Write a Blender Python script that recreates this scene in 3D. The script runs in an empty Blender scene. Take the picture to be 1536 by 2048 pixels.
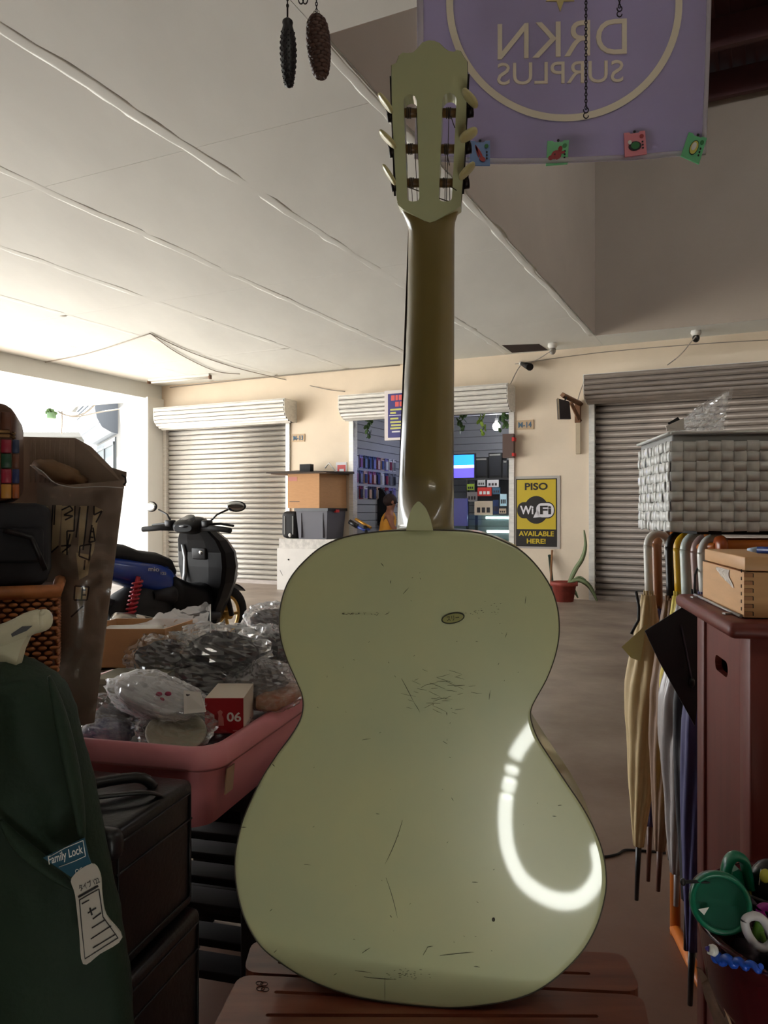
import bpy, bmesh, math, random
from mathutils import Vector, Matrix, noise
random.seed(7)
PI = math.pi
scene = bpy.context.scene
C = scene.collection
# ------------------------------------------------------------------ camera
F = 1540.0                      # focal length in pixels of the 1536 x 2048 frame
CH = 1.13                       # camera height
cam_d = bpy.data.cameras.new('camera'); cam = bpy.data.objects.new('camera', cam_d); C.objects.link(cam)
cam.location = (0, 0, CH); cam.rotation_euler = (PI/2, 0, 0)
cam_d.sensor_fit = 'VERTICAL'; cam_d.sensor_height = 36.0; cam_d.lens = 36.0*F/2048.0
cam_d.clip_start = 0.02; cam_d.clip_end = 300
scene.camera = cam
# ------------------------------------------------------------------ world and exposure
w = bpy.data.worlds.new('sky'); scene.world = w; w.use_nodes = True
bg = w.node_tree.nodes['Background']
bg.inputs['Color'].default_value = (0.93, 0.97, 1.0, 1); bg.inputs['Strength'].default_value = 4.0
scene.view_settings.view_transform = 'Standard'; scene.view_settings.look = 'None'
scene.view_settings.gamma = 1.0; scene.view_settings.use_curve_mapping = False
scene.view_settings.exposure = 1.15
sun_d = bpy.data.lights.new('sun', 'SUN'); sun_d.energy = 16; sun_d.angle = 0.02; sun_d.color = (1.0, 0.985, 0.96)
sun = bpy.data.objects.new('sun', sun_d); C.objects.link(sun); sun.rotation_euler = (math.radians(8), math.radians(-34), math.radians(-25.7))   # from the outdoor side on the left
# ------------------------------------------------------------------ frames and helpers
TH = math.radians(25.7)         # the back wall is turned this much from the picture plane
P0 = Vector((1.118, 10.63, 0)); DS = Vector((math.cos(TH), -math.sin(TH), 0)); DT = Vector((-math.sin(TH), -math.cos(TH), 0))
CEIL = 3.25
def R(s, t, z): return P0 + DS*s + DT*t + Vector((0, 0, z))
def P(u, v, Y): return Vector(((u-768)/F*Y, Y, CH-(v-1024)/F*Y))
def ZP(u, v, z):
    Y = (CH-z)*F/(v-1024); return P(u, v, Y)
def W(u, v, t=0.0):             # point of the plane t metres in front of the back wall seen at a pixel -> (s, z)
    k = (u-768)/F; o = P0 + DT*t
    s = (k*o.y-o.x)/(DS.x-k*DS.y); y = o.y+DS.y*s
    return s, CH-(v-1024)/F*y
def SW(s, u, v):                # point of the plane at constant s seen at a pixel -> (t, z)
    k = (u-768)/F; o = P0 + DS*s
    t = (k*o.y-o.x)/(DT.x-k*DT.y); y = o.y+DT.y*t
    return t, CH-(v-1024)/F*y
def lin(c):
    c /= 255.0
    return c/12.92 if c <= 0.04045 else ((c+0.055)/1.055)**2.4
def rgb(r, g, b): return (lin(r), lin(g), lin(b))
MATS = {}
def mat(name, col, rough=0.5, metal=0.0, var=0.0, vs=8.0, bump=0.0, bs=40.0, stretch=(1,1,1), col2=None, coat=0.0, emit=0.0, spec=0.5, trans=0.0):
    if name in MATS: return MATS[name]
    m = bpy.data.materials.new(name); m.use_nodes = True; nt = m.node_tree; b = nt.nodes['Principled BSDF']
    b.inputs['Base Color'].default_value = (*col, 1); b.inputs['Roughness'].default_value = rough; b.inputs['Metallic'].default_value = metal
    b.inputs['Specular IOR Level'].default_value = spec
    if coat: b.inputs['Coat Weight'].default_value = coat; b.inputs['Coat Roughness'].default_value = 0.05
    if trans: b.inputs['Transmission Weight'].default_value = trans
    if emit:
        b.inputs['Emission Color'].default_value = (*col, 1); b.inputs['Emission Strength'].default_value = emit
    if var or bump or col2:
        tc = nt.nodes.new('ShaderNodeTexCoord'); mp = nt.nodes.new('ShaderNodeMapping'); mp.inputs['Scale'].default_value = stretch
        nt.links.new(tc.outputs['Object'], mp.inputs['Vector'])
        if var or col2:
            n = nt.nodes.new('ShaderNodeTexNoise'); n.inputs['Scale'].default_value = vs; n.inputs['Detail'].default_value = 6; n.inputs['Roughness'].default_value = 0.6
            nt.links.new(mp.outputs['Vector'], n.inputs['Vector'])
            r = nt.nodes.new('ShaderNodeValToRGB'); r.color_ramp.elements[0].position = 0.3; r.color_ramp.elements[1].position = 0.7
            c2 = col2 if col2 else tuple(x*(1-var) for x in col)
            r.color_ramp.elements[0].color = (*c2, 1); r.color_ramp.elements[1].color = (*(tuple(min(1, x*(1+var*0.5)) for x in col)), 1)
            nt.links.new(n.outputs['Fac'], r.inputs['Fac']); nt.links.new(r.outputs['Color'], b.inputs['Base Color'])
        if bump:
            n2 = nt.nodes.new('ShaderNodeTexNoise'); n2.inputs['Scale'].default_value = bs; n2.inputs['Detail'].default_value = 4
            nt.links.new(mp.outputs['Vector'], n2.inputs['Vector'])
            bp = nt.nodes.new('ShaderNodeBump'); bp.inputs['Strength'].default_value = bump; bp.inputs['Distance'].default_value = 0.02
            nt.links.new(n2.outputs['Fac'], bp.inputs['Height']); nt.links.new(bp.outputs['Normal'], b.inputs['Normal'])
    MATS[name] = m
    return m
def clear_mat(name, tint=(1,1,1), body=0.10, rough=0.16, haze=(0.75,0.75,0.75)):
    if name in MATS: return MATS[name]
    m = bpy.data.materials.new(name); m.use_nodes = True; nt = m.node_tree; nt.nodes.clear()
    out = nt.nodes.new('ShaderNodeOutputMaterial'); mx = nt.nodes.new('ShaderNodeMixShader'); tr = nt.nodes.new('ShaderNodeBsdfTransparent'); g = nt.nodes.new('ShaderNodeBsdfGlossy'); d = nt.nodes.new('ShaderNodeBsdfTranslucent'); m2 = nt.nodes.new('ShaderNodeMixShader')
    tr.inputs['Color'].default_value = (*tint, 1); g.inputs['Color'].default_value = (0.95, 0.95, 0.95, 1); g.inputs['Roughness'].default_value = rough; d.inputs['Color'].default_value = (*haze, 1)
    m2.inputs['Fac'].default_value = 0.25; nt.links.new(g.outputs[0], m2.inputs[1]); nt.links.new(d.outputs[0], m2.inputs[2])
    lw = nt.nodes.new('ShaderNodeLayerWeight'); lw.inputs['Blend'].default_value = 0.4
    ma = nt.nodes.new('ShaderNodeMath'); ma.operation = 'MULTIPLY_ADD'; ma.inputs[1].default_value = 0.6; ma.inputs[2].default_value = body
    nt.links.new(lw.outputs['Fresnel'], ma.inputs[0]); nt.links.new(ma.outputs[0], mx.inputs['Fac'])
    nt.links.new(tr.outputs[0], mx.inputs[1]); nt.links.new(m2.outputs[0], mx.inputs[2]); nt.links.new(mx.outputs[0], out.inputs['Surface'])
    MATS[name] = m
    return m
def cloth_mat(name, col, thru=0.5):
    m = mat(name, col, 0.85, var=0.05, vs=6); nt = m.node_tree; b = nt.nodes['Principled BSDF']; out = nt.nodes['Material Output']
    t = nt.nodes.new('ShaderNodeBsdfTranslucent'); t.inputs['Color'].default_value = (*col, 1); mx = nt.nodes.new('ShaderNodeMixShader'); mx.inputs['Fac'].default_value = thru
    nt.links.new(b.outputs[0], mx.inputs[1]); nt.links.new(t.outputs[0], mx.inputs[2]); nt.links.new(mx.outputs[0], out.inputs['Surface']); return m
class MB:
    """collects shapes in world coordinates and links them as one mesh object"""
    def __init__(s, xf=None): s.v = []; s.f = []; s.sm = []; s.xf = xf
    def add(s, vs, fs, smooth=False):
        o = len(s.v)
        s.v += [(s.xf @ Vector(p)) if s.xf else Vector(p) for p in vs]
        s.f += [tuple(i+o for i in f) for f in fs]; s.sm += [smooth]*len(fs); return s
    def box(s, c, size, rot=None, bev=0.0, seg=2):
        bm = bmesh.new(); bmesh.ops.create_cube(bm, size=1.0)
        for v in bm.verts: v.co = Vector((v.co.x*size[0], v.co.y*size[1], v.co.z*size[2]))
        if bev: bmesh.ops.bevel(bm, geom=list(bm.edges), offset=bev, segments=seg, affect='EDGES', profile=0.5)
        s._bm(bm, c, rot, bool(bev)); return s
    def _bm(s, bm, c, rot, smooth):
        bm.verts.index_update(); M_ = rot.to_3x3() if rot is not None else None; c = Vector(c)
        vs = [((M_ @ v.co) if M_ else v.co.copy())+c for v in bm.verts]; fs = [[v.index for v in f.verts] for f in bm.faces]; bm.free()
        s.add(vs, fs, smooth)
    def hexa(s, p):              # eight corners: bottom 4 (ccw), top 4
        s.add(p, [(3,2,1,0),(4,5,6,7),(0,1,5,4),(1,2,6,5),(2,3,7,6),(3,0,4,7)]); return s
    def rbox(s, s0, s1, t0, t1, z0, z1):
        return s.hexa([R(s0,t1,z0),R(s1,t1,z0),R(s1,t0,z0),R(s0,t0,z0),R(s0,t1,z1),R(s1,t1,z1),R(s1,t0,z1),R(s0,t0,z1)])
    def loft(s, rings, cap=True, smooth=True, closed=True):
        n = len(rings[0]); vs = [p for r in rings for p in r]; fs = []
        for i in range(len(rings)-1):
            for j in range(n if closed else n-1):
                k = (j+1) % n; fs.append((i*n+j, i*n+k, (i+1)*n+k, (i+1)*n+j))
        s.add(vs, fs, smooth)
        if cap and closed:
            s.add(rings[0], [tuple(range(n-1, -1, -1))]); s.add(rings[-1], [tuple(range(n))])
        return s
    def tube(s, path, r, n=10, cap=True, flat=1.0):
        path = [Vector(p) for p in path]; m = len(path); rr = r if isinstance(r, (list, tuple)) else [r]*m
        t0 = (path[1]-path[0]).normalized(); up = Vector((0,0,1)) if abs(t0.z) < 0.9 else Vector((1,0,0)); a = t0.cross(up).normalized(); rings = []
        for i in range(m):
            t = (path[min(i+1, m-1)]-path[max(i-1, 0)])
            t = t.normalized() if t.length > 1e-9 else t0
            a = (a-t*a.dot(t)); a = a.normalized() if a.length > 1e-6 else t.orthogonal().normalized(); b = t.cross(a)
            rings.append([path[i]+(a*math.cos(2*PI*j/n)+b*math.sin(2*PI*j/n)*flat)*rr[i] for j in range(n)])
        return s.loft(rings, cap)
    def lathe(s, prof, c, n=24, axis=None, a0=0, a1=2*PI, cap=True):   # prof: (r, h) along the axis
        c = Vector(c); q = Vector((0,0,1)).rotation_difference(Vector(axis).normalized()).to_matrix() if axis is not None else None; rings = []
        for r_, h in prof:
            ring = [Vector((r_*math.cos(2*PI*j/n), r_*math.sin(2*PI*j/n), h)) for j in range(n)]
            rings.append([((q @ p) if q else p)+c for p in ring])
        return s.loft(rings, cap)
    def prism(s, poly, d, smooth_sides=False):   # planar polygon of world points, extruded by the vector d
        n = len(poly); a = [Vector(p) for p in poly]; b = [p+Vector(d) for p in a]
        s.add(a, [tuple(range(n-1, -1, -1))]); s.add(b, [tuple(range(n))])
        s.add(a+b, [(j, (j+1) % n, n+(j+1) % n, n+j) for j in range(n)], smooth_sides); return s
    def grid(s, fn, nu, nv, smooth=True, thick=None):
        vs = [Vector(fn(i/nu, j/nv)) for j in range(nv+1) for i in range(nu+1)]; m = nu+1
        fs = [(j*m+i, j*m+i+1, (j+1)*m+i+1, (j+1)*m+i) for j in range(nv) for i in range(nu)]
        s.add(vs, fs, smooth)
        if thick is not None:
            o = Vector(thick); s.add([p+o for p in vs], [f[::-1] for f in fs], smooth)
            b = [i for i in range(m)]+[j*m+nu for j in range(1, nv+1)]+[nv*m+i for i in range(nu-1, -1, -1)]+[j*m for j in range(nv-1, 0, -1)]
            e = [vs[i] for i in b]; k = len(e)
            s.add(e+[p+o for p in e], [((j+1) % k, j, k+j, k+(j+1) % k) for j in range(k)])
        return s
    def ell(s, c, rad, rot=None, nu=16, nv=10, disp=0.0, fr=20.0, seed=0, smooth=True, boxy=1.0):
        def sp(x): return math.copysign(abs(x)**boxy, x)
        rings = []
        for j in range(nv+1):
            th = PI*j/nv; ring = []
            for i in range(nu):
                ph = 2*PI*i/nu; d = Vector((sp(math.sin(th))*sp(math.cos(ph)), sp(math.sin(th))*sp(math.sin(ph)), sp(math.cos(th))))
                k = 1.0
                if disp < 0: q_ = Vector((d.x*1.7+seed, d.y*1.7+seed*1.3, d.z*1.7)); k += -disp*(0.8*noise.noise(q_)+0.55*(0.5-abs(noise.noise(q_*2.6))*2.2)+0.3*(0.5-abs(noise.noise(q_*5.5))*2.2))
                elif disp: k += disp*noise.noise(Vector((d.x*fr*0.15+seed, d.y*fr*0.15+seed*2.3, d.z*fr*0.15)))+disp*0.7*noise.noise(Vector((d.x*fr*0.4+seed, d.y*fr*0.4, d.z*fr*0.4+seed)))
                p = Vector((d.x*rad[0]*k, d.y*rad[1]*k, d.z*rad[2]*k)); ring.append((rot.to_3x3() @ p if rot else p)+Vector(c))
            rings.append(ring)
        s.loft(rings, cap=False, smooth=smooth); return s
    def mesh(s, name, m=None, inv=None):
        me = bpy.data.meshes.new(name); me.from_pydata([(inv @ p) if inv else p for p in s.v], [], s.f)
        if any(s.sm): me.polygons.foreach_set('use_smooth', s.sm)
        if m: me.materials.append(m)
        bm = bmesh.new(); bm.from_mesh(me); bmesh.ops.remove_doubles(bm, verts=bm.verts, dist=1e-6); bmesh.ops.recalc_face_normals(bm, faces=bm.faces); bm.to_mesh(me); bm.free()
        me.update(); return me
    def build(s, name, m, parent=None):
        if parent is None:
            lo = Vector((min(p.x for p in s.v), min(p.y for p in s.v), min(p.z for p in s.v))); hi = Vector((max(p.x for p in s.v), max(p.y for p in s.v), max(p.z for p in s.v)))
            o = Vector(((lo.x+hi.x)/2, (lo.y+hi.y)/2, lo.z)); ob = bpy.data.objects.new(name, s.mesh(name, m, Matrix.Translation(-o))); ob.location = o; ORG[ob.name] = o
        else:
            o = ORG[parent.name]; ob = bpy.data.objects.new(name, s.mesh(name, m, Matrix.Translation(-o))); ob.parent = parent; ORG[ob.name] = o
        C.objects.link(ob)
        return ob
ORG = {}
def tag(o, label=None, cat=None, group=None, kind=None):
    if label: o['label'] = label
    if cat: o['category'] = cat
    if group: o['group'] = group
    if kind: o['kind'] = kind
    return o
def thing(name, label, cat, base, group=None):
    o = bpy.data.objects.new(name, None); C.objects.link(o); o.location = base; o.empty_display_size = 0.05
    ORG[o.name] = Vector(base); return tag(o, label, cat, group)
def place(name, mesh, parent, pos, rot=None, scale=None):   # a piece that shares mesh data with its like; pos in world
    ob = bpy.data.objects.new(name, mesh); ob.parent = parent; ob.location = Vector(pos)-ORG[parent.name]
    if rot is not None: ob.rotation_euler = rot
    if scale is not None: ob.scale = scale
    C.objects.link(ob); ORG[ob.name] = Vector(pos); return ob
def struct(name, mb, m, parent=None, label=None):
    o = mb.build(name, m, parent)
    if parent is None: o['kind'] = 'structure'
    if label: o['label'] = label
    return o
def curve_fill(polys, ext):      # flat outline with holes -> (verts, faces) in the XY plane, thickness 2*ext
    cu = bpy.data.curves.new('outline', 'CURVE'); cu.dimensions = '2D'; cu.fill_mode = 'BOTH'; cu.extrude = ext
    for p in polys:
        sp = cu.splines.new('POLY'); sp.points.add(len(p)-1); sp.use_cyclic_u = True
        for q, xy in zip(sp.points, p): q.co = (xy[0], xy[1], 0, 1)
    return _curve_mesh(cu)
def _curve_mesh(cu):
    ob = bpy.data.objects.new('outline', cu); C.objects.link(ob); dg = bpy.context.evaluated_depsgraph_get(); e = ob.evaluated_get(dg); me = e.to_mesh()
    vs = [v.co.copy() for v in me.vertices]; fs = [tuple(p.vertices) for p in me.polygons]; e.to_mesh_clear()
    bpy.data.objects.remove(ob); bpy.data.curves.remove(cu); return vs, fs
def text_mesh(txt, size, ext=0.001, off=0.0, width=None, spacing=1.0, shear=0.0):   # centred lettering in the XY plane
    cu = bpy.data.curves.new('lettering', 'FONT'); cu.body = txt; cu.size = 1.0; cu.extrude = ext/size; cu.offset = off; cu.space_character = spacing; cu.shear = shear; cu.resolution_u = 4
    vs, fs = _curve_mesh(cu)
    if not vs: return [], []
    x0, x1 = min(v.x for v in vs), max(v.x for v in vs); y0, y1 = min(v.y for v in vs), max(v.y for v in vs); kx = size
    if width: kx = width/(x1-x0)
    ky = size/(y1-y0)
    return [Vector(((v.x-(x0+x1)/2)*kx, (v.y-(y0+y1)/2)*ky, v.z*size)) for v in vs], fs
def letters(mb, txt, height, fn, **k):      # fn maps (x, y, z) of the lettering to the world
    vs, fs = text_mesh(txt, height, **k); mb.add([fn(v.x, v.y, v.z) for v in vs], fs); return mb
def smooth_path(pts, n=8, closed=False):
    pts = [Vector(p) if len(p) == 3 else Vector((p[0], p[1], 0)) for p in pts]; m = len(pts); out = []
    for i in range(m if closed else m-1):
        p0 = pts[(i-1) % m] if closed or i > 0 else pts[0]; p1 = pts[i]; p2 = pts[(i+1) % m]; p3 = pts[(i+2) % m] if closed or i+2 < m else pts[-1]
        for j in range(n):
            t = j/n; out.append(0.5*((2*p1)+(p2-p0)*t+(2*p0-5*p1+4*p2-p3)*t*t+(3*p1-p0-3*p2+p3)*t**3))
    if not closed: out.append(pts[-1])
    return out
def rz(a): return Matrix.Rotation(a, 4, 'Z')
def rx(a): return Matrix.Rotation(a, 4, 'X')
def ry(a): return Matrix.Rotation(a, 4, 'Y')
# ------------------------------------------------------------------ materials
m_ceil = mat('painted ceiling board', rgb(226,227,222), 0.75, var=0.09, vs=1.1, bump=0.5, bs=1.6, stretch=(1,0.35,1))
m_wall = mat('cream wall paint', rgb(232,214,190), 0.8, var=0.06, vs=2.0, bump=0.05, bs=30)
m_stall = mat('dim brown stall boards', rgb(74,62,54), 0.8, var=0.2, vs=3)
m_white = mat('white wall paint', rgb(232,230,224), 0.75, var=0.04, vs=2)
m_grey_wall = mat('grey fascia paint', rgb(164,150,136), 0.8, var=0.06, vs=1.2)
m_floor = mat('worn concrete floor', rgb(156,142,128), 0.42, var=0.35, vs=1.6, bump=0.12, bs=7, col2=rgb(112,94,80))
def redden_floor():                                     # red brown tone blended in towards the camera
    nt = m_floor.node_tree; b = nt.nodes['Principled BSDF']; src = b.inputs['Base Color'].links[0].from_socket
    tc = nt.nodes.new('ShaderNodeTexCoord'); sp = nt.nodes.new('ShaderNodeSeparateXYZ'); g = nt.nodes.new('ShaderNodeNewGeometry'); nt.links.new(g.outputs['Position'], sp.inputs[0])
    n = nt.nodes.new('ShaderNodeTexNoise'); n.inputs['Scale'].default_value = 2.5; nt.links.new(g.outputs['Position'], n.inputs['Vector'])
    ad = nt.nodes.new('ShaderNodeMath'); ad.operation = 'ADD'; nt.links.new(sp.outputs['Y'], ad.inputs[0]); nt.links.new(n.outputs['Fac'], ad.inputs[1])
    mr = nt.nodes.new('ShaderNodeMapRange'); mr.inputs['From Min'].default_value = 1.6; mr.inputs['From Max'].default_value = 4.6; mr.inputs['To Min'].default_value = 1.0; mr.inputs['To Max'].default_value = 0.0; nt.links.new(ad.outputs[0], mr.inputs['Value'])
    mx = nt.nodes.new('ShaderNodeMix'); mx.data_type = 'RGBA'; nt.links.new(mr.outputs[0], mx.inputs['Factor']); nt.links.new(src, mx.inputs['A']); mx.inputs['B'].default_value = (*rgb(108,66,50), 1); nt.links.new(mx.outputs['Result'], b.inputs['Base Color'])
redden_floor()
m_ground = mat('pale outdoor concrete', rgb(205,203,196), 0.8, var=0.08, vs=2)
m_steel = mat('galvanised shutter steel', rgb(230,226,218), 0.4, 0.2, var=0.18, vs=14, bump=0.05, bs=60, stretch=(0.4,1,3))
m_steel_dk = mat('weathered shutter steel', rgb(160,148,138), 0.48, 0.35, var=0.22, vs=10, stretch=(0.4,1,3))
m_black = mat('black plastic', rgb(22,20,22), 0.35)
m_blackmatte = mat('black matte', rgb(16,14,15), 0.7)
m_rubber = mat('tyre rubber', rgb(20,19,20), 0.8)
m_chrome = mat('chrome', rgb(210,210,210), 0.12, 1.0)
m_cream = mat('cream plastic', rgb(214,208,178), 0.3, var=0.05, vs=20)
m_card = mat('cardboard', rgb(196,148,104), 0.85, var=0.07, vs=12, stretch=(1,1,4))
m_card_dk = mat('brown grey cardboard', rgb(112,92,76), 0.8, var=0.12, vs=10, bump=0.15, bs=22)
m_clear = clear_mat('clear plastic film')
m_guitar = mat('pale green guitar lacquer', rgb(194,194,146), 0.34, var=0.06, vs=5, coat=0.7, col2=rgb(180,188,150))
m_neck = mat('aged olive neck lacquer', rgb(120,104,56), 0.28, var=0.12, vs=6, coat=0.5, stretch=(1,1,0.4))
m_dark_wood = mat('dark brown wood', rgb(26,16,15), 0.75, var=0.3, vs=6, stretch=(1,6,1), spec=0.15)
m_red_wood = mat('reddish brown varnished wood', rgb(132,74,52), 0.3, var=0.25, vs=5, stretch=(1.0,9,1), coat=0.45, col2=rgb(104,52,38))
m_mahog = mat('mahogany veneer', rgb(104,44,36), 0.45, var=0.2, vs=5, stretch=(6,6,0.5), spec=0.3)
m_maple = mat('light beech wood', rgb(206,158,108), 0.45, var=0.1, vs=8, stretch=(1.2,1.2,9))
m_orange = mat('orange varnished pole', rgb(196,108,40), 0.35, var=0.15, vs=6, stretch=(4,4,1))
m_pink = mat('pink plastic', rgb(224,142,148), 0.35, var=0.04, vs=6)
m_greenbag = mat('dark green canvas', rgb(24,46,28), 0.75, var=0.18, vs=9, bump=0.1, bs=120)
m_bskt = mat('white plastic strap', rgb(226,226,222), 0.25, var=0.03, vs=20)
# ------------------------------------------------------------------ the setting
SL, SR, TN = -5.75, 9.0, 13.6
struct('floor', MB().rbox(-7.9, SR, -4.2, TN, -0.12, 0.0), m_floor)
struct('ground_outside', MB().box((-22, 22, -0.14), (60, 70, 0.1)), m_ground)
# back wall with three openings
d1L, d1R = W(331, 1000)[0], W(577, 1000)[0]
shL, shR = W(704, 1000)[0], W(1024, 1000)[0]
d3L, d3R = W(1184, 1000)[0], SR-0.4
D1T, SHT, D3T = 2.62, 2.52, 2.62
wb = MB()
for a, b, z0, z1 in ((SL-0.3, d1L, 0, CEIL), (d1L, d1R, D1T, CEIL), (d1R, shL, 0, CEIL), (shL, shR, SHT, CEIL), (shR, d3L, 0, CEIL), (d3L, d3R, D3T, CEIL), (d3R, SR, 0, CEIL)):
    wb.rbox(a, b, -0.15, 0.0, z0, z1)
wall_back = struct('wall_back', wb, m_wall)
struct('wall_right', MB().rbox(SR, SR+0.15, -0.15, TN, 0, CEIL+0.2), m_wall)
struct('wall_front', MB().rbox(SL, SR, TN, TN+0.15, 0, CEIL+0.2), m_stall)
struct('wall_left', MB().rbox(SL-0.15, SL, 11.0, TN, 0, 3.02), m_stall)
# pillar, beam and the canopy outside
pf = 0.38
pl, pr = W(247, 1000, pf)[0], W(296, 1000, pf)[0]
struct('pillar', MB().rbox(pl, pr, -0.1, pf, 0, 3.02), m_white)
struct('beam', MB().rbox(pl, pr-0.05, -0.1, TN, 3.0, CEIL+0.1), m_ceil)
struct('canopy_outside', MB().rbox(-7.8, pl, -0.05, TN, 3.03, 3.2), mat('grey canopy paint', rgb(150,149,144), 0.8, var=0.05, vs=2))
# ceiling with a well that rises to the roof
VS, VT0, VT1, VSR = 1.87, 0.616, 7.09, 7.6
cb = MB()
cb.rbox(pl, VS, -0.1, TN, CEIL+0.012, CEIL+0.2); cb.rbox(VS, SR, -0.1, VT0, CEIL+0.012, CEIL+0.2); cb.rbox(VS, SR, VT1, TN, CEIL+0.012, CEIL+0.2); cb.rbox(VSR, SR, VT0, VT1, CEIL+0.012, CEIL+0.2)
ceil = struct('ceiling', cb, m_ceil)
def panel(s0, s1, t0, t1):
    g = 0.0015
    MB().rbox(s0+g, s1-g, t0+g, t1-g, CEIL, CEIL+0.012).build('panel', m_ceil, ceil)
sl = [pr-0.05]+[VS-1.235*k for k in range(5, -1, -1)]; tl = [0, 1.62, 4.06, 6.5, 8.94, 11.38, TN]
for i in range(len(sl)-1):
    for j in range(len(tl)-1): panel(sl[i], sl[i+1], tl[j], tl[j+1])
for a, b in ((VS, 4.0), (4.0, 6.4), (6.4, SR)):
    panel(a, b, 0, VT0)
    for c, d in ((VT1, 8.94), (8.94, 11.38), (11.38, TN)): panel(a, b, c, d)
def ridge(p, q, wdt=0.045, seedv=0):        # taped board joint, a little proud and uneven
    a, b = R(p[0], p[1], CEIL), R(q[0], q[1], CEIL); d = (b-a).normalized(); nrm = d.cross(Vector((0,0,1))); n = max(6, int((b-a).length/0.12)); rings = []
    for i in range(n+1):
        c = a.lerp(b, i/n); h = 0.0009+0.0016*noise.noise(Vector((i*0.6+seedv, seedv, 0)))+0.0012*noise.noise(Vector((i*1.9+seedv, seedv, 4))); k = wdt*(1.6+0.6*noise.noise(Vector((i*0.4, seedv, 3)))); o = nrm*(0.02*noise.noise(Vector((i*0.3, seedv, 9)))+0.008*noise.noise(Vector((i*1.3, seedv, 5))))
        rings.append([c+o-nrm*k+Vector((0,0,0.002)), c+o-nrm*k*0.4-Vector((0,0,h)), c+o+nrm*k*0.4-Vector((0,0,h)), c+o+nrm*k+Vector((0,0,0.002))])
    MB().loft(rings).build('joint_strip', m_ceil, ceil)
for i, s_ in enumerate(sl[1:-1]): ridge((s_, 0.02), (s_, TN-0.1), seedv=i*5.1)
for i, (t_, a, b) in enumerate(((6.5, sl[0], sl[3]), (4.06, sl[0], sl[2]), (8.94, sl[3], sl[5]), (1.62, sl[1], sl[3]))): ridge((a, t_), (b, t_), 0.03, i*3.3+40)
# light sealing bead along the edge of the well
ridge((VS-0.035, VT0), (VS-0.035, VT1), 0.03, 77)
wv = 0.1
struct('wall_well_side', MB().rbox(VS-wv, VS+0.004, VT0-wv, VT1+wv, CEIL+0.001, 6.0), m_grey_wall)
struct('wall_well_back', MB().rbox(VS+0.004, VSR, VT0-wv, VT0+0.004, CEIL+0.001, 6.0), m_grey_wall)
struct('wall_well_near', MB().rbox(VS+0.004, VSR, VT1-0.004, VT1+wv, CEIL+0.001, 5.35), m_grey_wall)  # unseen near wall cut low, gap under the roof added for daylight
struct('wall_well_right', MB().rbox(VSR-0.004, VSR+wv, VT0-wv, VT1+wv, CEIL+0.001, 5.35), m_grey_wall)  # unseen too, and cut low so added daylight reaches the well
m_roof = mat('oxide red roof sheet', rgb(70,34,32), 0.6, var=0.2, vs=4)
roof = struct('roof', MB().rbox(VS-0.4, VSR+0.4, VT0-0.4, VT1+0.4, 6.02, 6.08), m_roof)
for i in range(44):                                  # corrugation ribs of the sheet
    s_ = VS+0.05+i*0.13
    if s_ < VSR: MB().rbox(s_, s_+0.035, VT0, VT1, 5.99, 6.02).build('roof_rib', m_roof, roof)
for t_ in (0.75, 1.75, 2.75, 3.75, 4.75, 5.75, 6.75):
    MB().rbox(VS, VSR, t_, t_+0.07, 5.70, 5.99).build('purlin', m_roof, roof)
# dark plate under the ceiling, painted as the shade inside an open hatch
hp = [ZP(1004, 690, CEIL), ZP(1078, 688, CEIL), ZP(1096, 700, CEIL), ZP(1024, 705, CEIL)]
struct('ceiling_hatch', MB().prism([p-Vector((0,0,0.004)) for p in hp], (0,0,0.003)), mat('painted hatch shade', rgb(40,22,18), 0.9), label='dark painted plate standing for the open access hatch in the ceiling')
# ------------------------------------------------------------------ roller shutters
m_gap_shade = mat('painted slat gap shade', rgb(84,76,70), 0.7)  # dark backing behind the slats, paints the shade of their gaps
def hood(parent, s0, s1, zt, zb, tm, n, m, mcap):
    pr_ = [(tm, zt), (tm, zt-(zt-zb)*0.45), (tm*0.96, zt-(zt-zb)*0.62), (tm*0.84, zt-(zt-zb)*0.8), (tm*0.62, zt-(zt-zb)*0.93), (tm*0.34, zb)]
    pts = smooth_path([(a, b, 0) for a, b in pr_], 10)
    L = [0]
    for i in range(1, len(pts)): L.append(L[-1]+(pts[i]-pts[i-1]).length)
    def at(x):
        for i in range(1, len(L)):
            if L[i] >= x-1e-9:
                k = (x-L[i-1])/(L[i]-L[i-1]); p = pts[i-1].lerp(pts[i], k); d = (pts[i]-pts[i-1]).normalized(); return p, Vector((-d.y, d.x, 0))
    for i in range(n):
        a, b = L[-1]*(i+0.06)/n, L[-1]*(i+0.94)/n; ring0 = []; ring1 = []
        for j in range(7):
            p, nn = at(a+(b-a)*j/6); q = p+nn*(0.024*math.sin(PI*j/6)-0.004)
            ring0.append(R(s0, q.x, q.y)); ring1.append(R(s1, q.x, q.y))
        MB().loft([ring0, ring1], cap=False, closed=False).build('hood_slat', m, parent)
    MB().prism([R(s0, 0, zt-0.004)]+[R(s0, p.x-0.012, p.y) for p in pts]+[R(s0, 0, zb+0.004)], DS*(s1-s0)).build('hood_core', m_gap_shade, parent)
    prof = [(0, zt)]+[(p.x+0.004, p.y) for p in pts]+[(0, zb)]
    for s_, e in ((s0, -0.012), (s1, 0.012)):
        MB().prism([R(s_, a, b) for a, b in prof], DS*e).build('end_cap', mcap, parent)
    MB().rbox(s0, s1, 0.0, tm, zt-0.006, zt).build('hood_top', mcap, parent)
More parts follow.
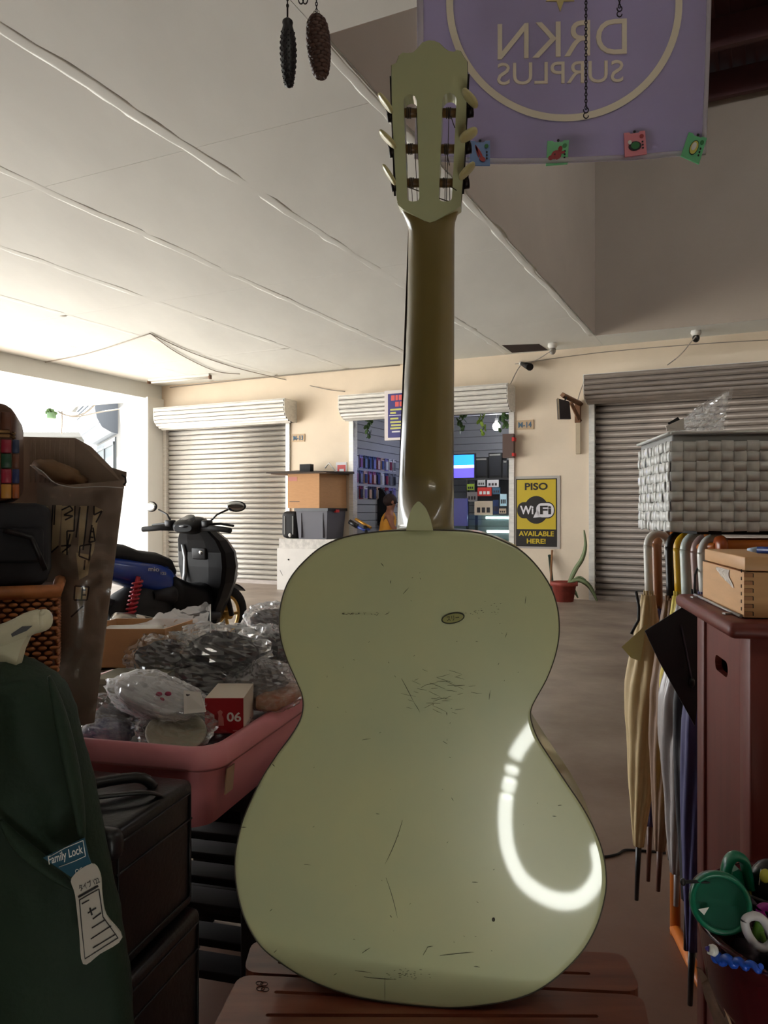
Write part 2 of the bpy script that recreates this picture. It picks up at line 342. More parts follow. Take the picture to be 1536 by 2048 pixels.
def slats(parent, s0, s1, z0, z1, t, pitch, m):
    mb = MB(); n = 7; r0 = []; r1 = []
    for j in range(n+1):
        a = j/n; b = 0.030*math.sin(PI*a); r0.append(Vector((0, -b, a*pitch*0.86))); r1.append(Vector((s1-s0, -b, a*pitch*0.86)))
    r0 += [Vector((0, 0.006, pitch*0.86)), Vector((0, 0.006, 0))]; r1 += [Vector((s1-s0, 0.006, pitch*0.86)), Vector((s1-s0, 0.006, 0))]
    mb.loft([r0, r1]); me = mb.mesh('slat', m)
    k = 0; z = z0
    while z+pitch*0.5 < z1:
        place('slat', me, parent, R(s0, t+random.uniform(-0.002, 0.002), z), (0, random.uniform(-0.0006, 0.0006), -TH)); z += pitch; k += 1
def shutter(name, label, s0, s1, ztop, hs0, hs1, zt, zb, tm, m, closed=True, pitch=0.081, nh=8, rails=True):
    d = bpy.data.objects.new(name, None); C.objects.link(d); d.location = R((s0+s1)/2, 0, 0); ORG[d.name] = Vector(d.location); tag(d, label, kind='structure')
    if closed:
        slats(d, s0+0.02, s1-0.02, 0.06, ztop, -0.05, pitch, m)
        MB().rbox(s0, s1, -0.09, -0.02, 0.0, 0.06).build('bottom_bar', m_steel_dk, d)
        MB().rbox(s0, s1, -0.075, -0.06, 0.0, ztop).build('gap_shade_sheet', m_gap_shade, d)
    if rails:
        for s_ in (s0, s1): MB().rbox(s_-0.035, s_+0.035, -0.1, 0.03, 0, ztop).build('guide_rail', m_steel, d)
    hood(d, hs0, hs1, zt, zb, tm, nh, m, m_steel)
    return d
tm = 0.34
z1t, z1b = W(440, 806, tm)[1], W(440, 860, 0.1)[1]
shutter('door_1', 'closed silver roller shutter behind the scooter', d1L, d1R, D1T, W(308, 900, tm)[0], W(568, 900, tm)[0], z1t, W(450, 852, tm*0.4)[1], tm, m_steel, nh=7)
z2t = W(850, 778, tm)[1]
shutter('door_2', 'open roller shutter rolled up over the lit phone shop', shL, shR, SHT, W(678, 900, tm)[0], W(1014, 900, tm)[0], z2t, W(850, 832, tm*0.4)[1], tm, m_steel, closed=False, nh=7)
z3t = W(1300, 739, tm)[1]
shutter('door_3', 'closed brown grey roller shutter behind the white woven basket', d3L, d3R, D3T, W(1168, 900, tm)[0], d3R+0.1, z3t, W(1300, 800, tm*0.4)[1], tm, m_steel_dk, nh=7)
struct('wall_leak_block_left', MB().rbox(SL-0.3, shL-0.25, -0.5, -0.4, 0, CEIL), m_white)  # unseen backing walls, added to stop light leaking between the shutter slats
struct('wall_leak_block_right', MB().rbox(shR+0.25, SR, -0.5, -0.4, 0, CEIL), m_white)
# ------------------------------------------------------------------ buildings outside on the left
fd = Vector((-0.47, 0.883, 0)); fn = Vector((-0.883, -0.47, 0)); f0 = Vector((-5.05, 14.9, 0))
def FW(d, o, z): return f0+fd*d+fn*o+Vector((0, 0, z))
m_facade = mat('weathered pale facade', rgb(84,82,78), 0.8, var=0.06, vs=1.5)
bld = thing('shop_building', 'sunlit pale shop building outside beyond the pillar', 'building', FW(4, 0, 0))
def fbox(d0, d1, o0, o1, z0, z1): return MB().hexa([FW(d0,o0,z0),FW(d1,o0,z0),FW(d1,o1,z0),FW(d0,o1,z0),FW(d0,o0,z1),FW(d1,o0,z1),FW(d1,o1,z1),FW(d0,o1,z1)])
fbox(-0.5, 6, -3.0, 0, 0, 3.75).build('wall', m_facade, bld)
fbox(-0.5, 6.2, -3.0, 0.3, 3.75, 3.9).build('roof_slab', m_facade, bld)
prof = [(0, 3.55), (0.42, 3.55), (0.44, 3.2), (0.4, 3.0), (0.3, 2.82), (0.12, 2.72), (0, 2.7)]
hd = MB().prism([FW(0.6, a, b) for a, b in prof], fd*3.0).build('shutter_hood', mat('pale blue grey shutter', rgb(70,75,82), 0.5), bld)
for i in range(7):
    z = 2.9+i*0.09; o = 0.445 if z > 3.2 else 0.33+(z-2.85)*0.3
    fbox(0.62, 3.58, o-0.01, o+0.012, z, z+0.035).build('hood_slat', MATS['pale blue grey shutter'], hd)
win = fbox(0.8, 3.4, 0.0, 0.03, 1.0, 2.65).build('window', mat('pale shop glass', rgb(78,84,88), 0.3), bld)
for z in (1.0, 1.75, 2.5): fbox(0.8, 3.4, 0.03, 0.06, z, z+0.06).build('window_bar', mat('grey window frame', rgb(60,64,66), 0.5), win)
for d_ in (0.8, 2.1, 3.34): fbox(d_, d_+0.06, 0.03, 0.06, 1.0, 2.56).build('window_bar', MATS['grey window frame'], win)
far = thing('white_building', 'low pale building far outside under the bright sky', 'building', (-12.2, 25.5, 0))
MB().box((-12.2, 25.5, 1.72), (8.6, 3, 3.44)).build('wall', m_facade, far)
MB().box((-12.2, 23.9, 3.5), (9.0, 0.7, 0.14)).build('eave', m_facade, far)
for x in (-14.0, -12.0, -10.0): MB().box((x, 23.98, 2.75), (1.6, 0.06, 0.6)).build('window', mat('dark louvre window', rgb(62,60,52), 0.5), far)
# ------------------------------------------------------------------ the guitar
PSI = math.radians(7.5)
GN = Vector((math.sin(PSI), math.cos(PSI), 0)); GO = Vector((0.04, 0.78, 0))     # GN points from the back of the guitar to its front
def GB(u, v, d=0.0):                                  # pixel -> point on the plane d metres in front of the guitar back
    r = Vector(((u-768)/F, 1.0, -(v-1024)/F)); o = GO+GN*d; k = (o.x*GN.x+o.y*GN.y)/(r.x*GN.x+r.y*GN.y)
    return Vector((0, 0, CH))+r*k
body_px = [(907,1061),(968,1068),(1014,1086),(1044,1103),(1075,1134),(1100,1172),(1113,1208),(1118,1243),(1117,1279),(1108,1319),(1092,1360),(1072,1396),(1062,1418),(1062,1441),(1075,1477),(1100,1517),(1130,1563),(1161,1609),(1186,1654),(1204,1700),(1212,1746),(1211,1787),(1199,1837),(1181,1878),(1156,1914),(1115,1954),(1069,1985),(1019,2002),(968,2011),(917,2016),(866,2015),(765,2004),(689,1988),(612,1958),(562,1927),(521,1893),(493,1847),(478,1802),(470,1751),(471,1705),(483,1649),(503,1599),(526,1553),(556,1507),(582,1472),(600,1441),(606,1416),(604,1390),(592,1360),(574,1319),(562,1279),(558,1238),(564,1197),(579,1159),(607,1124),(648,1091),(704,1071),(793,1061)]
outl = [(p.x, p.y) for p in smooth_path(body_px, 4, closed=True)]
GT = Vector((math.cos(PSI), -math.sin(PSI), 0)); GC = GB(848, 1560)
def sag(p): x = (p-GC).dot(GT); z = p.z-GC.z; return x*x/5.0+z*z/12.0       # the back is gently arched
def GS(u, v):                                          # pixel -> point on the arched back
    d = 0.0
    for _ in range(4): p = GB(u, v, d); d = sag(p)
    return p
ring = [GS(u, v) for u, v in outl]
gbase = min(ring, key=lambda p: p.z)
TZ = gbase.z-0.0015                                    # top of the stool the guitar stands on
guitar = thing('guitar', 'worn pale green classical guitar seen from the back standing on a slatted stool', 'guitar', (gbase.x, gbase.y, TZ+0.001))
DEP = 0.096
cen = GC
flat = [p-GN*sag(p) for p in ring]
def onback(q): return q+GN*sag(q)
rings = [[onback(cen.lerp(p, k)) for p in flat] for k in (0.02, 0.1, 0.2, 0.3, 0.4, 0.5, 0.6, 0.7, 0.8, 0.88, 0.94, 0.975, 0.99)]
rings.append([p+GN*0.0006 for p in [onback(cen.lerp(q, 0.997)) for q in flat]]); rings.append([p+GN*0.0018 for p in ring])
MB().loft(rings).build('back', m_guitar, guitar)
side = [[(p+GN*0.0017).lerp(q+GN*DEP, k) for p, q in zip(ring, flat)] for k in (0, 0.25, 0.5, 0.75, 1)]
MB().loft(side, cap=False).build('sides', m_guitar, guitar)
MB().tube([p+GN*0.0012 for p in ring]+[ring[0]+GN*0.0012], 0.0009, 6, cap=False).build('binding', mat('dark worn edge', rgb(58,50,34), 0.5), guitar)
MB().prism([p+GN*DEP for p in flat], GN*0.003).build('soundboard', m_guitar, guitar)
# neck: rows of (v, left u, right u, roundness, thickness)
def neck_ring(v, ul, ur, th, d0, e=2.0, n=18):
    out = []
    for j in range(n+1):
        x = math.cos(PI*j/n); y = math.sin(PI*j/n); u = (ul+ur)/2-(ur-ul)/2*math.copysign(abs(x)**(2/e), x)
        out.append(GB(u, v, d0-th*(abs(y)**(2/e))))
    return out
ND = 0.083
rows = [(404,794,922,0.0165,0.080,9), (416,798,920,0.0170,0.081,6), (430,806,915,0.0180,0.082,4), (445,812,910,0.0195,ND,2.8), (462,816.5,908.5,0.0205,ND,2.3), (520,816,908.5,0.0205,ND,2.1), (620,814,908,0.021,ND,2), (720,810,907.5,0.0215,ND,2), (820,805,907.5,0.022,ND,2), (900,801,907,0.0225,ND,2), (950,798.5,907,0.024,ND,2), (985,796.5,907,0.030,ND,2), (1010,795.5,907,0.046,ND,1.75), (1030,794.5,907,0.062,ND,1.6), (1048,794,907,0.072,ND,1.5), (1062,793.5,907,0.076,ND,1.45)]
MB().loft([neck_ring(v, a, b, th, d0, e) for v, a, b, th, d0, e in rows]).build('neck', m_neck, guitar)
fb = [GB(816.5,455,ND+0.001), GB(908.5,455,ND+0.001), GB(907,1062,ND+0.001), GB(793.5,1062,ND+0.001)]
MB().prism(fb, GN*0.006).build('fretboard', mat('ebony', rgb(30,22,18), 0.4), guitar)
arch = smooth_path([(812,1061),(816,1040),(823,1018),(832,1006),(837,1003),(842,1006),(852,1018),(860,1038),(866,1061)], 4)
MB().prism([GB(p.x, p.y, 0.0015) for p in arch], GN*0.006).build('heel_cap', m_guitar, guitar)
# headstock with two open slots, leaning back towards the player's side
def HD(u, v, e=0.0): return GB(u, v, 0.022+(v-82)/(415-82)*0.038+e)
head_px = [(783,155),(783,130),(792.5,125.6),(798,111),(805,105),(813,106),(826,105),(834.5,97),(845,84.6),(857.6,80.5),(868,81.5),(878.6,85.7),(889,96),(896.5,101.5),(908,103.5),(914,100),(920.6,101.5),(927,113),(934,122.5),(935,151),(933,180),(932,256),(930,291),(927,344),(922.7,394),(921.7,411),(912,418),(890,430),(872,441),(860,445),(848,441),(828,430),(806,418),(797,411),(793.5,398.6),(791.5,365),(788,302),(784,218)]
def slot(x0t, x1t, yt, x0b, x1b, yb):
    o = []; rt = (x1t-x0t)/2; rb_ = (x1b-x0b)/2
    for j in range(9): a = PI-PI*j/8; o.append(((x0t+x1t)/2+rt*math.cos(a), yt+rt-rt*math.sin(a)))
    for j in range(9): a = -PI*j/8; o.append(((x0b+x1b)/2+rb_*math.copysign(abs(math.cos(a))**0.6, math.cos(a)), yb-9-9*math.sin(a)))
    return o
vs, fs = curve_fill([head_px, slot(807,833.5,188.6,814.5,838.7,403), slot(885,913,185.5,877.5,904,403)], 1.0)
MB().add([HD(v.x, v.y)+GN*(0.0 if v.z < 0 else 0.019) for v in vs], fs).build('headstock', m_guitar, guitar)
he = [HD(u, v)+GN*0.001 for u, v in head_px]
MB().tube(he[:26]+he[35:]+he[:1] if len(he) > 36 else he, 0.0006, 5).build('head_edge', MATS['dark worn edge'], guitar)
m_tuner = mat('dark aged tuner metal', rgb(34,28,26), 0.4, 0.6)
m_roll = mat('brown bone roller', rgb(120,88,52), 0.4, var=0.3, vs=60)
m_string = mat('string', rgb(60,52,46), 0.4, 0.4)
m_button = mat('yellowed peg button', rgb(196,186,132), 0.3, var=0.08, vs=30, coat=0.4)
for a, b, e in (((783.5,152),(792,392),-1), ((935,148),(924,388),1)):
    q = [HD(a[0], a[1], 0.003), HD(b[0], b[1], 0.003), HD(b[0], b[1], 0.018), HD(a[0], a[1], 0.018)]
    MB().prism(q, Vector((e*0.0022, 0, 0))).build('tuner_plate', m_tuner, guitar)
for (xa, xb), yr in (((806,834),226), ((809,836),298), ((812,838),366), ((884,914),226), ((881,909),298), ((878,906),366)):
    a, b = HD(xa-3, yr, 0.010), HD(xb+3, yr, 0.010)
    ro = MB().tube([a, b], 0.0048, 12).build('roller', m_roll, guitar)
    wr = MB()
    for k in (0.35, 0.45, 0.55):
        c = a.lerp(b, k); ax = (b-a).normalized(); u_ = ax.orthogonal().normalized(); w_ = ax.cross(u_)
        wr.tube([c+(u_*math.cos(t)+w_*math.sin(t))*0.0053 for t in [2*PI*j/14 for j in range(15)]], 0.0006, 5, cap=False)
    wr.build('string_winding', m_string, ro)
pegs = [((757,189),(785,223),11), ((759,263),(792,294),10.5), ((766,331),(791,368),10), ((925,181),(955,212),13), ((919,280),(955,260),13.5), ((918,357),(950,327),11)]
gears = [(780,232), (784,303), (788,371), (940,223), (936,296), (932,366)]
for (p, q, wd), (gu, gv) in zip(pegs, gears):
    a, b = HD(p[0], p[1], -0.012), HD(q[0], q[1], -0.012); c = (a+b)/2; ax = (b-a).normalized(); L = (b-a).length/2
    rot = Matrix((ax, GN, ax.cross(GN))).transposed()
    bt = MB().ell(c, (L, 0.0095, wd/2*0.8/F), rot, 18, 12, boxy=0.75).build('peg_button', m_button, guitar)
    g0 = HD(gu, gv, 0.006)
    MB().tube([c+GN*0.004, g0], 0.0022, 8).build('peg_shaft', m_tuner, bt)
    gr = MB().lathe([(0.0025,-0.003),(0.0062,-0.003),(0.0062,0.003),(0.0025,0.003)], g0, 14, axis=(1, 0, 0.15))
    gr.build('tuner_gear', m_tuner, bt)
st = MB()
for u0, v0, u1 in ((833,226,846), (830,298,838), (823,366,826), (898,226,889), (891,298,889), (899,366,900)):
    st = MB().tube([HD(u0, v0, 0.006), HD(u0*0.4+u1*0.6, 404, 0.018), GB(u1, 452, ND+0.006)], 0.0004, 5); st.build('string', m_string, guitar)
for pts in (((902,232),(906,246),(910,256)), ((894,306),(896,318),(899,331)), ((899,372),(907,377),(913,381))):
    MB().tube([HD(x, y, -0.002) for x, y in pts], 0.0005, 5).build('string_end', m_string, guitar)
# body strings run down the front to a bridge
br = MB().box(GB(850, 1800, DEP+0.008), (0.19, 0.008, 0.026), rz(-PSI), 0.002).build('bridge', MATS['ebony'], guitar)
for i in range(6):
    MB().tube([GB(822+i*14, 455, ND+0.009), GB(818+i*13, 1795, DEP+0.012)], 0.0004, 5).build('string', m_string, guitar)
# oval sticker and the worn scratches
def dback(u, v): return GS(u, v)
def st_pt(x, y, o): p = dback(906+x, 1236-y); return p-GN*o
def oval(rx_, ry_, tilt=-0.13, n=28): return [(rx_*math.cos(t)*math.cos(tilt)+ry_*math.sin(t)*math.sin(tilt)*-1, -rx_*math.cos(t)*math.sin(tilt)*1+ry_*math.sin(t)*math.cos(tilt)) for t in [2*PI*j/n for j in range(n)]]
stk = MB().prism([st_pt(x, y, 0.0006) for x, y in oval(23.5, 11.5)], -GN*0.0003).build('sticker', mat('dark sticker rim', rgb(40,40,24), 0.4), guitar)
MB().prism([st_pt(x, y, 0.0009) for x, y in oval(21, 9)], -GN*0.0003).build('sticker_face', mat('olive sticker face', rgb(150,148,92), 0.3), stk)
lt = MB(); ca, sa = math.cos(0.13), math.sin(0.13)
letters(lt, 'スリー', 10.0, lambda x, y, z: st_pt(x*ca-y*sa, x*sa+y*ca, 0.0014), width=25, ext=0.0, off=0.01)
lt.build('sticker_lettering', MATS['dark sticker rim'], stk)
sc_m = mat('dark scratch', rgb(52,46,28), 0.6)
def dash(mb, x0, y0, x1, y1, wd=1.0):
    n = max(2, int(math.hypot(x1-x0, y1-y0)/14)); L = math.hypot(x1-x0, y1-y0) or 1; nx, ny = -(y1-y0)/L, (x1-x0)/L; a = []; b = []
    bow = random.uniform(-0.03, 0.03)*L
    for i in range(n+1):
        k = i/n; h = wd*0.4*max(0.0, math.sin(PI*min(1, max(0.06, k))))**0.5+0.12; o = bow*4*k*(1-k); x = x0+(x1-x0)*k+nx*o; y = y0+(y1-y0)*k+ny*o
        a.append(dback(x+nx*h, y+ny*h)-GN*0.0004); b.append(dback(x-nx*h, y-ny*h)-GN*0.0004)
    mb.add(a+b, [(i, i+1, n+2+i, n+1+i) for i in range(n)])
scr = MB()
for q in ((803,1357,828,1405,1.2),(828,1405,840,1425,0.9),(805,1640,770,1728,1.1),(772,1755,795,1836,1.1),(724,1906,741,1895,1.6),(880,1911,948,1904,1.0),(710,1941,744,1946,1.2),(728,1953,790,1958,1.3),(770,1955,770,2005,0.8),(944,1764,956,1765,1.2),(978,1399,981,1380,1.2),(1050,1207,1052,1192,1.2),(806,1188,818,1175,1.1),(781,1167,782,1160,1.5),(762,1126,768,1133,1.4),(482,1654,494,1654,2.2),(545,1528,550,1533,2.0),(752,1627,760,1628,1.2),(1105,1632,1113,1633,1.4),(1116,1611,1124,1610,1.0),(903,1595,907,1602,1.0),(893,1424,894,1431,1.3),(886,1482,895,1488,1.1),(724,1480,742,1477,0.9),(608,1728,622,1730,0.8),(540,1822,545,1817,1.2),(548,1905,554,1899,1.2),(668,1950,674,1946,1.3),(780,1830,784,1835,1.6),(948,1933,960,1934,1.3),(560,1140,566,1152,1.0),(1010,1275,1014,1264,1.0),(846,1910,856,1893,0.8),(854,1894,866,1892,0.8)): dash(scr, *q)
for i in range(38): 
    x, y = random.gauss(868, 28), random.gauss(1378, 26); a = random.uniform(-0.5, 0.5); L = random.uniform(8, 34); dash(scr, x, y, x+L*math.cos(a), y+L*math.sin(a), 0.45)
for i in range(34):
    x, y = random.gauss(815, 26), random.gauss(1948, 6); dash(scr, x, y, x+random.uniform(2, 6), y+random.uniform(-2, 2), 0.9)
for i in range(26):
    x, y = random.uniform(930, 1000), random.gauss(1222, 7); dash(scr, x, y, x+random.uniform(1.5, 4), y+random.uniform(-1, 1), 0.8)
for i in range(26):
    x = random.uniform(680, 780); dash(scr, x, 1227+random.gauss(0, 2), x+random.uniform(2, 6), 1227+random.gauss(0, 2), 0.7)
for i in range(70):
    x, y = random.uniform(580, 1090), random.uniform(1110, 1960)
    if math.hypot((x-848)/230, (y-1560)/420) < 1: a = random.uniform(0, PI); L = random.uniform(1.5, 5); dash(scr, x, y, x+L*math.cos(a), y+L*math.sin(a), random.uniform(0.5, 1.1))
tag(scr.build('scratches', sc_m, guitar), kind='stuff')
chip = MB().ell(dback(987, 1839)-GN*0.0002, (0.0016, 0.0004, 0.0022), None, 10, 6); chip.build('chip', sc_m, guitar)
# ------------------------------------------------------------------ stool under the guitar
stool = thing('slatted_stool', 'reddish brown slatted wooden stool carrying the guitar', 'stool', (0.06, 0.80, 0))
def plank(px, thick, slots):
    pts = [ZP(u, v, TZ) for u, v in px]; c = sum((p for p in pts), Vector())/4
    ol = []; r = 0.018
    for i in range(4):                                 # rounded corners
        p = pts[i]; a = (pts[i-1]-p).normalized(); b = (pts[(i+1) % 4]-p).normalized()
        for k in range(6): t = k/5; ol.append(p+a*r*(1-t)**2+b*r*t**2)
    vs, fs = curve_fill([[(p.x, p.y) for p in ol]]+[[(p.x, p.y) for p in s_] for s_ in slots], thick/2)
    return MB().add([Vector((v.x, v.y, TZ-thick/2+v.z)) for v in vs], fs).build('plank', m_red_wood, stool)
def groove(u0, v0, u1, v1, wd=0.005):
    a, b = ZP(u0, v0, TZ), ZP(u1, v1, TZ); d = (b-a).normalized(); n = Vector((-d.y, d.x, 0))*wd/2; o = []
    for k in range(7): t = PI/2+PI*k/6; o.append(a+d*math.cos(t)*wd/2+n*math.sin(t))
    for k in range(7): t = -PI/2+PI*k/6; o.append(b+d*math.cos(t)*wd/2+n*math.sin(t))
    return o
plank([(505,1880),(1248,1906),(1284,1984),(486,1944)], 0.022, [groove(560,1925,1176,1947)])
plank([(478,1949),(1286,1990),(1318,2150),(380,2150)], 0.022, [groove(553,1984,1000,2004), groove(536,2030,1192,2032)])
def at_s(x, y, z=0): return Vector((x, y, z))
A_, B_, C_, D_ = ZP(500,1885,TZ), ZP(1246,1910,TZ), ZP(380,2150,TZ), ZP(1318,2150,TZ)
for p, q in ((A_, (0.035,-0.03)), (B_, (-0.035,-0.03)), (C_, (0.035,0.03)), (D_, (-0.035,0.03))):
    MB().box((p.x+q[0], p.y+q[1], (TZ-0.025)/2), (0.036, 0.036, TZ-0.025), rz(-0.08), 0.004).build('leg', m_red_wood, stool)
for a, b in ((A_, B_), (C_, D_)):
    sg = -1 if a is A_ else 1
    a2, b2 = a+Vector((0.03, sg*0.03, -0.05)), b+Vector((-0.03, sg*0.03, -0.05)); d = b2-a2
    MB().box((a2+b2)/2, (d.length, 0.02, 0.055), rz(math.atan2(d.y, d.x)), 0.003).build('apron', m_red_wood, stool)
for a, b in ((A_, C_), (B_, D_)):
    sg = 1 if a is A_ else -1
    a2, b2 = a+Vector((sg*0.03, -0.03, -0.05)), b+Vector((sg*0.03, 0.03, -0.05)); d = b2-a2
    MB().box((a2+b2)/2, (d.length, 0.02, 0.055), rz(math.atan2(d.y, d.x)), 0.003).build('apron', m_red_wood, stool)
mk = MB()
for cx, cy, rr_ in ((519,1966,7), (521,1977,8)):
    for k in range(2):
        mk.tube([ZP(cx+k*9+rr_*math.cos(t), cy+k*1.5+rr_*0.55*math.sin(t), TZ+0.0004) for t in [2*PI*j/14 for j in range(15)]], 0.0004, 4, cap=False)
mk.build('stamped_mark', mat('burnt mark', rgb(60,34,22), 0.7), stool)
# ------------------------------------------------------------------ phone shop behind the open shutter
m_slatw = mat('white slatwall board', rgb(160,160,164), 0.5, var=0.04, vs=6)
SB = -3.0
wl = struct('wall_shop_left', MB().rbox(shL-0.2, shL-0.07, SB-0.1, -0.1, 0, 3.1), mat('dark slatwall groove', rgb(96,96,98), 0.6))
for i in range(25):
    z = 0.03+i*0.122; MB().rbox(shL-0.07, shL-0.05, SB, -0.12, z, z+0.112).build('slat_board', m_slatw, wl)
bk = struct('wall_shop_back', MB().rbox(shL-0.2, shR+0.3, SB-0.12, SB, 0, 3.1), MATS['dark slatwall groove'])
for i in range(25):
    z = 0.03+i*0.122; MB().rbox(shL-0.05, shR+0.1, SB, SB+0.02, z, z+0.112).build('slat_board', m_slatw, bk)
struct('wall_shop_right', MB().rbox(shR+0.1, shR+0.22, SB-0.1, -0.1, 0, 3.1), m_slatw)
struct('ceiling_shop', MB().rbox(shL-0.2, shR+0.3, SB-0.1, -0.15, 2.95, 3.1), mat('bluish shop ceiling', rgb(168,176,192), 0.6))
struct('beam_shop', MB().rbox(shL-0.05, shR+0.1, -1.3, -1.2, 2.62, 2.95), mat('grey shop beam', rgb(120,118,122), 0.6))
pcols = [('white pack', rgb(205,205,208)), ('crimson pack', rgb(128,30,44)), ('grey pack', rgb(110,112,120)), ('dark pack', rgb(36,36,44)), ('lilac pack', rgb(120,112,170)), ('peach pack', rgb(196,160,138)), ('navy pack', rgb(44,54,96))]
packs = []
for nm, c_ in pcols:
    packs.append((nm, c_))
prow = ('top row by the crimson strip', 'middle row', 'lowest row')
for r_ in range(3):
    zb = 1.80-r_*0.235
    for i in range(10):
        nm, c_ = packs[(i*3+r_*2+(i*i) % 5) % 7]; t_ = -0.22-i*0.15; s_ = shL-0.05
        t = thing('phone_case_pack', '%s phone case, %s from the jamb in the %s row on the slatwall' % (nm, ('first','second','third','fourth','fifth','sixth','seventh','eighth','ninth','tenth')[i], ('top','middle','lowest')[r_]), 'phone case', R(s_+0.02, t_, zb), 'phone case packs on the slatwall')
        MB().rbox(s_+0.004, s_+0.012, t_-0.055, t_+0.055, zb, zb+0.2).build('backing_card', mat(nm, c_, 0.4), t)
        MB().rbox(s_+0.012, s_+0.024, t_-0.036, t_+0.036, zb+0.015, zb+0.15).build('case', mat(packs[(i+r_) % 7][0], packs[(i+r_) % 7][1], 0.35), t)
        MB().rbox(s_, s_+0.05, t_-0.004, t_+0.004, zb+0.178, zb+0.186).build('peg', m_black, t)
def vine(u, v0, v1, t, col, label):
    s_, z0 = W(u, v0, t); z1 = W(u, v1, t)[1]; r_ = thing('hanging_vine', label, 'vine', R(s_, t, z1), 'artificial vines hanging in the shop entrance')
    pts = [R(s_+0.03*math.sin(k*1.3), t, z0+(z1-z0)*k/8) for k in range(9)]
    MB().tube(pts, 0.006, 6).build('stem', mat('vine stem', rgb(60,84,40), 0.6), r_)
    for k in range(16):
        c = pts[k % 9]+Vector((random.uniform(-0.04, 0.04), random.uniform(-0.03, 0.03), random.uniform(-0.03, 0.03))); a = random.uniform(0, 6.28); q = rz(a) @ rx(random.uniform(-0.8, 0.8))
        MB().ell(c, (0.028, 0.004, 0.04), q, 8, 5).build('leaf', col, r_)
g1 = mat('dull vine green', rgb(70,100,52), 0.6); g2 = mat('bright vine green', rgb(140,170,48), 0.6)
vine(736, 835, 876, -0.12, g1, 'green artificial vine hanging left of the blue sign under the shutter hood')
vine(924, 830, 862, -0.12, g1, 'dark green vine hanging just right of the guitar neck')
vine(964, 828, 864, -0.12, g2, 'bright yellow green vine hanging in the shop entrance')
vine(1008, 828, 858, -0.12, g1, 'dark vine hanging above the bright bulb by the jamb')
# bulbs and their light
m_bulb = mat('lit bulb', (1.0, 0.97, 0.92), 0.4, emit=14)
def bulb(s_, t_, z_, label, power):
    r_ = thing('light_bulb', label, 'light bulb', R(s_, t_, z_-0.06))
    MB().ell(R(s_, t_, z_), (0.06, 0.06, 0.065)).build('glass', m_bulb, r_)
    MB().tube([R(s_, t_, z_+0.06), R(s_, t_, z_+0.13)], 0.025, 10).build('socket', m_white, r_)
    MB().tube([R(s_, t_, z_+0.12), R(s_, t_, 2.95)], 0.005, 6).build('cord', m_white, r_)
    l = bpy.data.lights.new('bulb light', 'POINT'); l.energy = power; l.color = (0.93, 0.96, 1.0); l.shadow_soft_size = 0.08
    lo = bpy.data.objects.new('bulb_light', l); lo.location = Vector((0, 0, -0.06)); lo.parent = r_; C.objects.link(lo)
bulb(-0.02, -1.5, W(995, 853, -1.5)[1], 'round lit white bulb hanging inside the phone shop', 11)
# television, boxes, cards and counter
def rthing(name, label, cat, s_, t_, z_, group=None): return thing(name, label, cat, R(s_, t_, z_), group)
tvt = -2.0; a, b = W(862, 912, tvt), W(948, 955, tvt)
tv = rthing('television', 'flat television with a glowing blue screen inside the shop', 'television', (a[0]+b[0])/2, tvt, b[1])
MB().rbox(a[0]-0.02, b[0]+0.02, tvt-0.05, tvt, b[1]-0.03, a[1]+0.02).build('bezel', m_black, tv)
h = a[1]-b[1]
for nm, z0, z1, cc, e in (('screen_top', 0.55, 1.0, rgb(20,110,240), 1.6), ('screen_middle', 0.42, 0.55, rgb(180,200,255), 1.6), ('screen_bottom', 0.0, 0.42, rgb(70,60,200), 1.3)):
    MB().rbox(a[0], b[0], tvt, tvt+0.004, b[1]+h*z0, b[1]+h*z1).build(nm, mat(nm, cc, 0.2, emit=e), tv)
MB().rbox((a[0]+b[0])/2-0.05, (a[0]+b[0])/2+0.05, tvt-0.95, tvt-0.05, b[1]+h*0.4, b[1]+h*0.6).build('wall_bracket', m_black, tv)
def cbox(name, label, cat, u0, u1, v0, v1, t_, dep, m, group=None, extra=None, stand=None):
    a, b = W(u0, v0, t_), W(u1, v1, t_); zb = b[1] if stand is None else stand
    r_ = rthing(name, label, cat, (a[0]+b[0])/2, t_-dep/2, zb, group)
    MB().rbox(a[0], b[0], t_-dep, t_, zb, a[1]).build('body', m, r_)
    if extra: extra(r_, a, b, t_)
    return r_
CT = -1.35                                            # front of the counter
ctop = W(1000, 1031, CT)[1]
# tall rack that carries boxes and hanging cards
rk = rthing('display_rack', 'black display rack standing behind the glass counter', 'rack', 0.1, -2.2, 0)
rL, rR = W(932, 960, -2.0)[0], W(1022, 960, -2.0)[0]+0.1; rz0 = W(980, 956, -2.0)[1]
MB().rbox(rL, rR, -2.5, -2.0, rz0-0.03, rz0).build('shelf', m_black, rk)
for s_ in (rL, rR-0.04):
    for t_ in (-2.04, -2.5): MB().rbox(s_, s_+0.04, t_, t_+0.04, 0, rz0-0.03).build('post', m_black, rk)
MB().rbox(rL, rR, -2.48, -2.46, ctop, rz0-0.03).build('back_panel', mat('grey rack panel', rgb(90,86,88), 0.6), rk)
def sp_front(r_, a, b, t_):
    MB().rbox(a[0]+0.02, b[0]-0.02, t_, t_+0.006, b[1]+0.03, a[1]-0.06).build('front_grille', mat('speaker cloth', rgb(34,34,38), 0.9), r_)
    MB().rbox(a[0]+0.02, b[0]-0.02, t_, t_+0.008, a[1]-0.045, a[1]-0.02).build('trim_bar', mat('grey trim', rgb(120,118,112), 0.4), r_)
cbox('speaker_box', 'black box with a grey top strip beside the blue screen on the shop rack', 'box', 946, 975, 915, 955, -2.05, 0.3, m_blackmatte, extra=sp_front, stand=rz0)
